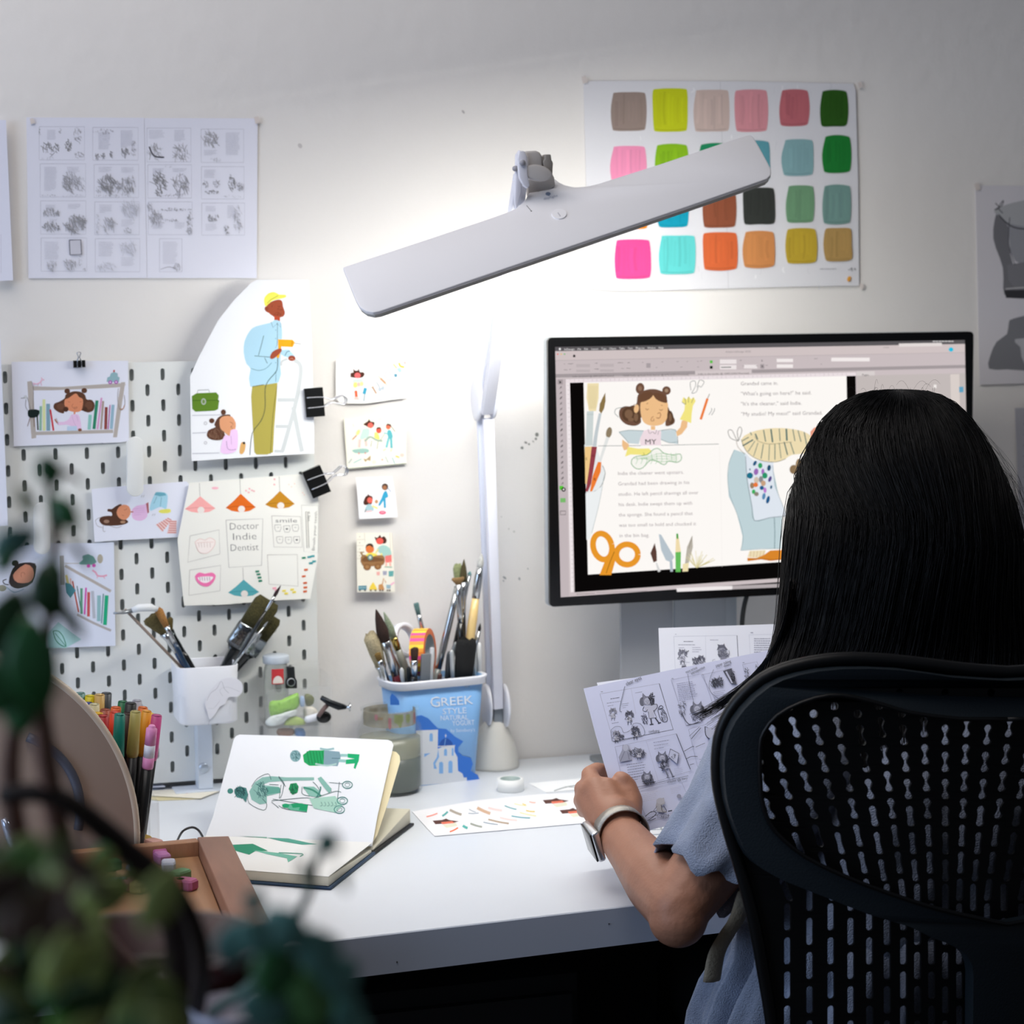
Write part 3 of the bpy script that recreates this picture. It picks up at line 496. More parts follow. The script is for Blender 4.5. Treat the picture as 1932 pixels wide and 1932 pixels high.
# man with the drill: cut sheet with an arched top, standing off the board
a = paper('drawing', 'tall arch-topped drawing of a man in a yellow cap with a drill and stepladder', [(606, 34), (1018, 34), (1040, 500), (1060, 1120), (1062, 1408), (600, 1435), (90, 1470), (78, 800), (150, 640), (300, 355), (440, 180), (560, 60)], planeY(-.022), c3, '#eceef2', G3, 'drawing')
a.poly([(665, 215), (668, 175), (700, 140), (745, 130), (785, 150), (835, 152), (836, 172), (800, 182), (760, 190), (720, 205), (680, 245)], '#e9e45e', 2); a.line([(690, 220), (720, 190), (775, 160)], 3, '#6f6a20')
a.poly([(682, 245), (720, 208), (780, 190), (808, 205), (815, 245), (830, 290), (820, 320), (795, 330), (740, 325), (700, 295), (680, 285), (668, 262)], '#9c4a30', 2); a.poly([(745, 318), (792, 325), (790, 362), (745, 352)], '#b0472c'); a.ell(684, 262, 16, 18, '#8c4029'); a.line([(725, 250), (732, 232)], 2.4, '#5c2415'); a.line([(770, 240), (785, 246), (795, 240)], 2.6, '#5c2415'); a.line([(785, 255), (770, 268), (812, 270)], 2.4, '#5c2415'); a.scrib(772, 305, 30, 14, '#7c3622', 22, 3)
SH = '#a9cfe2'
a.poly([(745, 352), (790, 362), (806, 420), (806, 520), (792, 700), (780, 845), (555, 880), (558, 740), (525, 700), (503, 610), (510, 520), (550, 440), (600, 402), (720, 372)], SH, 2); a.poly([(800, 590), (860, 585), (910, 640), (880, 655), (820, 640), (795, 620)], SH, 1)
a.line([(720, 365), (735, 412), (768, 380), (800, 410), (795, 372)], 3, '#46646f', 0); a.line([(770, 372), (770, 500), (765, 560)], 3, '#2c4650'); a.line([(662, 475), (640, 560), (620, 632)], 4, '#2c4650'); a.line([(588, 636), (660, 642), (712, 646)], 4, '#2c4650'); a.line([(668, 650), (690, 695)], 4, '#2c4650'); a.line([(560, 735), (620, 752), (680, 735), (725, 690)], 4, '#5f8698'); a.line([(830, 635), (845, 605), (870, 598)], 4, '#2c4650')
for yy in (432, 498, 568, 632, 690, 766): a.ell(757, yy, 3.5, 3.5, '#5f8698')
a.line([(700, 730), (755, 845)], 0.5, SH); a.line([(758, 760), (757, 842)], 3, '#46646f', 0)
a.poly([(570, 878), (660, 866), (770, 850), (765, 950), (745, 1200), (735, 1400), (690, 1418), (605, 1418), (588, 1400), (575, 1200), (562, 960)], '#aa9f4c', 1); a.line([(768, 870), (735, 1100), (715, 1415)], 3.4, '#4a4a26'); a.line([(570, 880), (662, 864)], 5, '#5e5a2c', 0)
GR = '#c7cccd'
a.line([(800, 715), (805, 680), (850, 660)], 18, GR); a.line([(905, 670), (945, 700), (955, 760), (940, 880), (905, 1050), (850, 1250), (810, 1390)], 32, GR); a.line([(895, 1040), (925, 1200), (965, 1395)], 34, GR); a.line([(770, 985), (905, 985)], 30, GR, 0); a.line([(755, 1195), (865, 1195)], 26, GR, 0); a.line([(745, 1390), (820, 1392)], 22, GR, 0)
a.poly([(775, 505), (890, 508), (908, 530), (890, 566), (800, 562), (798, 590), (782, 655), (762, 650), (778, 590), (775, 540)], '#f2a516', 1); a.line([(888, 515), (884, 560)], 4, '#6a4a10', 0); a.line([(908, 535), (958, 542)], 7, '#a9a9a4', 0)
a.poly([(712, 640), (730, 605), (770, 582), (800, 578), (803, 600), (780, 625), (745, 655), (718, 660)], '#99472f', 2); a.ell(884, 655, 29, 22, '#8f4029'); a.line([(870, 665), (884, 655), (898, 668)], 2.4, '#d9a58f')
a.line([(772, 650), (765, 750), (700, 830), (672, 900), (672, 1050), (640, 1150), (570, 1250), (552, 1420)], 5, '#23403f')
a.poly([(92, 955), (130, 932), (285, 926), (305, 950), (300, 985), (310, 990), (305, 1010), (300, 1058), (270, 1070), (120, 1078), (96, 1055)], '#5a7f24', 1); a.line([(95, 990), (305, 988)], 4, '#36520f', 0); a.line([(135, 932), (140, 908), (225, 904), (232, 926)], 6, '#a9acb0', 0); a.ell(185, 998, 20, 26, '#a9b0a8'); a.ell(185, 998, 11, 16, '#6d8a4a')
for yy, xe in ((1108, 340), (1248, 205), (1410, 310)): a.line([(95, yy), (xe, yy-5)], 5, '#b5b8c2', 0)
a.ell(200, 1170, 14, 14, '#b9babf'); a.ell(200, 1170, 9, 9, '#e6e7ec'); a.ell(200, 1325, 13, 13, '#b9babf'); a.ell(200, 1325, 8, 8, '#e6e7ec')
a.ell(250, 1150, 21, 20, P1); a.ell(342, 1082, 20, 22, P1); a.poly([(270, 1180), (300, 1125), (350, 1104), (400, 1112), (350, 1240), (362, 1270), (320, 1302), (250, 1300), (212, 1270), (225, 1225), (280, 1200)], P1, 3); a.poly([(312, 1140), (350, 1112), (410, 1118), (440, 1170), (436, 1215), (425, 1245), (388, 1270), (350, 1240), (318, 1210)], '#d99a72', 2); a.scrib(285, 1255, 60, 40, '#7a5a48', 30, 4); a.line([(392, 1160), (410, 1166), (418, 1182)], 3, '#7a4433'); a.line([(412, 1190), (400, 1200), (415, 1212)], 3, '#7a4433')
a.poly([(355, 1262), (392, 1270), (400, 1225), (452, 1225), (455, 1340), (440, 1390), (380, 1412), (320, 1400), (330, 1320)], '#eac8ec', 2); a.line([(402, 1270), (406, 1340)], 3, '#b58cbc', 0); a.line([(366, 1310), (375, 1370), (410, 1382), (440, 1375)], 4, '#9a6fa6')
a.poly([(470, 1390), (480, 1330), (500, 1318), (518, 1332), (512, 1380), (495, 1412), (475, 1412)], '#d9a868', 2); a.ell(505, 1326, 10, 10, '#2c2c28')
a.fin()
# sleeping girl
a = paper('drawing', 'small landscape drawing of a girl lying down beside striped socks and blue shorts', [(835, 1318), (1000, 1300), (1700, 1248), (1722, 1270), (1735, 1750), (1100, 1782), (862, 1800), (850, 1600)], planeY(-.008), c2, '#e0e3f0', G3, 'drawing')
a.poly([(905, 1600), (925, 1570), (990, 1560), (1020, 1560), (1015, 1530), (980, 1520), (985, 1498), (1020, 1498), (1060, 1470), (1110, 1458), (1080, 1570), (1150, 1595), (1168, 1620), (1130, 1640), (1060, 1650), (960, 1650), (920, 1630)], '#523528', 3); a.poly([(1062, 1530), (1085, 1480), (1130, 1458), (1175, 1475), (1192, 1525), (1175, 1570), (1135, 1600), (1085, 1580)], '#d28c6a', 2); a.line([(1130, 1505), (1145, 1508), (1155, 1495)], 3, '#7a4433'); a.line([(1110, 1555), (1130, 1560)], 3, '#7a4433'); a.ell(970, 1612, 26, 16, '#9a7a68'); a.ell(1120, 1618, 24, 12, '#a98468')
a.line([(915, 1575), (872, 1600), (885, 1650), (930, 1668)], 3, '#6a5a52'); a.line([(940, 1650), (940, 1700), (960, 1702)], 3, '#6a5a52'); a.line([(1000, 1650), (1060, 1670), (1110, 1655)], 3, '#6a5a52')
a.poly([(1200, 1530), (1205, 1500), (1250, 1468), (1310, 1460), (1350, 1440), (1345, 1500), (1340, 1570), (1290, 1605), (1235, 1600), (1205, 1575)], '#e2bce0', 2); a.rows(1215, 1500, 1320, 4, 18, '#c690c4', 3, -6); a.poly([(1330, 1450), (1352, 1436), (1358, 1530), (1345, 1540)], '#a9646a'); a.line([(1190, 1525), (1215, 1525)], 10, '#b0644c', 0)
a.poly([(1365, 1510), (1370, 1460), (1410, 1360), (1440, 1342), (1500, 1350), (1528, 1380), (1520, 1480), (1505, 1500), (1470, 1480), (1430, 1490), (1390, 1510)], '#a5d2e4', 2); a.poly([(1405, 1370), (1420, 1346), (1500, 1350), (1515, 1374), (1460, 1384)], '#6cabc0', 1); a.line([(1430, 1385), (1400, 1450)], 3.5, '#5f93a8', 0); a.line([(1472, 1390), (1460, 1478)], 3.5, '#5f93a8', 0)
a.poly([(1450, 1512), (1490, 1502), (1550, 1500), (1552, 1530), (1500, 1538), (1452, 1532)], '#e3df6a', 2)
SO = '#e8c9c6'
a.poly([(1420, 1642), (1525, 1582), (1560, 1600), (1515, 1660), (1478, 1706)], SO); a.poly([(1545, 1602), (1610, 1604), (1602, 1722), (1522, 1722), (1540, 1660)], SO)
for k in range(6): x = 1430+k*19; a.line([(x, 1636-k*11), (x+58-k*4, 1700-k*20)], 8, '#cf7f7c', 0)
for k in range(6): a.line([(1545-k*3, 1612+k*20), (1608, 1614+k*20)], 8, '#cf7f7c', 0)
for x in (1286, 1304, 1386, 1404): a.line([(x, 1392 if x < 1350 else 1560), (x+10, 1372 if x < 1350 else 1542)], 3, '#7b7b80', 0)
a.fin()
# lamps and dentist
a = paper('drawing', 'cream sketch page with four cone lamps and a Doctor Indie Dentist sign', [(60, 640), (150, 205), (980, 140), (1060, 150), (1130, 250), (1125, 780), (1068, 1085), (800, 1098), (400, 1130), (110, 1138), (85, 900)], planeY(-.014), c5, '#ebeae3', G3, 'drawing')
def conelamp(cx, cy, w, h, c, d, top):
    a.line([(cx-6, top), (cx-2, cy-h)], 3, '#8a8a86', 0)
    a.poly([(cx, cy-h), (cx+w*.55, cy-h*.4), (cx+w, cy+h*.05), (cx+w*.6, cy+h*.34), (cx, cy+h*.45), (cx-w*.6, cy+h*.34), (cx-w, cy+h*.1), (cx-w*.5, cy-h*.4)], c, 1)
    a.line([(cx-w*.95, cy+h*.1), (cx-w*.3, cy-h*.02), (cx+w*.4, cy+h*.02), (cx+w*.95, cy)], 3, d); a.ell(cx+6, cy+h*.2, 27, 26, '#e9e2dc')
conelamp(232, 395, 116, 88, '#f4aca9', '#d98a88', 208); conelamp(540, 385, 114, 98, '#dd6a1e', '#a04510', 180); conelamp(838, 360, 112, 94, '#c08520', '#8a5c10', 158); conelamp(562, 1030, 118, 90, '#57a7b0', '#3a7f8a', 850)
PEN = '#8b8b88'
a.box([(428, 488), (708, 478), (698, 832), (450, 848)], 4, '#a9a9a5'); a.box([(775, 455), (995, 462), (1008, 695), (792, 692)], 4, '#b3b0aa'); a.box([(1000, 375), (1130, 378), (1128, 738), (1020, 728)], 3, '#b8b8b2'); a.box([(742, 752), (970, 750), (975, 990), (755, 975)], 4, '#b3b0aa'); a.box([(155, 608), (375, 562), (382, 745), (138, 808)], 4, '#b8b6b2'); a.box([(152, 868), (388, 832), (382, 1025), (145, 1060)], 4, '#b8b6b2')
a.text('Doctor', 452, 562, 76, '#47474a', -2, 225, 0, -.018); a.text('Indie', 474, 640, 76, '#47474a', -2, 186, 0, -.018); a.text('Dentist', 458, 724, 76, '#47474a', -2, 218, 0, -.018)
a.text('smile', 800, 506, 44, PEN, 0, 168)
for (x, y, e) in ((822, 545, 0), (890, 552, 1), (955, 545, 0), (836, 635, 0), (903, 638, 0), (965, 635, 1)):
    a.box([(x-24, y-20), (x+22, y-22), (x+24, y+8), (x+16, y+28), (x-14, y+28), (x-24, y+6)], 3, PEN); a.line([(x-8, y-4), (x, y), (x+8, y-4)], 3, PEN)
    if e: a.ell(x, y+4, 9, 5, '#4a4a4a')
a.poly([(1035, 425), (1048, 425), (1058, 698), (1045, 700)], '#e6e4dc'); a.box([(1033, 425), (1048, 425), (1058, 698), (1043, 700)], 4, '#77776f'); a.scrib(1058, 460, 8, 40, '#8b8b85', 26, 3); a.text('Brush your teeth', 1100, 722, 30, '#a0a09a', -86, 300)
a.ell(345, 245, 26, 10, '#f3bcc8')
for (x, y) in ((580, 265), (600, 278), (606, 250), (625, 262), (640, 268), (795, 218), (796, 178)): a.ell(x, y, 8, 6, '#ecb0b4', 20)
for (x, y) in ((905, 218), (925, 235), (948, 212), (1010, 280), (1022, 295)): a.ell(x, y, 6, 5, '#f0d4c8', 20)
a.poly([(192, 655), (230, 630), (268, 640), (305, 622), (345, 645), (335, 690), (300, 730), (265, 742), (220, 725)], '#f3e8e3', 2); a.line([(192, 655), (230, 630), (268, 640), (305, 622), (345, 645), (335, 690), (300, 730), (265, 742), (220, 725), (192, 655)], 4, '#e2c4bc'); a.line([(205, 662), (265, 656), (335, 655)], 3, '#e0c0b8')
for x in (220, 240, 262, 284, 306): a.line([(x, 660), (x+3, 695)], 3, '#ccb8b0', 0)
a.poly([(192, 915), (225, 885), (268, 895), (318, 885), (350, 910), (330, 960), (295, 990), (255, 990), (215, 965)], '#f07ab0', 2); a.poly([(212, 925), (265, 915), (330, 918), (315, 945), (280, 965), (240, 958)], '#f2e6ea', 2)
for x in (228, 246, 264, 284, 302): a.line([(x, 920), (x+3, 948)], 4, '#9a8a90', 0)
for (x, y, c) in ((665, 878, '#2c8466'), (675, 900, '#2c8466'), (682, 925, '#2c8466'), (688, 950, '#2c8466'), (1018, 775, '#2c8466'), (1060, 768, '#3f9aa0'), (1085, 762, '#3f9aa0'), (1072, 815, '#3f9aa0'), (1096, 802, '#3f9aa0'), (1035, 865, '#d8673a'), (1018, 915, '#d8673a'), (1028, 965, '#d8673a'), (1030, 1000, '#d8673a'), (1028, 1030, '#d8673a'), (868, 1025, '#f0dc60'), (885, 1045, '#f0dc60'), (930, 1015, '#f0dc60'), (945, 1035, '#f0dc60'), (795, 1005, '#f0a8b8'), (812, 1020, '#f0a8b8')):
    a.poly([(x-15, y-6), (x+14, y-9), (x+15, y+5), (x-13, y+8)], c)
a.fin()
# lower left drawings
a = paper('drawing', 'drawing of a slanting bookshelf with a green leaf book, lower left behind the plant leaves', [(400, 700), (860, 700), (1038, 690), (1052, 1635), (600, 1650), (-60, 1660), (-60, 745)], planeY(-.006), c4, '#d8deee', G3, 'drawing')
a.poly([(540, 815), (580, 812), (586, 1080), (545, 1080)], '#a3a0a0'); a.line([(590, 905), (800, 1020), (1010, 1138)], 26, '#b3aca8'); a.line([(700, 1350), (860, 1430), (1012, 1496)], 22, '#b0abac'); a.line([(585, 885), (720, 882)], 8, '#bcb8b6', 0); a.ell(912, 842, 26, 42, '#aba596')
for (x0, y0, x1, y1, w, c) in ((600, 990, 625, 1100, 24, '#d0c486'), (640, 1020, 650, 1140, 16, '#e0b8b0'), (660, 1045, 715, 1330, 14, '#b85a4a'), (702, 1090, 742, 1340, 8, '#2e5d5c'), (742, 1110, 742, 1345, 22, '#5b9a7e'), (784, 1105, 770, 1350, 16, '#d055b0'), (808, 1145, 806, 1368, 26, '#c45a5c'), (842, 1135, 858, 1385, 28, '#b5bac6'), (902, 1175, 900, 1410, 34, '#8fb9bf'), (942, 1160, 925, 1430, 9, '#3c7c80'), (972, 1175, 956, 1445, 34, '#27a97e')): book(a, x0, y0, x1, y1, w, c)
a.poly([(720, 880), (755, 850), (750, 815), (800, 800), (850, 820), (880, 870), (850, 895), (730, 892)], '#6d9a92', 1); a.ell(806, 906, 17, 16, '#d05ab0'); a.ell(855, 902, 17, 16, '#d05ab0'); a.line([(840, 945), (870, 965), (890, 995), (940, 1000), (975, 990)], 15, '#e0a0b8'); a.line([(890, 995), (885, 1020)], 7, '#e0a0b8', 0); a.line([(940, 1000), (955, 1022)], 7, '#e0a0b8', 0)
a.poly([(590, 1060), (640, 1070), (690, 1130), (640, 1200), (600, 1150)], '#4f8a96', 1)
a.poly([(420, 1530), (530, 1415), (740, 1575), (600, 1655), (440, 1655)], '#a6cccd'); a.line([(480, 1500), (530, 1500), (575, 1550), (600, 1640), (540, 1620), (500, 1570), (480, 1500)], 8, '#2f7a5c'); a.line([(500, 1520), (560, 1590), (600, 1640)], 6, '#2f7a5c')
P2 = '#34282a'
a.ell(135, 880, 32, 28, P2); a.poly([(80, 1060), (100, 960), (140, 900), (220, 875), (320, 885), (330, 950), (300, 1060), (200, 1110), (130, 1110)], P2, 2); a.poly([(120, 1010), (135, 960), (230, 890), (300, 930), (310, 1010), (260, 1060), (160, 1060)], '#c98a70', 2); a.line([(195, 1010), (192, 975), (215, 965), (228, 985)], 4, '#8a5a4a'); a.line([(80, 1080), (40, 1070), (28, 1040), (60, 1028)], 8, P2); a.line([(60, 1100), (130, 1150), (220, 1120)], 10, '#9fb6cc'); a.ell(20, 1110, 40, 30, '#9a9a8a')
a.fin()
# ---------------------------------------------------------------- binder clips
def clip(label, cx, cy, ang, w, h, Y, group='black binder clips'):
    """w = depth of the clip body in metres along its handles, h = its width"""
    o = at(cx, cy, Y=Y); t = thing('binder_clip', label, 'clip', o, group); a = radians(ang)
    ux = Vector((cos(a), 0, sin(a))); uy = Vector((-sin(a), 0, cos(a))); ny = Vector((0, 1, 0))
    q = lambda u, v, d: o + ux*u + uy*v + ny*d
    prof = [(-w*.5, .001), (w*.5, -h*.17), (w*.5, h*.17), (-w*.5, .003)]
    mb = MB(); P = lambda s: [q(-w*.5, s, -.0015), q(w*.5, s, -h*.2), q(w*.5+.0006, s, -h*.2), q(w*.5+.0006, s, h*.1), q(w*.5, s, h*.1), q(-w*.5, s, .003)]
    mb.loft([P(-h*.5), P(h*.5)], True); mb.build('clip_body', mat('#0c0d0d', .35), t)
    for sd, dy in ((1, -h*.2), (-1, h*.1)):
        s0 = h*.22 if sd == 1 else -h*.22; L = w*1.35
        pts = [q(-w*.42, h*.18, -.003 if sd == 1 else .004), q(w*.5, h*.16, dy-.001*sd), q(w*.5+L*.35, h*.06, dy-.001), q(w*.5+L*.62, h*.10, dy-.002), q(w*.5+L*.85, h*.16, dy-.003), q(w*.5+L, 0, dy-.003), q(w*.5+L*.85, -h*.16, dy-.003), q(w*.5+L*.62, -h*.10, dy-.002), q(w*.5+L*.35, -h*.06, dy-.001), q(w*.5, -h*.16, dy-.001*sd), q(-w*.42, -h*.18, -.003 if sd == 1 else .004)]
        MB().tube(smooth_pts(pts, 4), .0006 if w < .02 else .0009, 6).build('wire_handle', mat('#c9ccd2', .25, 1.0), t, True)
clip('large black binder clip at the right edge of the arch-topped drawing', 592, 759, 4, .023, .038, -.028)
clip('tilted large black binder clip on the corner of the cream lamp sketch', 596, 909, 22, .024, .038, -.022)
clip('small black binder clip on top of the bookshelf drawing', 149.5, 687, 92, .0085, .0150, -.010)
# ---------------------------------------------------------------- white pegboard hooks
def peghook(label, x0, y0, x1, y1, Y):
    o = at((x0+x1)/2, (y0+y1)/2, Y=Y); t = thing('pegboard_clip', label, 'hook', o, 'white pegboard clips')
    mb = MB(); w = (x1-x0)/2; pts = [at(x, y, Y=Y) for x, y in rrect(x0, y0, x1, y1, w*.96, 6)]
    mb.prism(pts, Vector((0, -1, 0)), .0035); bevel(mb.build('front_pad', mat('#dcdedd', .4), t), .001)
    MB().box(o.x-.004, o.x+.004, Y+.0035, -.0005, o.z-.012, o.z+.016).build('peg', mat('#d4d6d5', .4), t)
peghook('white oval pegboard clip above the sleeping girl drawing', 239, 824, 271, 937, -.026)
peghook('white oval pegboard clip half hidden behind the upper plant leaf', 63, 948, 96, 1046, -.018)
# ---------------------------------------------------------------- white bin hung on the pegboard
B0 = at(335, 1262, Y=-.085); B1 = at(452, 1255, Y=-.085); BB = at(400, 1368, Y=-.085)
bin_ = thing('pegboard_bin', 'white plastic bin on the pegboard holding wide paint brushes', 'container', (B0.x/2+B1.x/2, -.045, BB.z))
def rr3(x0, x1, y0, y1, r, z): return [Vector((x, y, z)) for x, y in rrect(x0, y0, x1, y1, r, 4)]
bw = mat('#e8eaf0', .35, spec=.4)
mb = MB(); zt = B0.z; zb = BB.z; i = .0018
mb.loft([rr3(B0.x+i, B1.x-i, -.085+i, -.008-i, .012, zb+.003), rr3(B0.x+i, B1.x-i, -.085+i, -.008-i, .012, zt), rr3(B0.x, B1.x, -.085, -.008, .014, zt), rr3(B0.x+.003, B1.x-.003, -.083, -.008, .014, zb+.002), rr3(B0.x+.006, B1.x-.006, -.080, -.010, .012, zb)], True)
mb.build('bin_body', bw, bin_, True); bevel(bpy.context.scene.collection.objects[-1], .0006)
a = Art(planeY(-.0858)); a.frame(*d2)
a.poly([(905, 850), (935, 790), (975, 740), (1010, 712), (1050, 700), (1100, 700), (1140, 725), (1155, 765), (1140, 805), (1110, 825), (1060, 825), (1035, 870), (1000, 890), (975, 930), (935, 975), (920, 930), (905, 890)], '#e3e3ea', 2)
a.line([(915, 850), (940, 800), (980, 770), (1010, 720), (1030, 770), (1060, 800)], 2, '#9a9aa4'); a.line([(1020, 820), (1000, 780), (1050, 760), (1130, 790)], 1.6, '#b4b4bc'); a.line([(925, 900), (960, 900), (1000, 850)], 1.6, '#b4b4bc'); a.line([(935, 970), (925, 1010)], 2, '#a4a4ae')
tag(a.build('cut_paper_sketch'), 'small white cut-out pencil sketch stuck on the front of the white bin', 'paper')
mt = MB(); mt.box(at(371, 1400, Y=-.02).x, at(398, 1400, Y=-.02).x, -.030, -.0005, DZ+.004, zb-.001)
stn = thing('board_foot', 'white upright foot bracket below the bin with a screw', 'bracket', (.1, -.02, DZ)); mt.build('upright', mat('#d3dbe6', .4), stn)
mt = MB(); mt.box(at(330, 1480, Y=-.03).x, at(425, 1480, Y=-.03).x, -.040, -.001, DZ+.0005, DZ+.0035); mt.build('foot_plate', mat('#d3dbe6', .4), stn)
sp_ = at(384, 1449, Y=-.031); MB().lathe([(0, -.0015), (.006, -.001), (.0065, 0)], sp_, 18, (0, 1, 0)).build('screw', mat('#b9c4d2', .3, .5), stn, True)
# ---------------------------------------------------------------- brushes
def brush(label, tip, base, Yt, Yb, col, r=.0035, bl=.025, fl=.035, bcol='#4a3a24', style='round', name='paint_brush', group=None, fcol='#c4c7c9', flat=1.0, endcap=None, bw_=1.0):
    """tip / base are where the brush shows in the photo; Yt, Yb the depth there. Bristle end is the tip"""
    T = at(tip[0], tip[1], Y=Yt); B = at(base[0], base[1], Y=Yb); d = (T-B).normalized(); L = (T-B).length
    t = thing(name, label, 'brush', B, group)
    ref = Vector((0, -1, 0)).cross(d).normalized()
    f0 = T-d*bl; f1 = f0-d*fl
    hm = mat(col, .3, coat=.5)
    hl = (f1-B).length
    MB().tube([B, B+d*hl*.35, B+d*hl*.8, f1], [r*.7, r*1.0, r*1.12, r*.85], 12, ref=ref).build('handle', hm, t, True)
    MB().tube([f1-d*.001, f1+d*fl*.2, f1+d*fl*.24, f1+d*fl*.7, f0+d*.001], [r*.92, r*.92, r*1.0, r*.95, r*bw_], 12, ref=ref, flat=1).build('ferrule', mat(fcol, .22, 1.0), t, True)
    rb = r*.95*bw_
    prof = {'round': [(0, .9), (.35, 1.15), (.7, .7), (.95, .2), (1, .05)], 'flat': [(0, .9), (.5, 1.1), (.9, 1.15), (1, 1.0)], 'fan': [(0, .7), (.4, 1.5), (.8, 2.3), (1, 2.1)], 'worn': [(0, .9), (.4, 1.25), (.8, 1.4), (1, .9)]}[style]
    a = ref; b = d.cross(ref); rings = []
    R = random.Random(len(label))
    for u, k in prof:
        fy = .5 if style in ('flat', 'fan') else 1.0
        rings.append([f0+d*(bl*u + (R.uniform(-.06, .06)*bl if u > .7 and style != 'round' else 0)) + a*rb*k*cos(2*pi*j/16) + b*rb*k*fy*sin(2*pi*j/16) for j in range(16)])
    MB().loft(rings).build('bristles', mat(bcol, .8, bump=.6, bs=900, var=.25, vs_=500), t, True)
    return t
G4 = 'wide brushes in the white bin'
def widebrush(label, tipc, basec, Y, wpx, col='#0f1416', bc='#45401c'):
    T = at(*tipc, Y=Y); B = at(*basec, Y=Y+.02); d = (T-B).normalized(); s = d.cross(Vector((0, -1, 0))).normalized(); n = s.cross(d); L = (T-B).length; w = wpx/1425/2
    t = thing('flat_paint_brush', label, 'brush', B, G4)
    def slab(rows_, th): return [[B+d*(L*u)+s*(w*k*x)+n*(th*y*tk) for x, y in ((-1, -.6), (-.9, -1), (.9, -1), (1, -.6), (1, .6), (.9, 1), (-.9, 1), (-1, .6))] for u, k, tk in rows_]
    MB().loft(slab([(0, .2, .8), (.2, .26, 1), (.42, .5, 1), (.47, .9, 1)], .006)).build('handle', mat(col, .25, coat=.4), t, True)
    MB().loft(slab([(.465, .98, 1.05), (.5, 1.04, 1.1), (.68, 1.04, 1.1), (.70, 1.0, 1)], .0065)).build('ferrule', mat('#8e9396', .2, 1.0, bump=.3, bs=120), t, True)
    MB().loft(slab([(.69, .97, .95), (.85, 1.02, .95), (.95, 1.03, .8), (1.0, .85, .5)], .006)).build('bristles', mat(bc, .8, bump=.7, bs=700, var=.3, vs_=300), t, True)
widebrush('wide flat brush with olive bristles, the largest leaning right in the white bin', (508, 1132), (395, 1300), -.045, 47)
widebrush('second wide flat brush, mostly hidden behind the largest in the white bin', (515, 1162), (425, 1290), -.025, 38)
brush('slim dark red tipped brush poking up behind the wide brushes in the white bin', (530, 1104), (420, 1290), -.055, -.055, '#1d2022', .0022, .018, .02, '#2a1418', 'round', group=G4)
brush('thin grey brush lying in front of the wide brushes in the white bin', (506, 1172), (425, 1275), -.068, -.068, '#9aa0a2', .0014, .010, .05, '#8c9092', 'round', group=G4)
brush('blue handled round-headed brush leaning left in the white bin', (287, 1160), (372, 1290), -.05, -.05, '#123c66', .0042, .03, .028, '#6a5f38', 'fan', group=G4, bw_=1.6)
brush('blue handled brush with a tan tip, leaning left in front of the round-headed one', (297, 1147), (365, 1285), -.062, -.062, '#16324c', .003, .028, .022, '#a5743c', 'worn', group=G4, bw_=1.4)
brush('black clamped stub brush among the left-leaning ones in the white bin', (310, 1172), (380, 1290), -.035, -.035, '#101315', .004, .016, .03, '#5a4c20', 'fan', group=G4, fcol='#33383a', bw_=1.3)
st = MB().tube([at(236, 1150, Y=-.07), at(345, 1262, Y=-.06)], [.0019, .0019], 8).build('wooden_stick', mat('#8b7b70', .7), None, True); tag(st, 'thin brown stick leaning far left out of the white bin', 'stick')
th = thing('craft_knife', 'white handled tool with a grey tip lying on the left leaning brushes', 'tool', at(255, 1153, Y=-.075))
MB().tube([at(249, 1152, Y=-.075), at(262, 1147, Y=-.075), at(285, 1146, Y=-.073), at(296, 1150, Y=-.07)], [.0035, .005, .005, .003], 12).build('handle', mat('#dfe3e6', .3), th, True)
MB().tube([at(214, 1157, Y=-.08), at(232, 1156, Y=-.078), at(250, 1152, Y=-.075)], [.0012, .0022, .003], 10).build('tip', mat('#8f9499', .3, .8), th, True)
# ---------------------------------------------------------------- clear organiser beside the bin
glass = mat('#f4f8f8', .03, trans=1.0, ior=1.12)
acr = mat('#f2f6f6', .06, alpha=.08, spec=.9)
o0 = at(505, 1302, Y=-.075); o1 = at(624, 1296, Y=-.075); ob = at(560, 1372, Y=-.075)
org = thing('acrylic_organiser', 'clear acrylic organiser crammed with small supplies right of the white bin', 'organiser', (o0.x, -.04, DZ))
X0, X1, Z1 = o0.x, o1.x, o0.z; tt = .002
def acp(name, *b): MB().box(*b).build(name, acr, org)
acp('front_pane', X0, X1, -.075, -.075+tt, DZ+.0005, Z1); acp('side_pane', X0-.0021, X0, -.075, -.004, DZ+.0005, Z1+.012); acp('side_pane', X1, X1+.0021, -.075, -.004, DZ+.0005, Z1+.012)
acp('shelf', X0, X1, -.0728, -.0065, ob.z, ob.z+tt); acp('base', X0, X1, -.0728, -.0065, DZ+.0005, DZ+.0025); acp('back_pane', X0, X1, -.0062, -.0042, DZ+.0005, Z1+.02)
G5 = 'small supplies in the clear organiser'
jz = ob.z+tt+.0005; jc = at(512, 1300, Y=-.040)
jar = thing('small_jar', 'little clear jar with a grey lid and red label in the organiser', 'jar', (at(516, 1300, Y=-.036).x+.004, -.036, jz), G5); jx = jar.location.x; lz = at(512, 1245, Y=-.036).z
MB().lathe([(.0005, 0), (.015, 0), (.016, .003), (.016, lz-jz-.012), (.0145, lz-jz-.006), (.0145, lz-jz)], (jx, -.036, jz), 32).build('jar_body', mat('#dfe3e2', .1, trans=.85), jar, True)
MB().lathe([(.0001, -.001), (.0172, 0), (.0175, .001), (.0175, .009), (.016, .0105), (.0001, .0105)], (jx, -.036, lz-.004), 32).build('lid', mat('#b9c2cc', .35), jar, True)
mb = MB(); nn = 10; l0, l1 = lz-.030, lz-.010
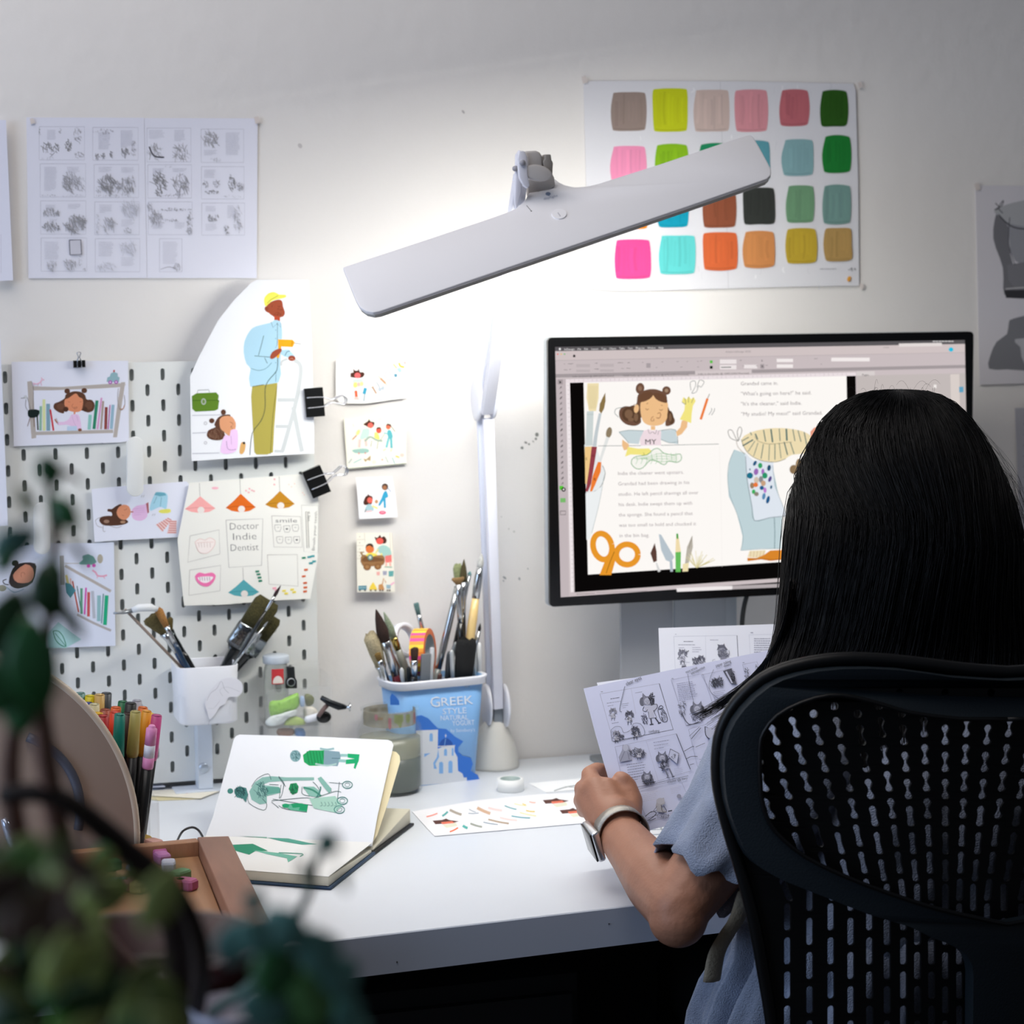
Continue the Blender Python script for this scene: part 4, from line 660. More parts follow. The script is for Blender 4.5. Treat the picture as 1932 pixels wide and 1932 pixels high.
mb.loft([[Vector((jx+.0166*sin(t), -.036-.0166*cos(t), z)) for t in [(-.55+1.0*k/nn) for k in range(nn+1)]] for z in (l0, l1)], False, False); lab = mb.build('label', mat('#c8383c', .5), jar, True)
mb = MB(); mb.loft([[Vector((jx+.01675*sin(t), -.036-.01675*cos(t), l0+.001+z*.01*(1 if z == 0 else math.sqrt(max(0, 1-((t+.05)/.42)**2))))) for t in [(-.45+.8*k/nn) for k in range(nn+1)]] for z in (0, 1)], False, False); mb.build('label_panel', mat('#e6ddd6', .5), lab, True)
bc = thing('black_clip_tool', 'black ring-ended clip beside the little jar in the organiser', 'clip', at(549, 1300, Y=-.05), G5)
mb = MB(); mb.prism([at(400+x/6.9, 1220+y/6.9, Y=-.052) for x, y in ((975, 265), (1075, 262), (1085, 400), (1108, 450), (1108, 545), (965, 545), (962, 450), (985, 400))], Vector((0, -1, 0)), .006); bevel(mb.build('blade_body', mat('#1a1d1f', .4), bc), .001)
MB().lathe([(.0042, -.0005), (.0052, -.001), (.0058, 0)], at(400+1030/6.9, 1220+465/6.9, Y=-.0526), 20, (0, 1, 0)).build('eyelet', mat('#aab0b2', .3, .9), bc, True)
def blob(name, label, cat, pts, Y, th, col, rough=.4, group=None, ns=.004, trans=0):
    P_ = [at(400+x/6.9, 1220+y/6.9, Y=Y) for x, y in pts]; c = sum(P_, Vector())/len(P_); P2_ = smooth_pts(P_, 3, True)
    rings = []
    for u, k in ((-1, .55), (-.7, .85), (0, 1), (.7, .85), (1, .55)):
        rings.append([Vector((c.x+(p.x-c.x)*k, Y+th*u*.5, c.z+(p.z-c.z)*k))+Vector((0, noise.noise(p*90)*ns, 0)) for p in P2_])
    o = MB().loft(rings).build(name, mat(col, rough, bump=.4, bs=150, trans=trans), None, True); return tag(o, label, cat, group)
blob('green_packet', 'crumpled bright green packet inside the clear organiser', 'packet', [(750, 720), (900, 690), (1080, 610), (1130, 620), (1130, 780), (1000, 850), (860, 890), (760, 900)], -.057, .012, '#8cc63a', .35, G5)
blob('plastic_wrap', 'scrap of cloudy plastic wrap under the green packet in the organiser', 'wrap', [(690, 990), (760, 910), (900, 870), (1080, 820), (1100, 880), (1000, 930), (900, 1010), (760, 1030)], -.063, .006, '#dfe6e6', .3, G5)
blob('green_tin', 'round pale green pot low in the clear organiser', 'pot', [(940, 1000), (1000, 920), (1090, 905), (1180, 940), (1215, 990), (1190, 1022), (960, 1026)], -.060, .008, '#a3bb5a', .4, G5, 0)
blob('eraser', 'beige rounded eraser beside the white tube in the organiser', 'eraser', [(1200, 800), (1260, 775), (1330, 790), (1375, 840), (1370, 900), (1230, 960), (1205, 900)], -.052, .012, '#ddd6ca', .6, G5, 0)
blob('olive_packet', 'dark olive bag behind the blue label in the organiser', 'packet', [(1200, 640), (1240, 610), (1310, 640), (1330, 690), (1300, 760), (1220, 765)], -.050, .008, '#5d6424', .4, G5)
blob('blue_label_tube', 'small tube with a blue and white label in the organiser', 'tube', [(1145, 660), (1170, 640), (1200, 660), (1205, 770), (1150, 775)], -.059, .008, '#9fb6d8', .4, G5, 0)
blob('wood_block', 'little brown block on the organiser base under the shelf', 'block', [(860, 1070), (1050, 1066), (1058, 1150), (862, 1158)], -.05, .014, '#8a5c40', .6, G5, 0)
blob('blue_packet', 'blue packet on the organiser base beside the brown block', 'packet', [(1080, 1066), (1190, 1064), (1215, 1160), (1090, 1160)], -.05, .014, '#3c78b8', .4, G5, 0)
tb = MB().capsule(at(400+1250/6.9, 1220+945/6.9, Y=-.066), .0048, at(400+1395/6.9, 1220+905/6.9, Y=-.066), .0048).build('glue_tube', mat('#e6e9f4', .3), None, True); tag(tb, 'white round-capped tube sticking out right of the organiser', 'tube', G5)
cl = thing('screw_clamp', 'small black and chrome screw clamp hanging off the right of the organiser', 'clamp', at(615, 1335, Y=-.085), G5)
MB().tube([at(600, 1352, Y=-.085), at(612, 1336, Y=-.085), at(622, 1326, Y=-.085)], .003, 10).build('clamp_body', mat('#7a6460', .4), cl, True)
mb = MB(); mb.tube([at(606, 1316, Y=-.088), at(622, 1326, Y=-.088), at(640, 1333, Y=-.088), at(652, 1334, Y=-.088)], [.003, .0045, .005, .003], 10); mb.build('screw_barrel', mat('#24282c', .3, .6), cl, True)
MB().tube([at(648, 1334, Y=-.088), at(658, 1334, Y=-.088), at(660, 1334, Y=-.088)], [.0022, .0024, .006], 14).build('screw_tip', mat('#c2c6ca', .2, 1.0), cl, True)
MB().sphere(at(611, 1353, Y=-.075), .010, .005, .008).build('pad', mat('#141618', .4), cl, True)
# ================================================================ task lamp
A = at(700, 590, Y=-.44); B = at(1448, 338, Y=-.32); C0 = at(968, 398, Y=-.30)
hp = plane3(A, B, C0); hn = hp[1]
lamp = thing('task_lamp', 'white long-headed LED desk lamp with a tilted bar head, standing behind the yogurt tub', 'lamp', (.482, -.010, DZ))
lm = mat('#ececf0', .45, spec=.4); lm2 = mat('#f4f4f8', .4)
out = [(647, 504), (800, 453.5), (930, 410), (955, 401), (975, 392), (990, 378), (998, 364), (1001, 354), (1024, 345), (1047, 337), (1054, 343), (1066, 349), (1084, 353), (1110, 351), (1130, 346), (1250, 308), (1404, 256), (1414, 254), (1421, 258), (1432, 276), (1449, 307), (1455, 320), (1454, 330), (1447, 337), (1300, 388), (1100, 456), (900, 524), (716, 587), (704, 589), (690, 586), (679, 578), (672, 566)]
P_ = [at(x, y, pl=hp) for x, y in out]
hb = MB().prism(P_, hn, .0045).build('head_shell', lm, lamp); bevel(hb, .0012)
gr = mat('#bab8b2', .6)
cen = sum(P_, Vector())/len(P_); P2 = [cen+(p-cen)*.992-hn*.0047 for p in P_]
MB().prism(P2, hn, .004).build('head_underside', gr, lamp)
# LED strip under the bar
u = (B-A).normalized(); vdir = hn.cross(u).normalized()
if vdir.z < 0: vdir = -vdir
L = (B-A).length
e0 = A+u*L*.03+vdir*.012-hn*.0105; e1 = A+u*L*.97+vdir*.012-hn*.0105
led = MB(); led.add([e0, e1, e1+vdir*.035, e0+vdir*.035], [(0, 1, 2, 3)])
n_ = (led.v[1]-led.v[0]).cross(led.v[2]-led.v[0])
if n_.dot(hn) > 0: led.f[0].reverse()
LEDM = mat('#fffdf6', .5, emit=68.0)
led.prism([e0+hn*.0008, e1+hn*.0008, e1+vdir*.035+hn*.0008, e0+vdir*.035+hn*.0008], hn, .0007)
led.build('led_strip', LEDM, lamp)['label'] = 'glowing LED strip'
bt = Art(hp); bt.frame(*c6)
bt.lv = 60
btn = [bt.P((1758+53*cos(a), 638+36*sin(a)), 0.0) for a in [2*pi*i/28 for i in range(28)]]
MB().prism([p+hn*.0016 for p in btn], hn, .0016).build('power_button', lm2, lamp)
bt.lv = 220
lg = Art(hp); lg.frame(*c6); lg.lv = 12
lg.ell(1677, 486, 19, 13, '#8795ae'); lg.poly([(1668, 492), (1690, 494), (1684, 504)], '#8795ae'); lg.text('daylight', 1645, 532, 24, '#a3a6b8', -14, 108); lg.line([(1520, 570), (1555, 612)], 4, '#6a6a70', 0); lg.ell(1555, 612, 5, 4, '#2f2f33'); lg.ell(1606, 468, 4, 5, '#77777c')
lg.build('printed_logo', lamp)
l2 = Art((hp[0]+hn*.0017, hn)); l2.frame(*c6); l2.line([(1748, 622), (1768, 650)], 8, '#c4c4cc', 0); l2.build('button_mark', lamp)
# bracket holding the head
gm = mat('#bdb8b4', .5); NY = at(1020, 362, pl=hp).y+.0015
def ppr(name, pts, Y, th, m, par, bv=.0012):
    o = MB().prism([at(x, y, Y=Y) for x, y in pts], Vector((0, -1, 0)), th).build(name, m, par); return bevel(o, bv) if bv else o
ppr('head_neck', [(997, 372), (1020, 370), (1048, 350), (1046, 335), (1042, 326), (1020, 330), (999, 334), (995, 346)], NY, .008, gm, lamp)
ppr('pivot_block', [(991, 285), (1012, 284), (1020, 287), (1024, 296), (1025, 322), (999, 325), (997, 300)], -.305, .022, mat('#bab6b4', .5), lamp, .003)
el = [(1016+27*cos(a)*cos(.2)-15*sin(a)*sin(.2), 326+27*cos(a)*sin(.2)+15*sin(a)*cos(.2)) for a in [2*pi*i/28 for i in range(28)]]
ppr('pivot_cap', el, -.309, .012, mat('#c2bebc', .5), lamp, .002)
ppr('clamp_knob', [(1024, 304), (1028, 300), (1027, 293), (1030, 291), (1040, 291), (1041, 302), (1044, 306), (1043, 328), (1040, 332), (1028, 322)], -.305, .014, mat('#8b8681', .5), lamp, .002)
am = mat('#e2e3ee', .4)
ppr('arm_bracket', [(980, 284), (990, 285), (995, 296), (996, 330), (1000, 350), (996, 356), (988, 350), (980, 335), (977, 300)], -.31, .006, am, lamp)
ppr('arm_bracket', [(974, 292), (981, 282), (984, 300), (984, 360), (974, 400), (971, 380)], -.29, .006, am, lamp)
def axle(x, y, Y, r): MB().lathe([(.0001, -.0012), (r, -.001), (r, .002)], at(x, y, Y=Y), 16, (0, 1, 0)).build('bolt', mat('#a5a5ae', .5, .0), lamp, True)
axle(986, 307, -.312, .0035); axle(972.5, 318, -.292, .0035)
# arms: square section bars
def bar(name, p, q, w, d, m=am):
    t = (q-p).normalized(); sx = Vector((1, 0, 0)); sx = (sx-t*sx.dot(t)).normalized(); sy = t.cross(sx)
    mb = MB(); mb.loft([[c+sx*a*w+sy*b*d for a, b in ((-1, -1), (1, -1), (1, 1), (-1, 1))] for c in (p, q)])
    return bevel(mb.build(name, m, lamp), .001)
J0 = at(938, 1346, Y=-.014); J1 = at(917, 786, Y=-.07); J2 = at(981, 330, Y=-.285)
bar('lower_arm', at(939, 1336, Y=-.020), at(921, 790, Y=-.078), .0068, .006)
bar('lower_arm_rod', at(925, 1330, Y=-.004), at(906, 780, Y=-.055), .0045, .004, mat('#d5daea', .4))
bar('upper_arm', at(919, 778, Y=-.085), at(981, 345, Y=-.285), .0080, .006)
bar('upper_arm_rod', at(906, 770, Y=-.060), at(974, 330, Y=-.262), .0030, .0035, mat('#dfe2f0', .4))
def disc(name, x, y, Y, rx, rz, th):
    c = at(x, y, Y=Y); MB().lathe([(.0001, -th), (.8, -th), (1, -th*.5), (1, th*.5), (.8, th), (.0001, th)], (0, 0, 0), 28, (1, 0, 0)).build(name, mat('#e3e4ec', .35), lamp, True)
    o = C.objects[-1]; o.data.transform(Matrix.Translation(c) @ Matrix.Diagonal((1, rx, rz, 1)))
disc('joint_disc', 899, 752, -.062, .026, .030, .0028); disc('joint_disc', 929, 752, -.080, .024, .026, .0020)
disc('joint_disc', 918, 1331, -.008, .026, .030, .0030); disc('joint_disc', 952, 1331, -.018, .026, .030, .0025)
a = Art(planeY(-.0925), ); a.frame(*c6); lblue = '#8b93b4'
for k in range(4): a.line([(1355-k*9-2, 1400+k*16), (1318-k*6+6, 1540+k*4)], 2, '#b5b8c8', 0)
lt = [(1398, 1157), (1388, 1280)]
s_ = MB(); bar('spring_slot', at(934, 640, Y=-.1565), at(950, 545, Y=-.2), .0012, .0006, mat('#9a9cab', .5))
MB().box(J0.x-.006, J0.x+.006, -.021, -.007, DZ+.050, J0.z+.01).build('joint_stem', mat('#7c848c', .4), lamp)
MB().lathe([(.0001, 0), (.0335, 0), (.034, .004), (.032, .016), (.028, .034), (.021, .052), (.013, .064), (.0001, .068)], (.482, -.010, DZ+.0005), 40).build('base_dome', mat('#d9d7d0', .5), lamp, True)

# ================================================================ monitor
MY = -.13; mtl = at(1032, 637, Y=MY); mbr = at(1042, 1145, Y=MY); MX0 = .5255; MX1 = at(1837, 627, Y=MY).x; MZ1 = mtl.z; MZ0 = mbr.z
mon = thing('monitor', 'large black-bezelled monitor showing a picture book layout', 'monitor', ((MX0+MX1)/2, -.06, DZ))
mb = MB(); mb.prism([Vector((x, MY, z)) for x, z in rrect(MX0, MZ0, MX1, MZ1, .006)], Vector((0, -1, 0)), .006); mb.build('bezel', mat('#08090a', .25), mon)
mb = MB(); mb.prism([Vector((x, MY+.0062, z)) for x, z in rrect(MX0-.0005, MZ0-.0005, MX1+.0005, MZ1+.0005, .006)], Vector((0, -1, 0)), .016); bevel(mb.build('back_shell', mat('#b9bfc4', .35, .6), mon), .003)
MB().box(.715, .790, -.0985, -.092, DZ+.006, MZ0+.2).build('stand_neck', mat('#a9afb5', .4, .5), mon)
MB().box(.790, .806, -.0975, -.093, DZ+.006, MZ0+.2).build('stand_neck_edge', mat('#b4bcc2', .4, .5), mon)
MB().box(.69, .715, -.07, -.064, DZ+.3, MZ0+.2).build('stand_arm', mat('#6f7378', .5, .3), mon)
MB().box(.640, .715, -.090, -.084, DZ+.006, MZ0+.2).build('stand_side', mat('#9a9ca0', .5, .0), mon)
MB().prism([Vector((x, y, DZ+.006)) for x, y in rrect(.62, -.16, .86, -.005, .01)], Vector((0, 0, 1)), .0055).build('stand_foot', mat('#8f9499', .35, .7), mon)
cb = MB().tube(smooth_pts([at(1414, 1110, Y=-.118), at(1406, 1135, Y=-.118), at(1401, 1165, Y=-.112), at(1400, 1200, Y=-.105), at(1402, 1300, Y=-.102), at(1410, 1400, Y=-.102)], 4), .0033, 10).build('monitor_cable', mat('#111314', .5), None, True); tag(cb, 'black cable hanging down behind the monitor stand', 'cable')
# screen picture
a = Art(planeY(MY-.0004), screen=True); a.frame(*c8)
X0_, Y0_, X1_, Y1_ = 163, 188, 2835, 1818
def SQ(x0, y0l, y0r, x1, y1l, y1r, c): a.poly([(x0, y0l), (x1, y0r), (x1, y1r), (x0, y1l)], c)
def yy(x, y):   # a row of the screen that is at height y at the left edge x=163, following the perspective
    t = (x-163)/2672.0; top = 188+(143-188)*t; bot = 1818+(1632-1818)*t; return top+(y-188)/(1818-188)*(bot-top)
def SR(x0, y0, x1, y1, c, xs0=None, xs1=None):
    s0 = x0 if xs0 is None else xs0; s1 = x1 if xs1 is None else xs1
    a.poly([(x0, yy(x0, y0)), (x1, yy(x1, y0)), (s1, yy(x1, y1)), (s0, yy(x0, y1))], c)
sk = lambda y: (y-188)*.0227   # the left edge leans right going down
def SX(x0, y0, x1, y1, c): a.poly([(x0+sk(y0), yy(x0, y0)), (x1+sk(y0)*.7, yy(x1, y0)), (x1+sk(y1)*.7, yy(x1, y1)), (x0+sk(y1), yy(x0, y1))], c)
SX(163, 188, 2830, 1818, '#cbbfc1')
SX(163, 188, 2830, 216, '#5b585b'); SX(163, 216, 2830, 275, '#d0c3c3'); SX(163, 275, 2830, 278, '#b3a8aa'); SX(163, 280, 2830, 362, '#c9bdbf'); SX(163, 365, 2830, 388, '#a39a9c')
SX(1070, 365, 1440, 388, '#d3c8c9')
SX(228, 400, 2118, 424, '#eadfe2'); SX(228, 424, 258, 1790, '#efe6e8'); SX(163, 400, 228, 1818, '#c2b6b9'); SX(254, 424, 2116, 1792, '#0a0808')
SX(343, 424, 2056, 1682, '#fdf9f5')
# inner panels at the right
SX(2120, 424, 2830, 1818, '#c3bab8'); SX(2120, 395, 2240, 424, '#d8d0cf'); SX(2150, 600, 2520, 1500, '#cfc6c4'); SX(2730, 430, 2790, 1700, '#d9cfca')
SX(2620, 500, 2640, 525, '#f2ece9'); SX(2590, 560, 2650, 585, '#f2ece9'); SX(2785, 520, 2815, 560, '#5ea0c0'); a.ell(2740, 205, 15, 14, '#18bde0')
SX(2400, 205, 2680, 228, '#e2dad8')
a.ell(194, 202, 7, 8, '#ececec')
x = 222
for w_, wd in (('InDesign', 66), ('File', 24), ('Edit', 26), ('Layout', 46), ('Type', 32), ('Object', 44), ('Table', 36), ('View', 32), ('Plug-ins', 56), ('Window', 52), ('Help', 32)):
    a.text(w_, x, yy(x, 211), 18, '#f0eeee', -.6, wd); x += wd+20
for k, c_ in enumerate(('#e6786e', '#e6c070', '#6cb86a')): a.ell(180+k*22, yy(180, 236)-k*.4, 5, 5, c_)
a.poly([(276, 247), (287, 236), (298, 247), (294, 247), (294, 255), (280, 255), (280, 247)], '#2e2c2c')
a.text('Adobe InDesign 2025', 1272, 226, 17, '#8b8284', -1, 164)
a.rows(2300, 152+40, 2360, 1, 10, '#8f8789', 4); a.rows(2620, 152, 2790, 1, 10, '#e8e6e6', 5)
for (x, y, w, h, c_) in ((300, 300, 90, 20, '#bdb2b4'), (300, 336, 90, 16, '#bdb2b4'), (455, 298, 90, 20, '#bdb2b4'), (455, 334, 90, 16, '#bdb2b4'), (1235, 270, 108, 28, '#ece4e4'), (1235, 306, 108, 28, '#ece4e4'), (1392, 304, 86, 24, '#ece4e4'), (1605, 265, 106, 22, '#f2ebea'), (1605, 302, 106, 22, '#f2ebea'), (1960, 258, 250, 24, '#f2ebea')):
    a.rect(x, y, x+w, y+h, c_)
a.line([(1242, 321), (1308, 320)], 5, '#0a2822', 0); a.rect(1170, 276, 1188, 294, '#5fc04a'); a.rect(1170, 312, 1188, 330, '#14241c'); a.rect(756, 294, 784, 324, '#a99fa2'); a.rect(1498, 300, 1524, 330, '#a99fa2'); a.text('A', 1504, 322, 22, '#3b3838'); a.text('B', 1504, 284, 18, '#55504f')
R = random.Random(4)
for k in range(46):
    x = R.choice([R.uniform(200, 290), R.uniform(400, 440), R.uniform(560, 660), R.uniform(720, 1120), R.uniform(1350, 1560), R.uniform(1850, 1900)]); y = R.choice([yy(x, 300), yy(x, 338)])
    a.line([(x-R.uniform(3, 9), y), (x+R.uniform(3, 9), y-R.uniform(-3, 3))], 3, '#8c8385', 0, same=True)
a.text('Indie storyboard @ 200% [GPU Preview]', 275, 386, 15, '#5f5859', -1, 268); a.text('*2526 Indie spreads final layout @ 67% [GPU Preview]', 600, 380, 15, '#5f5859', -1, 430); a.text('Indie in the studio @ 100% [GPU Preview]', 1092, 370, 15, '#4a4445', -1, 330); a.text('Pages', 2160, 376, 18, '#4a4445', -1, 44)
for k in range(63): x = 260+k*29; a.line([(x, yy(x, 404)), (x, yy(x, 418 if k % 4 else 410))], 1.6, '#a79c9f', 0, same=k > 0)
for k in range(46): y = 440+k*29; a.line([(236+sk(y), y), (248+sk(y), y)], 1.6, '#a79c9f', 0, same=k > 0)
# tool strip icons
for k, y in enumerate((415, 452, 487, 520, 556, 592, 627, 662, 694, 728, 762, 800, 833, 868, 905, 940, 972, 1008, 1042, 1076)):
    x = 195+sk(y)*.8; a.line([(x-8, y+8), (x+6, y-8)], 3.4 if k % 3 else 6, '#4d4647', 0); a.line([(x-6, y-6), (x+7, y+6)], 2, '#6f6668', 0)
a.rect(178, 400, 212, 432, '#a59a9d'); a.poly([(190, 407), (190, 428), (203, 419)], '#252324'); a.rect(190, 1092, 216, 1118, '#59c43a'); a.ell(217, 1116, 14, 14, '#060606'); a.ell(217, 1116, 6, 6, '#e9e2e2'); a.rect(196, 1172, 230, 1200, '#79b96c'); a.box([(196, 1256), (230, 1256), (230, 1280), (196, 1280)], 4, '#6c6466')
a.line([(430, 1815-28), (760, 1776)], 4, '#a09698', 0); a.line([(300, 1797), (420, 1792)], 4, '#8f8587', 0); a.poly([(950, 1758), (1315, 1742), (1315, 1766), (955, 1782)], '#efe9e9'); a.poly([(1315, 1742), (2300, 1700), (2300, 1722), (1315, 1766)], '#b3aaac')
# page: brushes and pot at the left
def tint(h, k): return shade(h, k)
a.poly([(352, 822), (395, 835), (430, 840), (470, 960), (488, 1000), (470, 1080), (430, 1125), (365, 1140)], '#e9ecec'); a.line([(470, 960), (488, 1010), (468, 1080), (430, 1122), (362, 1140)], 3, '#4a5a5c'); a.poly([(360, 1140), (425, 1125), (470, 1090), (440, 1240), (400, 1400), (385, 1440), (366, 1445)], '#edf0f1'); a.line([(482, 1020), (450, 1200), (400, 1400)], 2.4, '#98a5a8')
a.poly([(372, 425), (446, 424), (445, 520), (428, 605), (382, 605), (366, 520)], '#efdfb2', 1); 
for k in range(9): a.line([(378+k*7.5, 440), (384+k*5, 590)], 1.6, '#cdb983', 0, same=k > 0)
a.poly([(368, 608), (412, 605), (405, 830), (358, 830)], '#ccd5d4'); a.line([(366, 628), (410, 626)], 2, '#90a4a4', 0); a.poly([(354, 838), (400, 836), (385, 1080), (358, 1080)], '#efc98a'); a.text('5', 358, 925, 26, '#3a2a20')
a.poly([(488, 485), (490, 540), (480, 590), (462, 622), (448, 605), (452, 560), (470, 520)], '#8b7449', 1); a.line([(455, 620), (430, 745), (418, 835)], (18, 26), '#c2cace', 3); a.poly([(400, 836), (434, 838), (428, 880), (395, 1080), (375, 1130), (360, 1128), (380, 1000)], '#94404a', 1); a.text('12', 398, 902, 20, '#3a1a1e')
a.ell(512, 745, 19, 36, '#8f7f66', 12); a.line([(505, 775), (470, 880), (455, 932)], (22, 14), '#e3e4e2', 3); a.poly([(440, 936), (462, 938), (458, 1000), (420, 1090), (402, 1128), (388, 1128), (405, 1030)], '#ee7f34', 1); a.text('8', 412, 1058, 26, '#6a2a10')
# the girl
HRB = '#6f5040'
a.ell(714, 458, 28, 36, HRB, 10); a.ell(714, 458, 13, 16, '#8d6d58'); a.ell(886, 472, 28, 28, HRB); a.ell(886, 472, 12, 12, '#a58a72')
a.poly([(690, 560), (700, 500), (740, 472), (790, 462), (840, 470), (885, 500), (892, 560), (915, 620), (940, 660), (930, 690), (880, 702), (870, 640), (730, 640), (720, 680), (680, 702), (620, 690), (582, 650), (580, 600), (610, 575), (660, 575)], HRB, 3)
a.poly([(716, 560), (740, 520), (786, 500), (840, 522), (892, 548), (894, 600), (890, 650), (860, 690), (800, 702), (745, 685), (722, 640)], '#eebf8b', 3); a.poly([(700, 545), (716, 498), (770, 476), (800, 498), (775, 528), (735, 545)], '#6b4a36', 2); a.poly([(800, 490), (850, 490), (886, 520), (890, 552), (850, 545), (815, 525)], '#6b4a36', 2)
for (x, y, rx, ry, r) in ((640, 625, 44, 48, 20), (690, 640, 26, 44, 0), (672, 590, 30, 22, 0), (912, 645, 20, 44, -10)): a.ell(x, y, rx, ry, '#59402f', r)
for (x, y, rx, ry) in ((640, 625, 26, 30), (688, 645, 14, 28), (910, 648, 10, 28), (655, 660, 20, 12)): a.ell(x, y, rx, ry, '#7d5f49')
a.line([(616, 580), (560, 590), (550, 620), (575, 645)], 3, '#3a5a5c'); a.ell(690, 590, 16, 28, '#eebf8b', 10); a.line([(665, 590), (672, 565), (690, 562)], 3, '#8a5a3c')
a.line([(750, 588), (760, 598), (770, 590)], 3.4, '#8a5a3c'); a.line([(840, 594), (850, 602), (862, 594)], 3.4, '#8a5a3c'); a.line([(756, 560), (766, 552)], 3, '#8a5a3c'); a.line([(850, 566), (860, 570)], 3, '#8a5a3c'); a.line([(828, 622), (842, 616), (848, 632), (838, 652), (820, 648)], 3.6, '#8a4d30'); a.line([(800, 640), (788, 652), (786, 668), (804, 668), (800, 655)], 3.2, '#8a4d30')
a.poly([(784, 702), (812, 704), (812, 728), (785, 728)], '#eebf8b')
a.poly([(575, 742), (640, 728), (740, 732), (715, 780), (706, 820), (640, 815)], '#c9d6da', 0); a.poly([(850, 732), (945, 725), (960, 820), (900, 812), (848, 792)], '#c9d6da', 0); a.poly([(736, 735), (770, 722), (795, 735), (820, 726), (852, 740), (848, 800), (852, 828), (718, 830), (712, 790)], '#efdce2', 0)
a.line([(575, 742), (640, 730), (736, 734)], 2.6, '#5b7478'); a.line([(578, 744), (618, 786), (640, 815)], 2.6, '#5b7478'); a.line([(850, 732), (944, 728), (960, 820)], 3, '#35545a'); a.line([(766, 726), (775, 752), (795, 740), (812, 754), (822, 728)], 3, '#8a8080'); a.line([(850, 790), (905, 812), (950, 806)], 2.6, '#5b7478'); a.line([(830, 760), (836, 734), (850, 732)], 3, '#9a8a90')
a.text('MY', 744, 822, 48, '#1d1818', -1, 76)
a.line([(440, 832), (720, 830)], 3, '#5a6668', 0); a.line([(850, 828), (1225, 820)], 3, '#5a6668', 0)
a.poly([(985, 668), (1024, 660), (1020, 710), (985, 755), (955, 770), (948, 740), (975, 712)], '#eebf8b', 1); a.poly([(972, 660), (1002, 600), (1005, 560), (985, 545), (995, 515), (1015, 530), (1030, 510), (1045, 528), (1062, 515), (1076, 540), (1058, 570), (1050, 620), (1046, 684), (1005, 668)], '#f3e684', 1); a.line([(985, 545), (1010, 562), (1005, 520)], 2.6, '#35485a'); a.line([(1030, 510), (1028, 550)], 2.4, '#35485a'); a.line([(1062, 518), (1048, 552)], 2.4, '#35485a')
a.poly([(598, 790), (640, 820), (642, 850), (610, 862), (596, 830)], '#eebf8b', 1); a.poly([(635, 838), (700, 850), (770, 848), (786, 862), (775, 890), (750, 910), (720, 890), (650, 888), (616, 902)], '#f3e684', 1); a.line([(735, 875), (752, 905), (768, 880)], 2.6, '#8a8240')
clo = [(660, 920), (690, 900), (760, 890), (800, 855), (835, 850), (870, 880), (930, 890), (975, 885), (982, 920), (950, 940), (900, 930), (870, 955), (820, 930), (780, 925), (730, 975), (690, 980), (658, 950)]
a.poly(clo, '#f6f5ee', 3); a.line(clo+[clo[0]], 4, '#4f9a55')
for k in range(9): x = 690+k*32; a.line([(x, 905-(k > 2)*28), (x+6, 925), (x-4, 950-(k > 5)*15)], 2.4, '#7bb678', same=k > 0)
for k in range(4): a.line([(675+k*20, 915+k*9-k*k*4), (770, 900+k*12-(k*4)), (860, 880+k*18), (950, 900+k*10)], 2.2, '#7bb678', same=k > 0)
a.line([(1108, 660), (1152, 524)], 16, '#ee7f3c', 0); a.line([(1152, 524), (1166, 494)], 4, '#7a6a60', 0); a.line([(1160, 630), (1180, 600), (1176, 586)], 3, '#4a5558'); a.line([(1178, 632), (1196, 604), (1198, 586)], 3, '#4a5558')
a.line([(1045, 470), (1040, 420), (1070, 410), (1075, 440), (1060, 470), (1050, 490), (1080, 480), (1095, 440), (1110, 450), (1130, 415), (1100, 405), (1085, 450)], 3, '#4a4f52')
for i, s_t in enumerate(('Indie the cleaner went upstairs.', 'Grandad had been drawing in his', 'studio. He left pencil shavings all over', 'his desk. Indie swept them up with', 'the sponge. She found a pencil that', 'was too small to hold and chucked it', 'in the bin bag.')):
    a.text(s_t, 568+i*1.6, 1022+i*67.4, 33, '#a3989a', -1.2 if i < 6 else -1, (430, 465, 522, 480, 482, 502, 196)[i])
for i, (s_t, wd) in enumerate((('Grandad came in.', 244), ('"What\'s going on here?" he said.', 460), ('"It\'s the cleaner," said Indie.', 396), ('"My studio! My mess!" said Grandad.', 530))):
    a.text(s_t, 1367+i*1, 438+i*66, 34, '#8d8486', -.9, wd)
# grandad bending
TR_ = '#c0d3d8'
a.poly([(1325, 855), (1400, 880), (1450, 930), (1570, 940), (1600, 1080), (1640, 1280), (1632, 1500), (1500, 1500), (1372, 1510), (1380, 1420), (1340, 1260), (1290, 1160), (1282, 1040), (1295, 930)], TR_, 1)
a.line([(1325, 860), (1290, 950), (1284, 1060), (1300, 1160), (1350, 1290), (1384, 1420), (1368, 1512)], 3, '#8aa0a6'); a.line([(1586, 1290), (1590, 1400), (1588, 1500)], 3.4, '#4a6a72'); a.line([(1368, 1512), (1500, 1503), (1634, 1500)], 3, '#8aa0a6')
a.poly([(1395, 880), (1450, 925), (1580, 930), (1586, 1090), (1625, 1180), (1668, 1290), (1560, 1300), (1458, 1318), (1430, 1150), (1405, 1030)], '#dfe6ef', 0); a.line([(1400, 900), (1410, 1050), (1440, 1220), (1458, 1318), (1560, 1298), (1670, 1288)], 3, '#3f5560'); a.line([(1575, 960), (1600, 1110), (1670, 1286)], 2.4, '#6a8088')
R = random.Random(12)
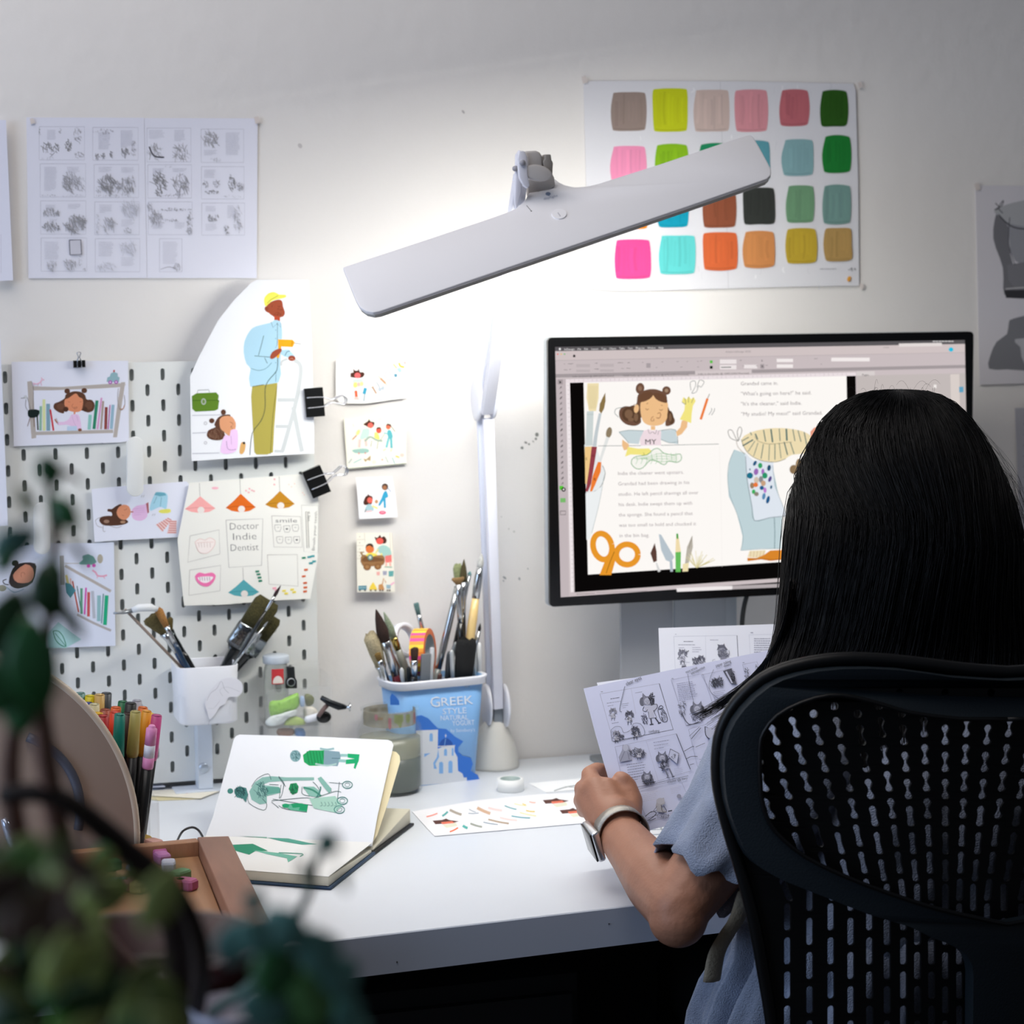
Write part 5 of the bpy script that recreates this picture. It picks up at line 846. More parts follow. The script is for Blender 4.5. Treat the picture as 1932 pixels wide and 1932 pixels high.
for (x, y, rx, ry, c_, r) in ((1460, 945, 10, 18, '#2c5a80', 30), (1495, 960, 14, 18, '#35a066', 0), (1552, 975, 12, 20, '#24506e', 10), (1468, 1000, 15, 22, '#9a6ab4', 10), (1428, 1025, 20, 20, '#1e7088', 0), (1512, 1000, 10, 20, '#a46ac0', 0), (1525, 1025, 17, 20, '#2a9468', 0), (1558, 1048, 10, 20, '#5a4a8a', 20), (1470, 1055, 16, 22, '#d0c0ae', 0), (1500, 1050, 14, 22, '#8a8a8e', 0), (1442, 1090, 14, 20, '#9a8064', 0), (1465, 1085, 16, 15, '#e8783c', 0), (1515, 1075, 16, 18, '#c8a080', 0), (1505, 1105, 14, 14, '#245a8c', 0), (1566, 1100, 7, 12, '#245a7c', 10), (1526, 1120, 10, 18, '#c079cc', 0), (1452, 1130, 12, 15, '#3cae5c', 0), (1470, 1145, 15, 14, '#8d8578', 0), (1518, 1160, 11, 22, '#5a8ab4', 10), (1545, 1182, 11, 26, '#1f5888', 14), (1428, 985, 4, 7, '#24506e', 0)):
    a.ell(x, y, rx, ry, c_, r)
a.poly([(1370, 790), (1430, 745), (1530, 720), (1640, 716), (1720, 725), (1780, 740), (1830, 770), (1850, 800), (1840, 850), (1790, 880), (1700, 890), (1660, 915), (1600, 935), (1520, 930), (1450, 905), (1400, 860)], '#eddcb2', 2)
for (x0, y0, x1, y1, w) in ((1376, 800, 1420, 775, 5), (1380, 832, 1448, 792, 8), (1416, 868, 1460, 800, 4), (1452, 898, 1480, 812, 4), (1500, 915, 1515, 820, 5), (1550, 926, 1555, 822, 4), (1590, 922, 1590, 820, 5), (1630, 912, 1618, 812, 4), (1672, 890, 1650, 806, 7), (1715, 885, 1690, 808, 5), (1478, 790, 1462, 752, 8), (1530, 805, 1516, 728, 6), (1575, 808, 1564, 722, 9), (1624, 800, 1618, 720, 5), (1668, 798, 1664, 720, 10), (1720, 800, 1706, 722, 5), (1438, 762, 1430, 742, 5), (1760, 805, 1740, 730, 5), (1800, 840, 1780, 742, 6)): a.line([(x0, y0), (x1, y1)], w, '#2f6066', 0)
a.line([(1370, 790), (1400, 860), (1450, 905), (1520, 932), (1600, 936), (1660, 915)], 3, '#6a6046'); a.line([(1460, 770), (1480, 800), (1560, 820), (1700, 806)], 2.4, '#6a6046')
a.line([(1350, 800), (1300, 780), (1285, 735), (1310, 730), (1335, 780), (1352, 800), (1345, 740), (1362, 708), (1375, 735), (1352, 800)], 3.4, '#4a4440'); a.line([(1340, 800), (1350, 840), (1395, 885)], 3, '#8a7a68'); a.poly([(1820, 740), (1880, 700), (1960, 700), (2000, 760), (1960, 830), (1850, 830)], '#e59a80', 2); a.ell(1712, 985, 27, 30, '#8c7354'); a.ell(1745, 965, 22, 50, '#9a8060')
a.poly([(1425, 1515), (1530, 1510), (1520, 1550), (1470, 1560), (1412, 1555)], '#eddcb8', 0)
for k in range(5): a.line([(1432+k*22, 1515), (1430+k*20, 1556)], 2, '#c49a5a', 0, same=k > 0)
a.poly([(1410, 1560), (1470, 1562), (1520, 1540), (1560, 1512), (1640, 1508), (1780, 1500), (1900, 1510), (1900, 1560), (1700, 1565), (1560, 1580), (1500, 1570), (1412, 1582)], '#d9862c', 1); a.line([(1410, 1572), (1500, 1566), (1580, 1572), (1720, 1560)], 3, '#8a4a14')
# scissors and tools along the bottom
OR = '#e8982c'
def loop(cx, cy, rx, ry, rot, w): a.line([(cx+rx*cos(t)*cos(rot)-ry*sin(t)*sin(rot), cy+rx*cos(t)*sin(rot)+ry*sin(t)*cos(rot)) for t in [2*pi*i/20 for i in range(21)]], w, OR, 2)
loop(468, 1486, 60, 86, -.25, 38); loop(628, 1538, 70, 66, .0, 38); a.poly([(530, 1500), (565, 1530), (525, 1672), (448, 1672), (480, 1590)], OR); a.line([(545, 1520), (520, 1580), (492, 1660)], 4, '#8a5a14')
a.poly([(808, 1462), (820, 1520), (822, 1580), (800, 1590), (780, 1530)], '#5c4038', 1); a.line([(818, 1592), (838, 1650)], (8, 18), '#d5d5d4', 0); a.poly([(834, 1405), (850, 1410), (935, 1555), (912, 1588), (880, 1575), (850, 1510)], '#b7c3cc', 0); a.line([(914, 1580), (918, 1650)], 18, '#b0bcc6', 0)
a.poly([(948, 1402), (960, 1402), (978, 1520), (942, 1524)], '#f0dcae', 0); a.poly([(948, 1402), (960, 1402), (962, 1436), (950, 1436)], '#3fa04a', 0); a.poly([(942, 1524), (978, 1520), (976, 1652), (944, 1652)], '#66bb5c', 0); a.poly([(1052, 1412), (1056, 1490), (1030, 1590), (1004, 1600), (1018, 1490)], '#b9b2a6', 0); a.line([(1052, 1420), (1030, 1500)], 2, '#5a5048', 0); a.poly([(990, 1600), (1030, 1592), (1024, 1648), (988, 1650)], '#efe0b2', 0)
R = random.Random(9)
for k in range(26): t = R.uniform(-1.1, .9); L_ = R.uniform(60, 130); a.line([(1080, 1625), (1085+L_*sin(t+.35), 1625-L_*cos(t+.3)*.9)], 3.4, R.choice(['#d9cf9a', '#cbbf85', '#e2d8ae']), 0, same=k > 0)
a.line([(1228, 830), (1240, 1250), (1245, 1618)], 1.4, '#ece6e2', 0)
a.build('screen', mon)
# ================================================================ yogurt tub with brushes
A = at(758, 1487, Z=DZ); B = at(905, 1470, Z=DZ); e = (B-A).normalized(); e.z = 0; nb = Vector((-e.y, e.x, 0)); nb = nb if nb.y > 0 else -nb
TH = at(820, 1283, Y=(A.y+B.y)/2-.004).z-DZ; Wd = (B-A).length; Mx = (A+B)/2; Mx.z = DZ
tub = thing('yogurt_tub', 'blue and white Greek style yogurt tub reused as a brush pot', 'tub', (Mx.x, Mx.y+.028, DZ))
def tr(z, w, f, b, r): return [Mx+e*x+nb*y+Vector((0, 0, z)) for x, y in rrect(-w/2, -f, w/2, b, r, 5)]
w0, w1 = Wd, Wd+.022
def tl(u): return (w0+(w1-w0)*u, .0+.007*u, .052+.006*u)
TR = [tr(z*TH, *tl(z), .020) for z in (0, .5, 1)]
inn = [tr(z*TH+(.002 if z == 0 else 0), tl(z)[0]-.003, tl(z)[1]-.0015, tl(z)[2]-.0015, .019) for z in (1, .5, 0)]
MB().loft(TR+inn, True).build('tub_body', mat('#84b4e6', .3, spec=.4), tub, True)
rm = [tr(TH-.010, w1-.001, .0068, .0578, .020), tr(TH-.010, w1+.004, .010, .061, .021), tr(TH-.004, w1+.004, .010, .061, .021), tr(TH-.001, w1+.008, .012, .063, .022), tr(TH+.001, w1+.008, .012, .063, .022), tr(TH+.001, w1-.002, .006, .057, .019), tr(TH-.010, w1-.004, .005, .056, .019)]
MB().loft(rm, False).build('rim', mat('#eceef6', .35), tub, True)
P0 = Mx-e*.04; P1 = Mx+e*.04; P2 = Mx+Vector((0, 0, TH))-nb*.007
tp = plane3(P0, P1, P2); tp = (tp[0]+tp[1]*.0004, tp[1])
a = Art(tp); a.frame(*d3)
DB = '#3f78d2'; LB = '#84b5ea'; WH = '#d9dee6'
a.poly([(370, 1100), (385, 1075), (410, 1095), (436, 1128), (440, 1160), (372, 1160)], DB, 1)
a.poly([(560, 1240), (600, 1234), (650, 1258), (690, 1300), (720, 1330), (780, 1335), (850, 1395), (905, 1425), (868, 1470), (868, 1500), (900, 1530), (960, 1545), (975, 1590), (960, 1640), (1010, 1670), (1022, 1700), (960, 1712), (930, 1716), (600, 1745), (540, 1745)], DB, 0)
a.poly([(560, 1346), (720, 1340), (718, 1480), (750, 1466), (842, 1458), (840, 1500), (862, 1540), (866, 1640), (898, 1660), (908, 1690), (930, 1688), (932, 1716), (560, 1748)], WH, 0)
a.poly([(735, 1462), (740, 1425), (776, 1400), (812, 1420), (826, 1456)], '#2f58a8', 2); a.line([(768, 1455), (776, 1404)], 4, LB, 0); a.line([(776, 1372), (776, 1398)], 5, WH, 0); a.line([(768, 1384), (784, 1384)], 4, WH, 0)
def arch(x0, y0, x1, y1): a.poly([(x0, y1), (x0, y0+10), ((x0+x1)/2-6, y0), ((x0+x1)/2+6, y0), (x1, y0+10), (x1, y1)], LB)
arch(658, 1366, 682, 1425); arch(764, 1480, 786, 1530); arch(820, 1474, 834, 1530); arch(728, 1574, 758, 1660); arch(796, 1566, 826, 1655); a.poly([(722, 1480), (728, 1540), (700, 1590), (712, 1625), (690, 1625), (686, 1580), (712, 1540)], LB, 0); a.poly([(620, 1515), (665, 1510), (620, 1540)], LB); a.line([(720, 1462), (845, 1456)], 6, WH, 0)
a.text('G', 660, 1176, 108, '#e9f0fa', -3, 76); a.text('REEK', 738, 1168, 88, '#e9f0fa', -4, 240); a.text('STYLE', 752, 1228, 60, '#e4eefb', -3, 176); a.text('NATURAL', 736, 1272, 50, '#e4eefb', -2, 204); a.text('YOGURT', 824, 1310, 52, '#e4eefb', -2, 162); a.text("by Sainsbury's", 812, 1358, 34, '#dce8f8', -2, 178)
a.build('printed_label', tub)
G6 = 'paint brushes in the yogurt tub'
cx, cy = Mx.x, Mx.y+.028
def tbrush(label, tipx, rimx, Y0, Y1, col, bl, fl, r, bcol, style, fcol='#c4c7c9', bwk=1.0, ext=60):
    """tip and the point where it passes the rim, as seen in d3; continues a little into the tub"""
    t = (d3[0]+tipx[0]/d3[2], d3[1]+tipx[1]/d3[2]); b = (d3[0]+rimx[0]/d3[2], d3[1]+rimx[1]/d3[2])
    L_ = math.hypot(b[0]-t[0], b[1]-t[1]); k = 1+ext/max(L_, 1); base = (t[0]+(b[0]-t[0])*k, t[1]+(b[1]-t[1])*k)
    brush(label, t, base, Y0, Y1, col, r, bl, fl, bcol, style, group=G6, fcol=fcol, bw_=bwk)
tbrush('pale worn bristle brush, furthest left in the yogurt tub', (225, 640), (330, 960), -.075, -.05, '#c8b48a', .050, .022, .0062, '#b7a988', 'worn', bwk=1.3)
tbrush('small ochre flat brush at the lower left of the yogurt tub', (278, 785), (345, 975), -.085, -.06, '#2a2a2c', .012, .03, .0040, '#7a5f2c', 'flat')
tbrush('dark red handled brush with a brown pointed tip at the left of the tub', (268, 462), (420, 985), -.085, -.055, '#5c1320', .048, .050, .0056, '#35211a', 'round', bwk=1.35)
tbrush('brush with a silver ferrule just behind the dark red one', (300, 640), (470, 985), -.065, -.045, '#2b2b2e', .016, .062, .0048, '#5c5a52', 'flat')
tbrush('grey green pointed brush with an ochre band, second tall one from the left', (325, 480), (515, 985), -.060, -.040, '#8f9188', .040, .016, .0052, '#8d9a80', 'round', fcol='#b59c56')
tbrush('short teal flat brush standing behind the tape roll', (560, 418), (640, 760), -.020, -.02, '#b9bcbc', .017, .030, .0034, '#5a7d7c', 'flat', ext=120)
tbrush('brown stub brush with a white ferrule in front of the tape roll', (550, 745), (545, 985), -.085, -.070, '#17181a', .018, .020, .0050, '#40291f', 'flat', fcol='#dfe0e2')
tbrush('tall grey brush with a chrome ferrule leaning right, left of the crossing brushes', (868, 285), (700, 985), -.050, -.050, '#8b918f', .005, .110, .0050, '#8f9692', 'round')
tbrush('tall brush with pale green bristles at the back right', (862, 130), (905, 960), -.030, -.03, '#a9aaa6', .030, .055, .0040, '#8b9368', 'worn', bwk=1.2)
tbrush('tall brush with olive brown bristles beside the pale green one', (910, 96), (890, 960), -.040, -.04, '#16181a', .032, .04, .0044, '#4d4426', 'round')
tbrush('black handled brush with a fan-shaped tan tip in front of the tall pair', (866, 232), (905, 960), -.060, -.055, '#101112', .010, .050, .0042, '#8a6c44', 'fan')
tbrush('thin chrome brush with a small teal tip leaning right', (955, 185), (790, 985), -.035, -.03, '#2a2c2e', .006, .050, .0028, '#5c8a8c', 'round')
tbrush('orange and black handled brush among the tall ones', (905, 380), (905, 985), -.025, -.025, '#d8582c', .004, .006, .0032, '#33302a', 'round')
tbrush('tall natural wood handled brush with a long chrome ferrule, rightmost of the tall ones', (1040, 55), (915, 960), -.055, -.05, '#e6c687', .020, .040, .0058, '#c9c9c4', 'round', bwk=.75)
tbrush('thin dark tipped brush leaning right at the right edge of the tub', (1030, 562), (960, 960), -.055, -.05, '#26282a', .012, .06, .0022, '#201c1c', 'round')
tbrush('black square foam brush at the right of the tub', (930, 685), (905, 985), -.080, -.070, '#17191a', .062, .008, .0098, '#101112', 'flat', bwk=1.35)
for i_, (x0, y0, x1, y1, Y_, c_, lab) in enumerate(((800, 770, 775, 980, -.075, '#3a3d40', 'dark slim handle, leftmost of the short ones between tape roll and foam brush'), (820, 760, 835, 980, -.080, '#b4b8ba', 'silver slim handle beside the foam brush'), (850, 700, 750, 980, -.070, '#6c7072', 'grey slanting handle crossing in front of the chrome brush'), (985, 760, 985, 970, -.060, '#c8cccc', 'clear grey handle right of the foam brush'), (1022, 705, 1020, 960, -.055, '#dfe2e4', 'white upright handle at the right rim of the tub'), (985, 640, 990, 960, -.050, '#8f8c86', 'grey rounded handle behind the thin dark brush'), (455, 890, 470, 985, -.070, '#cfd2d4', 'short white handle between the red and the brown brushes'), (505, 880, 520, 985, -.075, '#26292b', 'short black handle left of the brown stub brush'), (735, 930, 715, 985, -.082, '#4a2a20', 'brown stub handle low between tape roll and short handles'))):
    p = at(d3[0]+x0/d3[2], d3[1]+y0/d3[2], Y=Y_); q = at(d3[0]+x1/d3[2], d3[1]+(y1+130)/d3[2], Y=Y_+.01)
    o = MB().tube([q, p+(q-p)*.3, p+(q-p)*.06, p], [.0022, .0034, .003, .0014], 12).build('brush_handle', mat(c_, .3, .3 if i_ % 2 else 0), None, True); tag(o, lab, 'handle', G6)
# grey marker-like scraper and white stick
ppr2 = lambda name, label, cat, pts, Y, th, col, g=None: tag(bevel(MB().prism([at(d3[0]+x/d3[2], d3[1]+y/d3[2], Y=Y) for x, y in pts], Vector((0, -1, 0)), th).build(name, mat(col, .4)), .0008), label, cat, g)
ppr2('scraper', 'flat grey plastic scraper in front of the colourful tape roll', 'scraper', [(600, 790), (672, 785), (660, 1030), (590, 1030)], -.082, .004, '#6c7074')
ppr2('eraser_pen', 'slim white and grey pen beside the grey scraper', 'pen', [(666, 745), (694, 742), (684, 1000), (652, 1000)], -.078, .005, '#c3c6ca')
# patterned washi tape rolls on edge
tr_ = thing('tape_roll', 'roll of pink orange and yellow patterned tape standing in the tub', 'tape', at(d3[0]+620/d3[2], d3[1]+760/d3[2], Y=-.045))
cc = at(d3[0]+610/d3[2], d3[1]+775/d3[2], Y=-.045); ax = Vector((.86, -.5, .05)).normalized()
prof = [(.0240, -.010), (.0320, -.010), (.0320, .010), (.0240, .010), (.0240, -.010)]
mb = MB(); up = Vector((0, 0, 1)); s1 = up.cross(ax).normalized(); s2 = ax.cross(s1)
cols = ['#f07c3c', '#f2d43c', '#ee4f9a', '#f2923c', '#ee5aa0', '#f5dc50', '#e8783c', '#ee4f9a']
nseg = 40
for k in range(nseg):
    t0, t1 = 2*pi*k/nseg, 2*pi*(k+1)/nseg; mb.cur = (k//2) % 4
    q = lambda t, r, w: cc+ax*w+(s1*cos(t)+s2*sin(t))*r
    for (ra, wa), (rb_, wb) in zip(prof[:-1], prof[1:]):
        mb.cur = 4 if ra == rb_ == .0240 else (5 if ra != rb_ else (k*5//3 + (1 if wb > 0 else 0)) % 4)
        mb.add([q(t0, ra, wa), q(t1, ra, wa), q(t1, rb_, wb), q(t0, rb_, wb)], [(0, 1, 2, 3)])
mb.build('tape', [mat(x, .5) for x in ('#f08a3c', '#f2d43c', '#ee4f9a', '#f2a03c')]+[mat('#a9b1b4', .5), mat('#e9783f', .5)], tr_, True)
wr = thing('tape_roll', 'white roll of tape leaning behind the patterned one in the tub', 'tape', at(d3[0]+480/d3[2], d3[1]+700/d3[2], Y=-.025))
MB().lathe([(.018, -.006), (.024, -.006), (.024, .006), (.018, .006), (.018, -.006)], at(d3[0]+475/d3[2], d3[1]+690/d3[2], Y=-.022), 36, (.55, -.75, .3)).build('tape', mat('#e4e6ee', .4), wr, True)
# ================================================================ jar of murky water
jc = at(737, 1492, Z=DZ); jy = jc.y; sc = 1/1449.
def jz_(y): return at(737, y, Y=jy).z-DZ
H = jz_(1334); jr = .0432
jar = thing('water_jar', 'big glass jar of murky grey paint water in front of the yogurt tub', 'jar', (jc.x, jy, DZ))
zs = jz_(1366); 
MB().lathe([(.0001, .0004), (jr-.004, .0004), (jr-.001, .004), (jr, .010), (jr, zs-.006), (jr-.002, zs), (jr-.006, zs+.005), (jr-.0065, zs+.009), (jr-.005, zs+.010), (jr-.0065, zs+.013), (jr-.0065, zs+.017), (jr-.005, zs+.019), (jr-.0065, H-.004), (jr-.0045, H-.002), (jr-.0045, H), (jr-.006, H+.0005), (jr-.0085, H-.001), (jr-.0085, zs+.004), (jr-.004, zs-.004), (jr-.0025, zs-.008), (jr-.0025, .006), (jr-.006, .004), (.0001, .004)], jc, 48).build('glass', mat('#b6bcae', .05, alpha=.09, spec=1.0), jar, True)
zw = jz_(1384)-.004; zl = jz_(1424)
o = MB().lathe([(.0001, .0045), (jr-.006, .0045), (jr-.003, .008), (jr-.003, zl), (.0001, zl)], jc, 40).build('paint_sediment', mat('#58615f', .3, var=.2, vs_=25, stretch=(1, 1, .4)), jar, True)
o = MB().lathe([(jr-.0032, zl+.0003), (jr-.003, zl+.001), (jr-.003, zw), (.0001, zw)], jc, 40).build('cloudy_water', mat('#8f9182', .25, var=.12, vs_=30), jar, True)
a_ = MB(); R = random.Random(5)
for k in range(15):
    t0 = R.uniform(0, 2*pi); w = R.uniform(.1, .4); z0 = H-R.uniform(.004, .008); z1 = zs+R.uniform(-.002, .012); rr = jr-.0088
    a_.cur = k % 4; a_.loft([[jc+Vector((rr*cos(t0+w*j/5), rr*sin(t0+w*j/5), z0-(z0-z1)*u*(1-.3*abs(j-2.5)/2.5))) for j in range(6)] for u in (0, .5, 1)], False, False)
a_.build('paint_stain', [mat(x, .6) for x in ('#8f6f4a', '#7f8a4a', '#a9606a', '#8a7a62')], jar)
MB().lathe([(jr-.0090, zs+.001), (jr-.0091, H-.002)], jc, 40).build('dried_film', mat('#9a9079', .5, alpha=.78, var=.3, vs_=40), jar, True)
# ================================================================ roll of white tape on the desk
tc = at(963, 1491, Z=DZ); t = thing('tape_roll', 'roll of white masking tape lying flat on the desk in front of the lamp', 'tape', (tc.x, tc.y, DZ))
MB().lathe([(.0135, .0006), (.0178, .0006), (.0178, .0158), (.0135, .0158), (.0135, .0006)], tc, 40).build('tape', mat('#eef0f0', .5), t, True)
MB().lathe([(.0127, .0007), (.0134, .0007), (.0134, .0160), (.0127, .0160), (.0127, .0007)], tc, 40).build('core', mat('#9fb0ae', .5), t, True)
# ================================================================ papers lying on the desk
pz = planeZ(DZ+.0012)
a = sheet('sticker_sheet', 'printed sheet of little tools and girls lying on the desk behind the watch hand', 'paper', [(777, 1531), (900, 1510), (1010, 1499), (1130, 1493), (1212, 1486), (1225, 1540), (1120, 1551), (960, 1565), (820, 1577)], pz, '#eeeef2', .0006)
a.frame(*d6)
def dgirl(x, y): a.poly([(x-90, y-8), (x-20, y-14), (x+8, y-24), (x+30, y-14), (x+100, y-4), (x+60, y+8), (x-70, y+18)], '#5a3a34', 0); a.poly([(x-30, y+2), (x+50, y-6), (x+70, y+8), (x-20, y+18)], '#e07860', 0); a.poly([(x-20, y+22), (x+80, y+6), (x+90, y+30), (x+10, y+44)], '#e0e0cc', 0)
dgirl(385, 582); dgirl(1188, 432); dgirl(1310, 505)
for (p_, q_, w, c_) in (((250, 545), (330, 520), 9, '#ee8f80'), ((365, 540), (405, 508), 14, '#5aa8a8'), ((420, 495), (505, 530), 18, '#a9a094'), ((555, 520), (630, 518), 6, '#8fa0b0'), ((560, 490), (610, 512), 5, '#8fa0b0'), ((620, 480), (715, 522), 22, '#cfae94'), ((700, 480), (800, 500), 16, '#f0d3d0'), ((820, 465), (905, 492), 8, '#6aa6ac'), ((890, 450), (980, 465), 7, '#e8e4b8'), ((950, 450), (975, 458), 8, '#e8cc70'), ((1000, 436), (1045, 442), 9, '#e8b8a8'),
    ((420, 655), (480, 625), 10, '#f07a50'), ((515, 610), (550, 628), 18, '#58b0a8'), ((570, 595), (655, 620), 14, '#9fa49a'), ((665, 585), (770, 602), 6, '#7f94a4'), ((700, 565), (850, 595), 12, '#b8a590'), ((785, 552), (910, 572), 12, '#f2d8d4'), ((870, 540), (1005, 555), 8, '#62a5b0'), ((930, 515), (1050, 540), 8, '#e8e4b0'), ((975, 500), (1040, 508), 8, '#e6c860')): a.line([p_, ((p_[0]+q_[0])/2, (p_[1]+q_[1])/2+3), q_], w, c_, 2)
a.fin()
a = sheet('paper_sheet', 'white sheet with one thin grey line, behind the sticker sheet', 'paper', [(998, 1478), (1120, 1466), (1150, 1484), (1030, 1495)], planeZ(DZ+.0006), '#eef0f2', .0004)
a.frame(*d6); a.line([(1180, 356), (1260, 330), (1345, 316)], 7, '#8f9698', 3); a.line([(1260, 325), (1340, 332)], 4, '#a4aaac', 0); a.fin()
for (nm, lab, pts, z, c_) in (('envelope', 'cream card lying at the back of the desk behind the marker cup', [(275, 1492), (400, 1485), (420, 1490), (378, 1506), (285, 1501)], .0022, '#e4dfd0'), ('envelope', 'lower yellowish card sticking out under the cream card behind the marker cup', [(262, 1497), (330, 1497), (380, 1507), (300, 1510), (262, 1506)], .0008, '#c9bf98'), ('paper_scrap', 'torn white paper corner propped by the pegboard behind the pink markers', [(284, 1470), (292, 1469), (312, 1484), (284, 1485)], .0052, '#dfe2f2')):
    s_ = sheet(nm, lab, 'paper', pts, planeZ(DZ+z), c_, .0006)
    if z == .0022: s_.frame(240, 1440, 8.05); s_.ell(900, 435, 50, 26, '#d8a9a2'); s_.ell(880, 420, 20, 12, '#c98a86')
    s_.fin()
ring = MB().tube(smooth_pts([at(335, 1585, Z=.745), at(345, 1568, Y=-.33), at(362, 1561, Y=-.32), at(374, 1566, Y=-.32), at(382, 1578, Z=.745)], 4), .0014, 8).build('hair_band', mat('#2c2a2c', .6), None, True); tag(ring, 'thin dark elastic band looped on the desk left of the sketchbook', 'band')
# ================================================================ sketchbook
FR = at(703, 1594, Z=DZ+.012); FL = at(388, 1578, Z=DZ+.014); NR = at(620, 1652, Z=DZ+.016); NL = Vector((-.030, -.432, NR.z)); BR_ = at(776, 1540, Z=DZ+.012); BL_ = FL+(BR_-FR)
sb = thing('sketchbook', 'open sketchbook with a page of green ink figures propped upright', 'book', (.13, -.38, DZ))
def slab(pts, z0, z1s, name, m, grow=0.0, bv=0.0):
    c = sum(pts, Vector())/len(pts); P_ = [c+(p-c)*(1+grow) for p in pts]
    mb = MB(); mb.loft([[Vector((p.x, p.y, z0)) for p in P_], [Vector((p.x, p.y, z)) for p, z in zip(P_, z1s)]]); o = mb.build(name, m, sb)
    if bv: bevel(o, bv)
    return o
cov = mat('#18222e', .5); pgm = mat('#dcd8c6', .8, bump=.3, bs=500, stretch=(1, 1, 30)); pgw = mat('#e6e7ea', .8)
slab([NL, NR, FR, FL], DZ+.0005, [DZ+.0035]*4, 'front_cover', mat('#24405e', .5), .03, .001)
slab([FL, FR, BR_, BL_], DZ+.0005, [DZ+.0033]*4, 'back_cover', mat('#121416', .5), .03, .001)
slab([NL, NR, FR-Vector((.002, .004, 0)), FL-Vector((.002, .004, 0))], DZ+.0037, [DZ+.0145, DZ+.0145, DZ+.0075, DZ+.0135], 'page_block', pgm, 0, .001)
slab([FL+Vector((.002, .004, 0)), FR+Vector((.002, .004, 0)), BR_, BL_], DZ+.0035, [DZ+.012, DZ+.005, DZ+.0215, DZ+.0215], 'page_block', pgm, -.01, .001)
# the lying page surface with its drawing
def lay(p): return p
fp = plane3(NL.xyz+Vector((0, 0, 0)), NR, FL)
z3 = [Vector((NL.x, NL.y, DZ+.0150)), Vector((NR.x, NR.y, DZ+.0150)), Vector((FL.x, FL.y, DZ+.0150)), Vector((FR.x, FR.y, DZ+.0150))]
lp = planeZ(DZ+.0152)
a = Art(lp); a._c('#e4e4e2'); a.mb.prism([z3[0], z3[1], z3[3], z3[2]], Vector((0, 0, 1)), .0004); a.frame(*d5); GN = '#2e8a6a'; GT = '#4f9a88'
a.poly([(600, 990), (780, 996), (960, 1035), (1030, 1045), (900, 1050), (720, 1020)], GT, 0); a.line([(170, 958), (400, 972), (600, 988)], 14, '#6fa593'); a.poly([(782, 958), (1040, 930), (1060, 965), (1040, 990), (785, 990)], GN, 0); a.poly([(310, 1050), (480, 1042), (610, 1102), (500, 1105), (450, 1135), (330, 1100)], GN, 0); a.poly([(480, 1095), (700, 1120), (860, 1150), (780, 1200), (770, 1165), (600, 1130)], '#6fae9a', 0); a.line([(700, 1118), (900, 1128), (880, 1150)], 9, '#5f9a88'); a.line([(550, 950), (590, 895), (640, 950)], 3, '#3a5a55'); a.poly([(560, 945), (600, 925), (655, 945), (600, 955)], '#3f8072')
a.mb.build('lying_page', a.cols, sb)
TRp = at(742, 1402, Y=-.262); up_ = plane3(FR, FL, TRp)
a = Art(up_); a._c('#e3e6ec')
pts = [(388, 1577), (402, 1540), (432, 1430), (441, 1395), (445, 1389), (452, 1386), (600, 1390), (732, 1396), (739, 1399), (742, 1406), (738, 1425), (712, 1540), (702, 1597)]
P_ = [at(x, y, pl=up_) for x, y in pts]; a.mb.prism(P_, up_[1], .0004); a.frame(*d5)
GD = '#2f5f60'; GB = '#8fb9b8'; GG = '#14995f'
a.ell(842, 298, 46, 50, '#7ea3a9'); a.scrib(842, 290, 40, 36, GD, 24, 3); a.poly([(905, 290), (960, 250), (1090, 250), (1085, 380), (960, 382), (915, 350)], '#1d9a5a', 1)
for k in range(6): a.line([(940+k*26, 258), (960+k*26, 370)], 9, '#14804a', 0)
a.poly([(1085, 250), (1215, 262), (1228, 300), (1200, 385), (1080, 378)], '#7a97a4', 1); a.line([(1050, 235), (1110, 245), (1170, 235)], 18, '#8fb0b4'); a.line([(1010, 365), (1110, 380), (1190, 365)], 14, '#a3c3c0'); a.line([(1150, 318), (1225, 320)], 6, '#4a6a74', 0); a.poly([(1225, 280), (1290, 282), (1290, 305), (1225, 305)], GB); a.poly([(1210, 325), (1280, 330), (1275, 355), (1208, 350)], GB); a.poly([(1285, 278), (1385, 285), (1380, 335), (1350, 410), (1335, 400), (1345, 362), (1268, 368), (1272, 330), (1345, 322), (1285, 312)], '#15a068', 0)
a.ell(290, 596, 25, 23, '#3f8078'); a.poly([(325, 580), (365, 555), (425, 570), (440, 620), (425, 690), (395, 660), (345, 650), (325, 615)], '#477f7c', 1); a.scrib(370, 605, 45, 42, '#1f4548', 36, 4); a.line([(400, 660), (420, 692), (430, 650)], 3, GD)
a.poly([(450, 600), (500, 520), (560, 480), (640, 470), (760, 480), (1000, 480), (1000, 505), (760, 510), (620, 520), (560, 545), (700, 560), (720, 610), (600, 640), (600, 700), (540, 710), (470, 670)], '#86b3ab', 1); a.poly([(600, 560), (710, 565), (715, 610), (600, 625)], '#5f9f92', 1); a.scrib(560, 590, 50, 60, GD, 44, 4)
for q in ([(440, 620), (450, 700), (570, 760), (600, 710), (560, 660)], [(470, 560), (520, 490), (610, 450), (635, 500)], [(620, 540), (700, 545)], [(700, 470), (740, 520), (750, 545)], [(745, 540), (730, 620), (710, 660)], [(720, 545), (705, 660)], [(640, 680), (900, 655), (980, 660)], [(650, 665), (860, 700), (1000, 720)], [(700, 720), (760, 750), (940, 775)], [(1130, 525), (1240, 535)], [(1215, 520), (1200, 650), (1190, 700), (1120, 740)], [(900, 560), (900, 620), (960, 640)], [(990, 520), (1030, 560), (1050, 620), (1010, 690)], [(1060, 500), (1120, 580), (1150, 600)], [(640, 690), (700, 740)], [(700, 480), (760, 560)]): a.line(q, 4.4, '#2f5055')
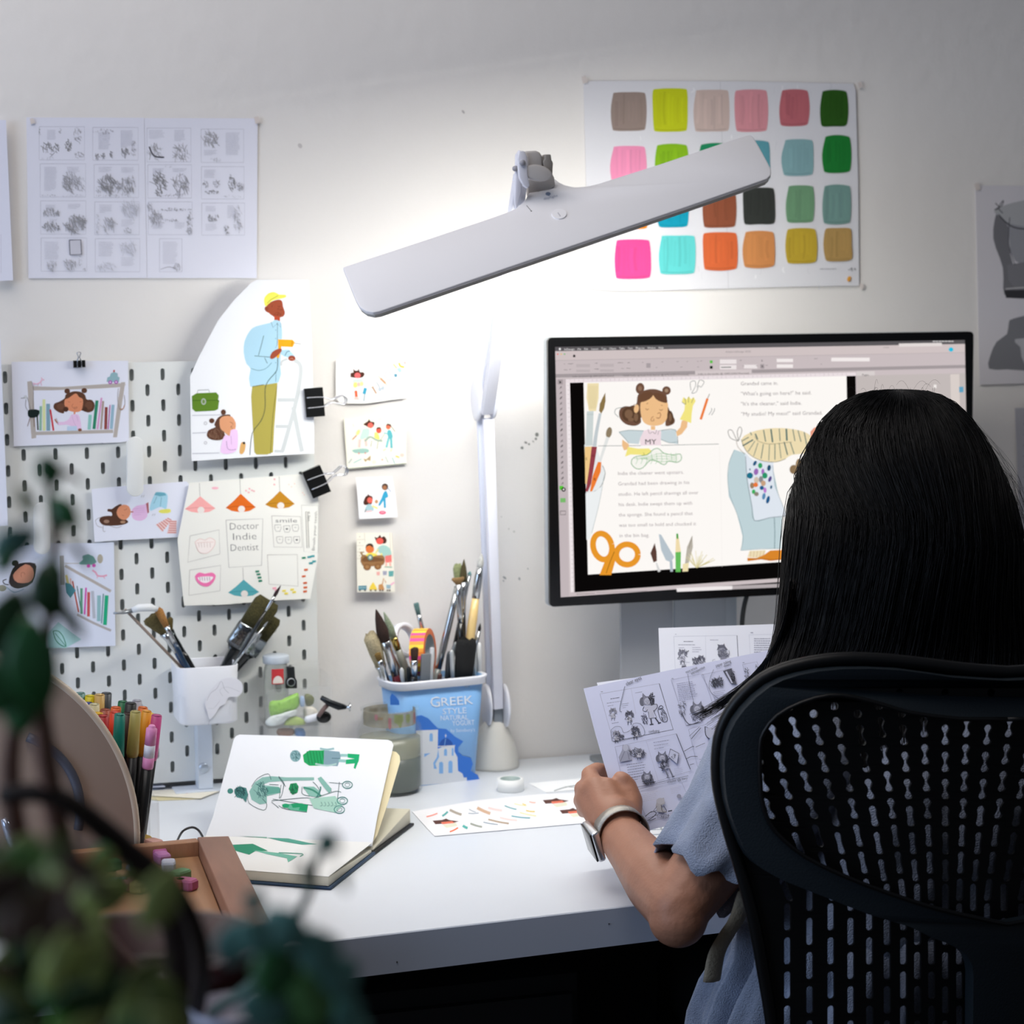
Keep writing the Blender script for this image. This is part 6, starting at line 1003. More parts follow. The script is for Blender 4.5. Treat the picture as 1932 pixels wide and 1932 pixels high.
a.poly([(785, 580), (800, 535), (850, 528), (870, 560), (860, 610), (815, 628)], '#1f8a58', 1); a.scrib(828, 578, 34, 40, '#14563c', 30, 4); a.poly([(905, 560), (1000, 560), (1050, 600), (1040, 650), (960, 640)], '#86b8ac', 1); a.line([(910, 568), (990, 590), (1060, 640)], 15, '#3f8a74'); a.poly([(1030, 490), (1060, 475), (1150, 580), (1130, 620), (1080, 560)], '#7fb0a6', 1); a.line([(1000, 690), (1050, 600), (1055, 560)], 12, '#447f78'); a.poly([(725, 710), (900, 700), (945, 730), (940, 775), (800, 760)], '#5fae92', 1); a.poly([(805, 705), (860, 700), (950, 715), (940, 770), (870, 760), (880, 735), (820, 740)], '#1a9766', 0); a.ell(760, 722, 30, 18, '#1f9c6c'); a.poly([(960, 660), (1180, 640), (1240, 720), (1180, 780), (1000, 745)], '#a3cbbd', 1)
def wheel(x, y, r): a.line([(x+r*cos(t), y+r*.72*sin(t)) for t in [2*pi*i/16 for i in range(17)]], 7, '#3f7f7a', 0); a.line([(x+r*.5*cos(t), y+r*.4*sin(t)) for t in [2*pi*i/12 for i in range(13)]], 4, '#5f8f8a', 0)
wheel(1283, 545, 42); wheel(1240, 680, 44); wheel(1215, 755, 44)
for k in range(5): a.line([(1060+k*30, 690), (1070+k*30, 720), (1050+k*30, 725)], 3.4, '#3f6a66')
a.line([(1000, 660), (1180, 600), (1230, 610)], 4, '#3f6a66')
a.mb.build('upright_page', a.cols, sb)
lp2 = (up_[0]-up_[1]*.006, up_[1])
MB().prism([at(x, y, pl=lp2) for x, y in ((700, 1594), (600, 1592), (650, 1440), (738, 1416), (748, 1419), (754, 1426), (755, 1436), (735, 1505), (712, 1575))], up_[1], .0005).build('cream_leaf', mat('#e0d4b0', .8), sb)
# ================================================================ marker cup
G7 = 'felt tip markers in the clear cup'
cr = at(297, 1600, Y=-.425).x; CX0, CX1, CY0, CY1 = cr-.105, cr, -.450, -.362
cup = thing('marker_cup', 'square clear acrylic cup packed with felt tip markers, left of the sketchbook', 'cup', ((CX0+CX1)/2, (CY0+CY1)/2, DZ))
zt = at(270, 1517, Y=CY0).z
for nm, b_ in (('front_pane', (CX0, CX1, CY0, CY0+.0025)), ('back_pane', (CX0, CX1, CY1-.0025, CY1)), ('side_pane', (CX0, CX0+.0025, CY0+.0026, CY1-.0026)), ('side_pane', (CX1-.0025, CX1, CY0+.0026, CY1-.0026))): MB().box(*b_, DZ+.0006, zt).build(nm, acr, cup)
MB().box(CX0+.0026, CX1-.0026, CY0+.0026, CY1-.0026, DZ+.0006, DZ+.003).build('base', acr, cup)
MK = [('teal green', '#0f7464', 226, 1347, -.495, 0, .0062), ('olive', '#a69a55', 256, 1342, -.485, 0, .0062), ('light pink', '#d889b8', 287, 1368, -.500, 1, .0058), ('deep pink', '#c04a86', 296, 1349, -.470, 0, .0062), ('amber', '#e09a28', 277, 1341, -.460, 0, .0060), ('yellow', '#e6d24a', 283, 1346, -.445, 0, .0058), ('red', '#b0262a', 195, 1350, -.480, 0, .0064), ('orange red', '#d8442a', 218, 1343, -.465, 0, .0064), ('bright orange', '#e0682a', 219, 1334, -.450, 0, .0060), ('black', '#17181a', 247, 1326, -.455, 0, .0068), ('dark green', '#0f6a42', 232, 1323, -.435, 0, .0058), ('pale grey', '#a9a9b4', 259, 1321, -.430, 0, .0058), ('orange', '#e06f1e', 270, 1334, -.445, 0, .0058), ('dark brown', '#3a2420', 241, 1346, -.470, 0, .0060), ('golden yellow', '#e6b624', 185, 1345, -.470, 0, .0060), ('cream', '#cfc8a0', 178, 1328, -.455, 0, .0060), ('blue', '#1f3f9a', 166, 1326, -.440, 0, .0060), ('lemon', '#d9c81e', 170, 1312, -.425, 0, .0060), ('tan', '#c7a35c', 188, 1310, -.430, 0, .0060), ('charcoal', '#42464a', 201, 1307, -.420, 0, .0062), ('grey teal', '#5c8a84', 151, 1307, -.420, 0, .0062), ('brick', '#9c5240', 199, 1338, -.440, 0, .0060)]
R = random.Random(11)
def marker(nm, c_, x, y, Y_, band, r):
    T = at(x, y, Y=Y_+.040); fx = (x-150)/146.; bx = CX0+.012+(CX1-CX0-.024)*min(1, max(0, fx*.75+.12)); by = min(CY1-.012, max(CY0+.012, CY0+.012+(Y_+.50)*.85)); Bp = Vector((bx, by, DZ+.004)); d = (T-Bp).normalized(); L_ = (T-Bp).length
    t = thing('felt_tip_marker', 'felt tip marker with a %s cap%s' % (nm, ' and a white band, the frontmost of them' if band else ' standing in the clear cup'), 'marker', Bp, G7)
    cl_ = .050 if band else .052
    MB().tube([Bp, Bp+d*.003, T-d*cl_], [r*.7, r*.92, r*.95], 14).build('barrel', mat('#121416', .35), t, True)
    cm = mat(c_, .4)
    if band:
        MB().tube([T-d*cl_, T-d*(cl_-.002), T-d*.037], [r*1.02, r*1.1, r*1.1], 14).build('cap_rim', cm, t, True)
        MB().tube([T-d*.037, T-d*.0225], [r*1.06, r*1.06], 14).build('white_band', mat('#dadbe6', .4), t, True)
        MB().tube([T-d*.0225, T-d*.004, T-d*.0035, T-d*.001, T], [r*1.06, r*1.05, r*.7, r*.66, r*.5], 14).build('cap', cm, t, True)
    else:
        MB().tube([T-d*cl_, T-d*(cl_-.004), T-d*.0008, T, T-d*.001, T-d*.004], [r*.98, r*1.12, r*.94, r*.86, r*.7, r*.66], 14).build('cap', cm, t, True)
for m_ in MK: marker(*m_)
# ================================================================ wooden tray, round-topped panel and bits at the left front of the desk
tz = DZ+.055; q = lambda x, y, z=tz: at(x, y, Z=z)
tray = thing('wooden_tray', 'shallow brown wooden tray with a raised rim at the left front of the desk', 'tray', (.0, -.6, DZ))
wd = mat('#9a6f52', .5, bump=.25, bs=30, var=.16, vs_=8, stretch=(6, 1, 1)); wd2 = mat('#8c6450', .5, var=.14, vs_=9, stretch=(6, 1, 1))
cr_, cfr = q(432, 1577), q(512, 1742); dd = (cfr-cr_); rimw = Vector((-.058, .0, 0)); TLb = Vector((-.140, -.487, tz))
def wb(name, P4, z0, z1, m, bv=.0015):
    mb = MB(); mb.loft([[Vector((p.x, p.y, z0)) for p in P4], [Vector((p.x, p.y, z1)) for p in P4]]); return bevel(mb.build(name, m, tray), bv)
il = q(372, 1579); il2 = il+dd
wb('side_rim', [cfr, cr_, il, il2], DZ+.0006, tz, wd2)
wb('back_rim', [il-Vector((.0005, 0, 0)), il+Vector((-.0005, -.016, 0)), TLb+Vector((0, -.016, 0)), TLb], DZ+.0006, tz-.001, wd)
wb('front_rim', [il2+Vector((-.0005, .016, 0)), il2-Vector((.0005, 0, 0)), TLb+dd, TLb+dd+Vector((0, .016, 0))], DZ+.0006, tz, wd)
wb('left_rim', [TLb+Vector((-.016, -.0, 0)), TLb+Vector((-.0005, 0, 0)), TLb+dd-Vector((.0005, 0, 0)), TLb+dd-Vector((.016, 0, 0))], DZ+.0006, tz, wd)
wb('tray_floor', [il2+Vector((-.001, .0165, 0)), il+Vector((-.001, -.0165, 0)), TLb+Vector((0, -.0165, 0)), TLb+dd+Vector((0, .0165, 0))], DZ+.0008, DZ+.038, mat('#a57a58', .5, var=.12, vs_=8, stretch=(6, 1, 1)))
G8 = 'colourful little erasers in the wooden tray'
R = random.Random(21)
for i_, (x, y, c_, nm) in enumerate(((266, 1584, '#d0a83a', 'mustard'), (290, 1590, '#c99a90', 'blush'), (298, 1606, '#a85a88', 'plum'), (318, 1630, '#c8c8da', 'pale lilac'), (340, 1648, '#6f9a70', 'sage green'), (352, 1664, '#b05a80', 'rose'), (330, 1664, '#a33a4a', 'crimson'), (252, 1640, '#b8b4d0', 'lavender'), (232, 1652, '#d8a080', 'peach'), (248, 1664, '#c86a8a', 'pink'), (222, 1664, '#7c98b0', 'steel blue'), (262, 1668, '#cfb878', 'straw'), (306, 1615, '#a86a9a', 'mauve'), (208, 1628, '#3a7a4a', 'leaf green'))):
    p = at(x, y, Z=DZ+.046); an = R.uniform(0, 3); ex = Vector((cos(an), sin(an), 0)); ey = Vector((-sin(an), cos(an), 0)); mb = MB()
    mb.loft([[Vector((p.x, p.y, DZ+.0385))+ex*a1*.011*k+ey*b1*.0075*k+Vector((0, 0, h)) for a1, b1 in ((-1, -.7), (-.7, -1), (.7, -1), (1, -.7), (1, .7), (.7, 1), (-.7, 1), (-1, .7))] for h, k in ((0, .9), (.002, 1), (.009, 1), (.011, .85))])
    tag(mb.build('eraser', mat(c_, .6)), 'little %s eraser lying in the wooden tray' % nm, 'eraser', G8)
# round-topped panel
PY = -.470; ccx, ccy, rr_ = -114, 1600, 372; c3_ = at(ccx, ccy, Y=PY); rW = at(ccx+rr_, ccy, Y=PY).x-c3_.x; rZ = c3_.z-at(ccx, ccy+rr_, Y=PY).z
pan = thing('round_stand', 'large round-topped taupe panel with a dark curved strap at the left edge of the desk', 'panel', (c3_.x, PY, DZ))
arc = [Vector((c3_.x+rW*cos(t), PY, c3_.z+rZ*sin(t))) for t in [pi*i/60-.2 for i in range(0, 69)]]; arc = [p for p in arc if p.z > DZ+.003]; arc = [Vector((arc[0].x, PY, DZ+.001))]+arc+[Vector((arc[-1].x, PY, DZ+.001))]
bevel(MB().prism(arc, Vector((0, -1, 0)), .009).build('panel', mat('#a29084', .45, var=.05, vs_=3), pan), .003)
MB().tube([p+Vector((0, .004, 0)) for p in arc[1:-1]], .0048, 10, True).build('rim', mat('#cbbcaa', .4), pan, True)
st = [Vector((c3_.x+rW*k*cos(t), PY-.0035, c3_.z+rZ*k*sin(t))) for t, k in [(.86-.80*i/16, .70+.05*sin(pi*i/16)) for i in range(17)]]
MB().tube(st, [.0052]*17, 10, flat=1).build('curved_strap', mat('#4d5260', .4), pan, True)
gl = MB().tube([at(6, 1545, Y=PY-.03), at(14, 1560, Y=PY-.03), at(20, 1580, Y=PY-.03), at(22, 1597, Y=PY-.03)], [.003, .0055, .0055, .003], 10).build('highlight_rod', mat('#c9d4ea', .2, .6), pan, True)  # a small white highlight given the shape of a pale metal rod
# ================================================================ keyboard under the papers
kp = [at(1216, 1568, Z=DZ+.011), at(1252, 1612, Z=DZ+.011)]
kb = thing('keyboard', 'slim pale keyboard on the desk, mostly hidden behind the forearm and papers', 'keyboard', (kp[0].x, kp[0].y, DZ))
o0 = at(1208, 1560, Z=DZ+.008); dv = (at(1258, 1618, Z=DZ+.008)-o0); dv = dv.normalized()*.115; du = Vector((-dv.y, dv.x, 0)).normalized()
if du.x < 0: du = -du
du = du*.28; mb = MB(); mb.prism([o0, o0+du, o0+du+dv, o0+dv], Vector((0, 0, 1)), .0072); bevel(mb.build('case', mat('#a9adb0', .4, .4), kb), .002)
for r_ in range(5):
    for c_ in range(14):
        p = o0+dv*((r_+.12)/5.1)+du*((c_+.2)/14.2); a1 = du*(.82/14.2); b1 = dv*(.80/5.1)
        MB().prism([v_+Vector((0, 0, .0016)) for v_ in (p, p+a1, p+a1+b1, p+b1)], Vector((0, 0, 1)), .0013).build('key', mat('#e3e4e6', .5), kb)
# ================================================================ sheets of paper in the hands
hpA, hpB, hpC = at(1147, 1466, Y=-.578), at(1101, 1299, Y=-.510), at(1440, 1230, Y=-.500)
hpl = plane3(hpA, hpB, hpC); hnn = hpl[1]
a = sheet('storyboard_page', 'front printed storyboard page with pen notes, held up in the left hand', 'paper', [(1101, 1299), (1270, 1263), (1440, 1229), (1600, 1196), (1655, 1462), (1450, 1513), (1275, 1554), (1214, 1569), (1196, 1545), (1172, 1512), (1147, 1466), (1125, 1390)], hpl, '#d3d6ee', .0004)
a.frame(*d7); PK = '#7f8092'
def dbox(*p): a.box(p, 2.6, '#9a9bb0')
dbox((278, 615), (710, 540), (812, 875), (375, 962)); a.line([(710, 540), (812, 875), (375, 962)], 5, '#5a5b68', 0); a.line([(505, 578), (540, 760)], 2, '#b5b6c8', 0)
a.rows(355, 652, 440, 1, 12, '#55566a', 5, -9); a.rows(328, 684, 485, 1, 12, PK, 3.4, -9); a.rows(335, 704, 400, 1, 12, PK, 3.4, -9); a.rows(438, 690, 490, 3, 14, PK, 3, -9); a.rows(535, 608, 635, 1, 10, PK, 3, -9); a.rows(365, 830, 445, 1, 9, PK, 3, -9)
def lady(x, y, s, dk='#3d3e48'):
    a.ell(x-s*1.0, y+s*.2, s*.55, s*.9, '#6d6e7c'); a.ell(x+s*1.0, y+s*.2, s*.5, s*.9, '#5a5b68'); a.poly([(x-s*.9, y-s*.3), (x-s*.9, y-s*1.5), (x-s*.3, y-s*.8), (x+s*.3, y-s*.8), (x+s*.8, y-s*1.6), (x+s*.9, y-s*.2), (x+s*.8, y+s*.9), (x-s*.7, y+s*.9)], '#8a8b9c', 1)
    a.ell(x, y+s*.1, s*.62, s*.7, '#b9bacb'); a.line([(x-s*.3, y+s*.05), (x-s*.1, y+s*.15)], 3, dk, 0); a.line([(x+s*.1, y+s*.12), (x+s*.35, y)], 3, dk, 0); a.line([(x-s*.15, y+s*.45), (x+s*.1, y+s*.5), (x+s*.25, y+s*.4)], 2.6, dk)
    for q in ([(x-s*.9, y-s*.3), (x-s*.9, y-s*1.5), (x-s*.3, y-s*.8), (x+s*.3, y-s*.8), (x+s*.8, y-s*1.6), (x+s*.9, y-s*.2)],): a.line(q, 4, dk, 0)
lady(622, 665, 36); a.scrib(655, 650, 20, 40, '#2c2d36', 30, 4)
a.poly([(600, 705), (650, 700), (690, 690), (690, 740), (668, 735), (672, 790), (636, 795), (628, 745), (605, 735)], '#c3c4d6', 0); a.line([(600, 705), (590, 735), (612, 745), (625, 730)], 4, '#3d3e48'); a.line([(650, 700), (690, 690), (695, 715), (672, 740)], 4, '#3d3e48'); a.line([(630, 745), (636, 795), (690, 788), (668, 735)], 4, '#3d3e48', 0); a.line([(648, 795), (655, 838)], 9, '#4a4b58', 0); a.line([(680, 790), (708, 828)], 9, '#4a4b58', 0); a.line([(640, 840), (668, 836)], 7, '#3d3e48', 0); a.line([(700, 832), (722, 824)], 7, '#3d3e48', 0)
a.line([(700, 725), (720, 700), (738, 715), (712, 725), (700, 740), (725, 810), (760, 818), (768, 790), (740, 730), (712, 728)], 4.5, '#4f505e'); a.scrib(735, 775, 22, 40, '#5f606e', 26, 3, rot=-.4); a.scrib(602, 800, 22, 40, '#55566a', 34, 3.4)
a.kid(372, 740, 17); a.kid(492, 762, 19, '#3a3b48', 2.4, 5, '#6a6b7a'); a.kid(398, 905, 17, '#3a3b48', 2.2, 9); a.kid(535, 875, 18, '#3a3b48', 2.4, 12, '#6a6b7a'); a.scrib(425, 932, 28, 20, '#4a4b58', 30, 3); a.scrib(545, 905, 34, 20, '#4a4b58', 34, 3)
a.line([(358, 880), (390, 855), (430, 860), (450, 900), (500, 880), (520, 835), (570, 835), (600, 880), (590, 925), (500, 945), (380, 968), (360, 930), (358, 880)], 2.6, '#5a5b68')
a.line([(458, 562), (420, 725), (436, 748)], 3.2, '#3c3d48'); a.text('clear eyes', 470, 558, 40, '#33343e', -24, 122); a.text('confusing', 632, 902, 30, '#4a4b56', -5, 78)
dbox((795, 515), (1025, 470), (1128, 780), (905, 850)); a.line([(905, 850), (1010, 825)], 4, '#5a5b68', 0); a.rows(835, 545, 975, 10, 13.5, '#8485a0', 3.2, -9); a.text('more serious', 905, 470, 30, '#44454f', -25, 90); a.text('introspection', 945, 480, 30, '#44454f', -27, 110)
a.line([(915, 470), (935, 580), (960, 680)], 2.4, '#5a5b68'); lady(985, 725, 34, '#4a4b58'); a.scrib(985, 790, 46, 26, '#55566a', 36, 3); a.scrib(878, 730, 26, 60, '#6a6b7a', 40, 3); a.line([(870, 760), (925, 840), (1000, 820)], 5, '#4a4b58')
dbox((1015, 480), (1240, 432), (1285, 580), (1118, 665)); a.line([(1105, 440), (1075, 520), (1080, 600), (1150, 660)], 2.4, '#5a5b68'); a.text('paper taking', 1122, 424, 32, '#3c3d48', -18, 116); a.text('down', 1180, 425, 26, '#4a4b56', -18, 50); a.scrib(1115, 540, 28, 34, '#3d3e48', 44, 4); a.scrib(1150, 535, 26, 42, '#4a4b58', 44, 3.4); a.poly([(1172, 452), (1235, 432), (1272, 550), (1230, 545)], '#5a5b66', 0); a.line([(1195, 455), (1240, 540)], 12, '#c4c6da', 0); a.scrib(1245, 490, 14, 44, '#2d2e38', 30, 4); a.rows(1100, 608, 1190, 5, 13, '#8485a0', 3, -9)
dbox((1315, 405), (1420, 385), (1480, 560), (1365, 600)); a.scrib(1345, 470, 16, 50, '#3d3e48', 30, 3); a.scrib(1420, 430, 12, 30, '#5a5b68', 20, 3); a.rows(282, 604, 305, 1, 5, '#44454f', 4); a.rows(798, 507, 822, 1, 5, '#44454f', 4); a.rows(1315, 392, 1335, 1, 5, '#44454f', 4)
dbox((385, 1005), (832, 910), (940, 1180), (455, 1330)); a.line([(832, 910), (935, 1170)], 5, '#5a5b68', 0); a.line([(480, 1310), (600, 1290), (920, 1215)], 3, '#6a6b78', 0); a.line([(612, 960), (700, 1250)], 1.6, '#b5b6c8', 0)
a.poly([(440, 990), (480, 990), (498, 1030), (490, 1060), (508, 1100), (420, 1118), (412, 1080), (436, 1030)], '#a3a4b6', 1); a.line([(455, 1040), (425, 1110)], 3, '#5f606e', 0); a.line([(478, 1045), (490, 1100)], 3, '#5f606e', 0); a.ell(462, 1012, 20, 24, '#bfc0d0'); a.scrib(548, 1050, 52, 34, '#50515e', 60, 3.4); a.kid(560, 1035, 16, '#3d3e48', 2.2, 22)
a.rows(470, 1138, 610, 6, 19, '#6d6e84', 3.8, -9, 3); a.rows(500, 1232, 560, 2, 18, '#6d6e84', 3.4, -9, 4); a.rows(665, 975, 790, 3, 24, '#7a7b92', 3.6, -9, 5)
lady(728, 1085, 30); a.poly([(715, 1125), (760, 1115), (775, 1160), (738, 1175), (715, 1160)], '#a4a5b8', 0); a.scrib(742, 1140, 30, 34, '#3f404c', 40, 3.4); a.line([(750, 1170), (772, 1225)], 10, '#7b7c8c', 0); a.line([(780, 1165), (806, 1222)], 10, '#7b7c8c', 0); a.line([(760, 1228), (780, 1232)], 5, '#3d3e48', 0); a.line([(800, 1226), (818, 1222)], 5, '#3d3e48', 0); a.poly([(788, 1022), (850, 1055), (836, 1132), (775, 1078)], '#c9cbe0', 0); a.box([(788, 1022), (850, 1055), (836, 1132), (775, 1078)], 4, '#4a4b58'); a.scrib(812, 1075, 14, 22, '#6a6b78', 16, 2.6); a.line([(760, 1105), (785, 1090)], 6, '#4a4b58', 0)
a.rows(815, 1170, 885, 4, 12, '#9c9db4', 2.4, -9); lady(618, 1225, 27); a.scrib(632, 1262, 44, 20, '#3f404c', 40, 3.6); a.line([(590, 1275), (680, 1262)], 5, '#3f404c', 0)
dbox((920, 880), (1130, 820), (1240, 1080), (985, 1150)); a.line([(940, 950), (1010, 868)], 5, '#5f606e', 0); a.line([(925, 930), (1000, 862)], 3, '#5f606e', 0); a.line([(1040, 860), (1045, 920), (1070, 950)], 6, '#33343e'); a.line([(1040, 860), (1090, 880), (1130, 870)], 4, '#55566a'); a.ell(1080, 905, 34, 40, '#c1c3d6'); a.rows(1000, 1100, 1090, 3, 14, '#8485a0', 3, -9)
for (p_, w_) in (([(888, 1040), (950, 1005), (958, 1010)], 4), ([(905, 1095), (940, 1078), (985, 1078)], 4), ([(930, 1140), (960, 1130)], 3), ([(970, 1010), (1040, 980)], 3)): a.line(p_, w_, '#44454f')
a.text('maybe @ two', 765, 1272, 26, '#55565f', -11, 150)
dbox((530, 1325), (860, 1240), (960, 1480), (625, 1555)); a.rows(555, 1360, 700, 5, 13, '#c0bcc6', 2, -12, 8); a.rows(785, 1300, 870, 5, 12, '#c0bcc6', 2, -12, 9); a.ell(850, 1368, 16, 16, '#9a9bac')
a.poly([(690, 1392), (740, 1378), (748, 1420), (720, 1440), (765, 1490), (690, 1480), (680, 1440)], '#b5b3ba', 1); a.ell(715, 1402, 30, 22, '#c0bec6'); a.line([(720, 1430), (730, 1480), (760, 1478), (740, 1440)], 4, '#3f404c'); a.line([(605, 1515), (650, 1480), (685, 1490), (660, 1520), (620, 1545)], 5, '#3f404c'); a.line([(620, 1530), (700, 1500)], 3, '#55566a'); a.line([(630, 1548), (680, 1530)], 5, '#4a4b58', 0); a.scrib(745, 1515, 56, 14, '#77788a', 40, 2.6); a.line([(770, 1478), (800, 1472)], 8, '#3f404c', 0); a.line([(640, 1488), (690, 1470)], 3, '#55566a', 0); a.line([(690, 1440), (660, 1480)], 3, '#55566a', 0)
a.fin()
h2 = plane3(at(1243, 1185, Y=-.40), at(1243, 1400, Y=-.47), at(1500, 1177, Y=-.40))
a = sheet('storyboard_page', 'storyboard page tinted bright as if lamplit, standing behind the held one, near the monitor stand', 'paper', [(1242.5, 1185), (1360, 1181), (1475, 1177), (1640, 1172), (1650, 1420), (1470, 1426), (1252, 1430)], h2, '#e9ebf4', .0004)  # paler paper colour carries the stronger lamp light on this page
a.frame(*g3); a.box([(330, 520), (1100, 508), (1125, 960), (350, 960)], 4, '#b8bccb'); a.line([(1098, 508), (1112, 770)], 8, '#6a6b78', 0); a.line([(715, 515), (722, 800)], 3, '#c8cbd8', 0); a.box([(1245, 500), (1700, 495), (1700, 900), (1270, 900)], 3, '#b8bccb')
a.rows(450, 582, 598, 1, 12, '#5a5b6c', 9); a.rows(385, 622, 665, 1, 12, '#8f90a4', 7); a.rows(390, 658, 520, 1, 12, '#9a9bb0', 6); a.rows(555, 655, 668, 3, 26, '#9a9bb0', 6); a.rows(770, 564, 955, 1, 10, '#8f90a4', 6); a.rows(400, 835, 545, 2, 24, '#a4a5b8', 6); a.rows(1305, 548, 1535, 7, 27, '#8f90a4', 8); a.rows(345, 495, 385, 1, 9, '#8f90a4', 6); a.rows(1262, 475, 1302, 1, 9, '#7f8094', 8)
a.kid(435, 720, 34, '#5a5b68', 5, 2, '#8b8c9a'); a.kid(660, 790, 30, '#4a4b58', 5, 5, '#7c7d8a'); a.scrib(590, 820, 34, 44, '#6a6b78', 44, 6); a.line([(470, 730), (500, 700), (512, 695)], 9, '#5a5b68'); a.ell(915, 660, 44, 40, '#9fa0ae'); a.poly([(850, 690), (868, 640), (856, 615), (890, 625), (925, 628), (940, 605), (950, 640), (982, 680), (960, 690), (930, 660), (890, 665)], '#6a6b78', 1); a.scrib(925, 730, 60, 50, '#6f707e', 60, 5); a.line([(860, 740), (900, 770), (920, 760)], 6, '#4a4b58'); a.line([(960, 770), (1000, 740), (995, 690)], 6, '#4a4b58'); a.poly([(900, 770), (955, 768), (965, 800), (895, 805)], '#8b8c9a', 0); a.line([(830, 800), (800, 810), (805, 840)], 4, '#8b8c9a'); a.kid(455, 895, 20, '#5a5b68', 5, 7, '#7c7d8a')
a.fin()
b_ = (hpl[0]-hnn*.003, hnn)
a = sheet('storyboard_page', 'blank corner of a third page peeking out above the held page at its left', 'paper', [(1126, 1288), (1216, 1276), (1400, 1250), (1420, 1380), (1180, 1440)], b_, '#eceef8', .0004); a.fin()

# ================================================================ the chair
XCH = 1900
def chY(X, z, off): k = (X-.70)/.27; return -1.0 + .055*k*k - .05*(z-.85) + .02*max(0, .8-z)*4*max(0, 1-k*k*.6) - off
def chp(x, y, off=0.0):
    Y = -.98
    for _ in range(6): p = at(x, y, Y=Y); Y = chY(p.x, p.z, off)
    return at(x, y, Y=Y)
def mir(l): return l+[(2*XCH-x, y) for x, y in reversed(l) if abs(x-XCH) > 1]
ch = thing('office_chair', 'black office chair with a perforated back, the person sits in it', 'chair', (.72, -.78, 0))
outL = smooth_pts([(1470, 2080), (1456, 1935), (1441, 1840), (1424, 1745), (1400, 1650), (1374, 1565), (1356, 1490), (1353, 1430), (1362, 1375), (1390, 1325), (1440, 1280), (1500, 1256), (1580, 1243), (1660, 1244), (1740, 1252), (1820, 1262), (1900, 1268)], 3)
outL = [tuple(p) for p in outL]
black = mat('#0a0b0d', .42, spec=.4); slate = mat('#1b2329', .5, bump=.15, bs=500, spec=.4)
# perforated membrane
inL = [(p[0]*1.0, p[1]) for p in outL]
om = mir(outL)
cxm = XCH; cym = 1650
out2 = [(cxm+(x-cxm)*.992, y+3 if y < 1500 else y) for x, y in om]
def dumb(x, y, s, L, tilt, r0=8.0):
    n = 7; o = []; h = L/2-r0
    for i in range(n): t = pi*i/(n-1); o.append((r0*cos(t), -h-r0*sin(t)))
    o.append((-r0*s, -h*.25)); o.append((-r0*s, h*.25))
    for i in range(n): t = pi+pi*i/(n-1); o.append((r0*cos(t), h-r0*sin(t)))
    o.append((r0*s, h*.25)); o.append((r0*s, -h*.25))
    return [(x+u+v*tilt, y+v) for u, v in o]
holes = []; 
def inside(x, y, m=16):
    xm = x if x <= XCH else 2*XCH-x
    if y < 1268+m: return False
    for i in range(len(outL)-1):
        (xa, ya), (xb, yb) = outL[i], outL[i+1]
        if ya >= y >= yb and ya != yb:
            xe = xa+(xb-xa)*(ya-y)/(ya-yb)
            if xm < xe+m and (yb > 1400 or xm < xe+m): return False
    # distance to outline
    for (xa, ya) in outL:
        if (xm-xa)**2+(y-ya)**2 < (m+8)**2: return False
    return y < 2060
for k in range(-9, 16):
    def g(yc): return 1-(.0004-.00003*max(0, abs(k)-3))*(min(yc, 1300)-400)
    row = 0; yc = 350 if k % 2 else 283
    while yc < 2200:
        step = 135 if yc < 1300 else 170; Lh = 66 if yc < 345 else (104 if yc < 900 else (112 if yc < 1300 else 138))
        X = 1278+109*k*g(yc); tilt = -109*k*.0004 if yc < 1300 else 0
        small = yc < 455 - (0 if k > -4 else 60)
        x, y = 1300+X/2.64, 1200+yc/2.64
        if inside(x, y, 20):
            if small:
                holes.append([(x+8*cos(-2*pi*i/12), y+8*sin(-2*pi*i/12)) for i in range(12)])
            else: holes.append(dumb(x, y, .42 if yc < 880 else (.78 if yc < 1200 else .98), Lh/2.64, tilt, 7.6 if yc < 900 else 6.6))
        yc += step if not small else 105
def okh(h):
    return True
V, F = holes_plate(out2, holes, lambda u, v: (chp(u, v, 0.0), Vector((0, -1, 0))), .0028)
obj('perforated_back', V, F, mat('#08090b', .5, spec=.3), ch)
MB().tube([chp(x, y, .002) for x, y in om], .0062, 10, True).build('edge_rim', black, ch, True)
# stiff frame behind the mesh
fo = [tuple(p) for p in smooth_pts([(1834, 2080), (1836, 1880), (1834, 1822), (1811, 1791), (1755, 1768), (1717, 1749), (1641, 1726), (1565, 1696), (1489, 1666), (1444, 1643), (1414, 1617), (1391, 1570), (1372, 1510), (1367, 1440), (1376, 1385), (1405, 1338), (1452, 1296), (1510, 1273), (1590, 1262), (1700, 1264), (1800, 1278), (1900, 1284)], 2)]
fi = [tuple(p) for p in smooth_pts([(1900, 1357), (1830, 1357), (1792, 1355), (1717, 1345), (1679, 1334), (1614, 1316), (1565, 1312), (1512, 1326), (1467, 1350), (1442, 1380), (1434, 1412), (1436, 1500), (1451, 1552), (1478, 1584), (1520, 1617), (1588, 1651), (1679, 1686), (1773, 1716), (1868, 1738), (1900, 1744)], 2)]
def frn(u, v):
    return (chp(u, v, .020), Vector((0, -1, 0)))
V, F = holes_plate(mir(fo), [mir(fi)], frn, .016)
bevel(obj('back_frame', V, F, slate, ch), .004, 3, 40)
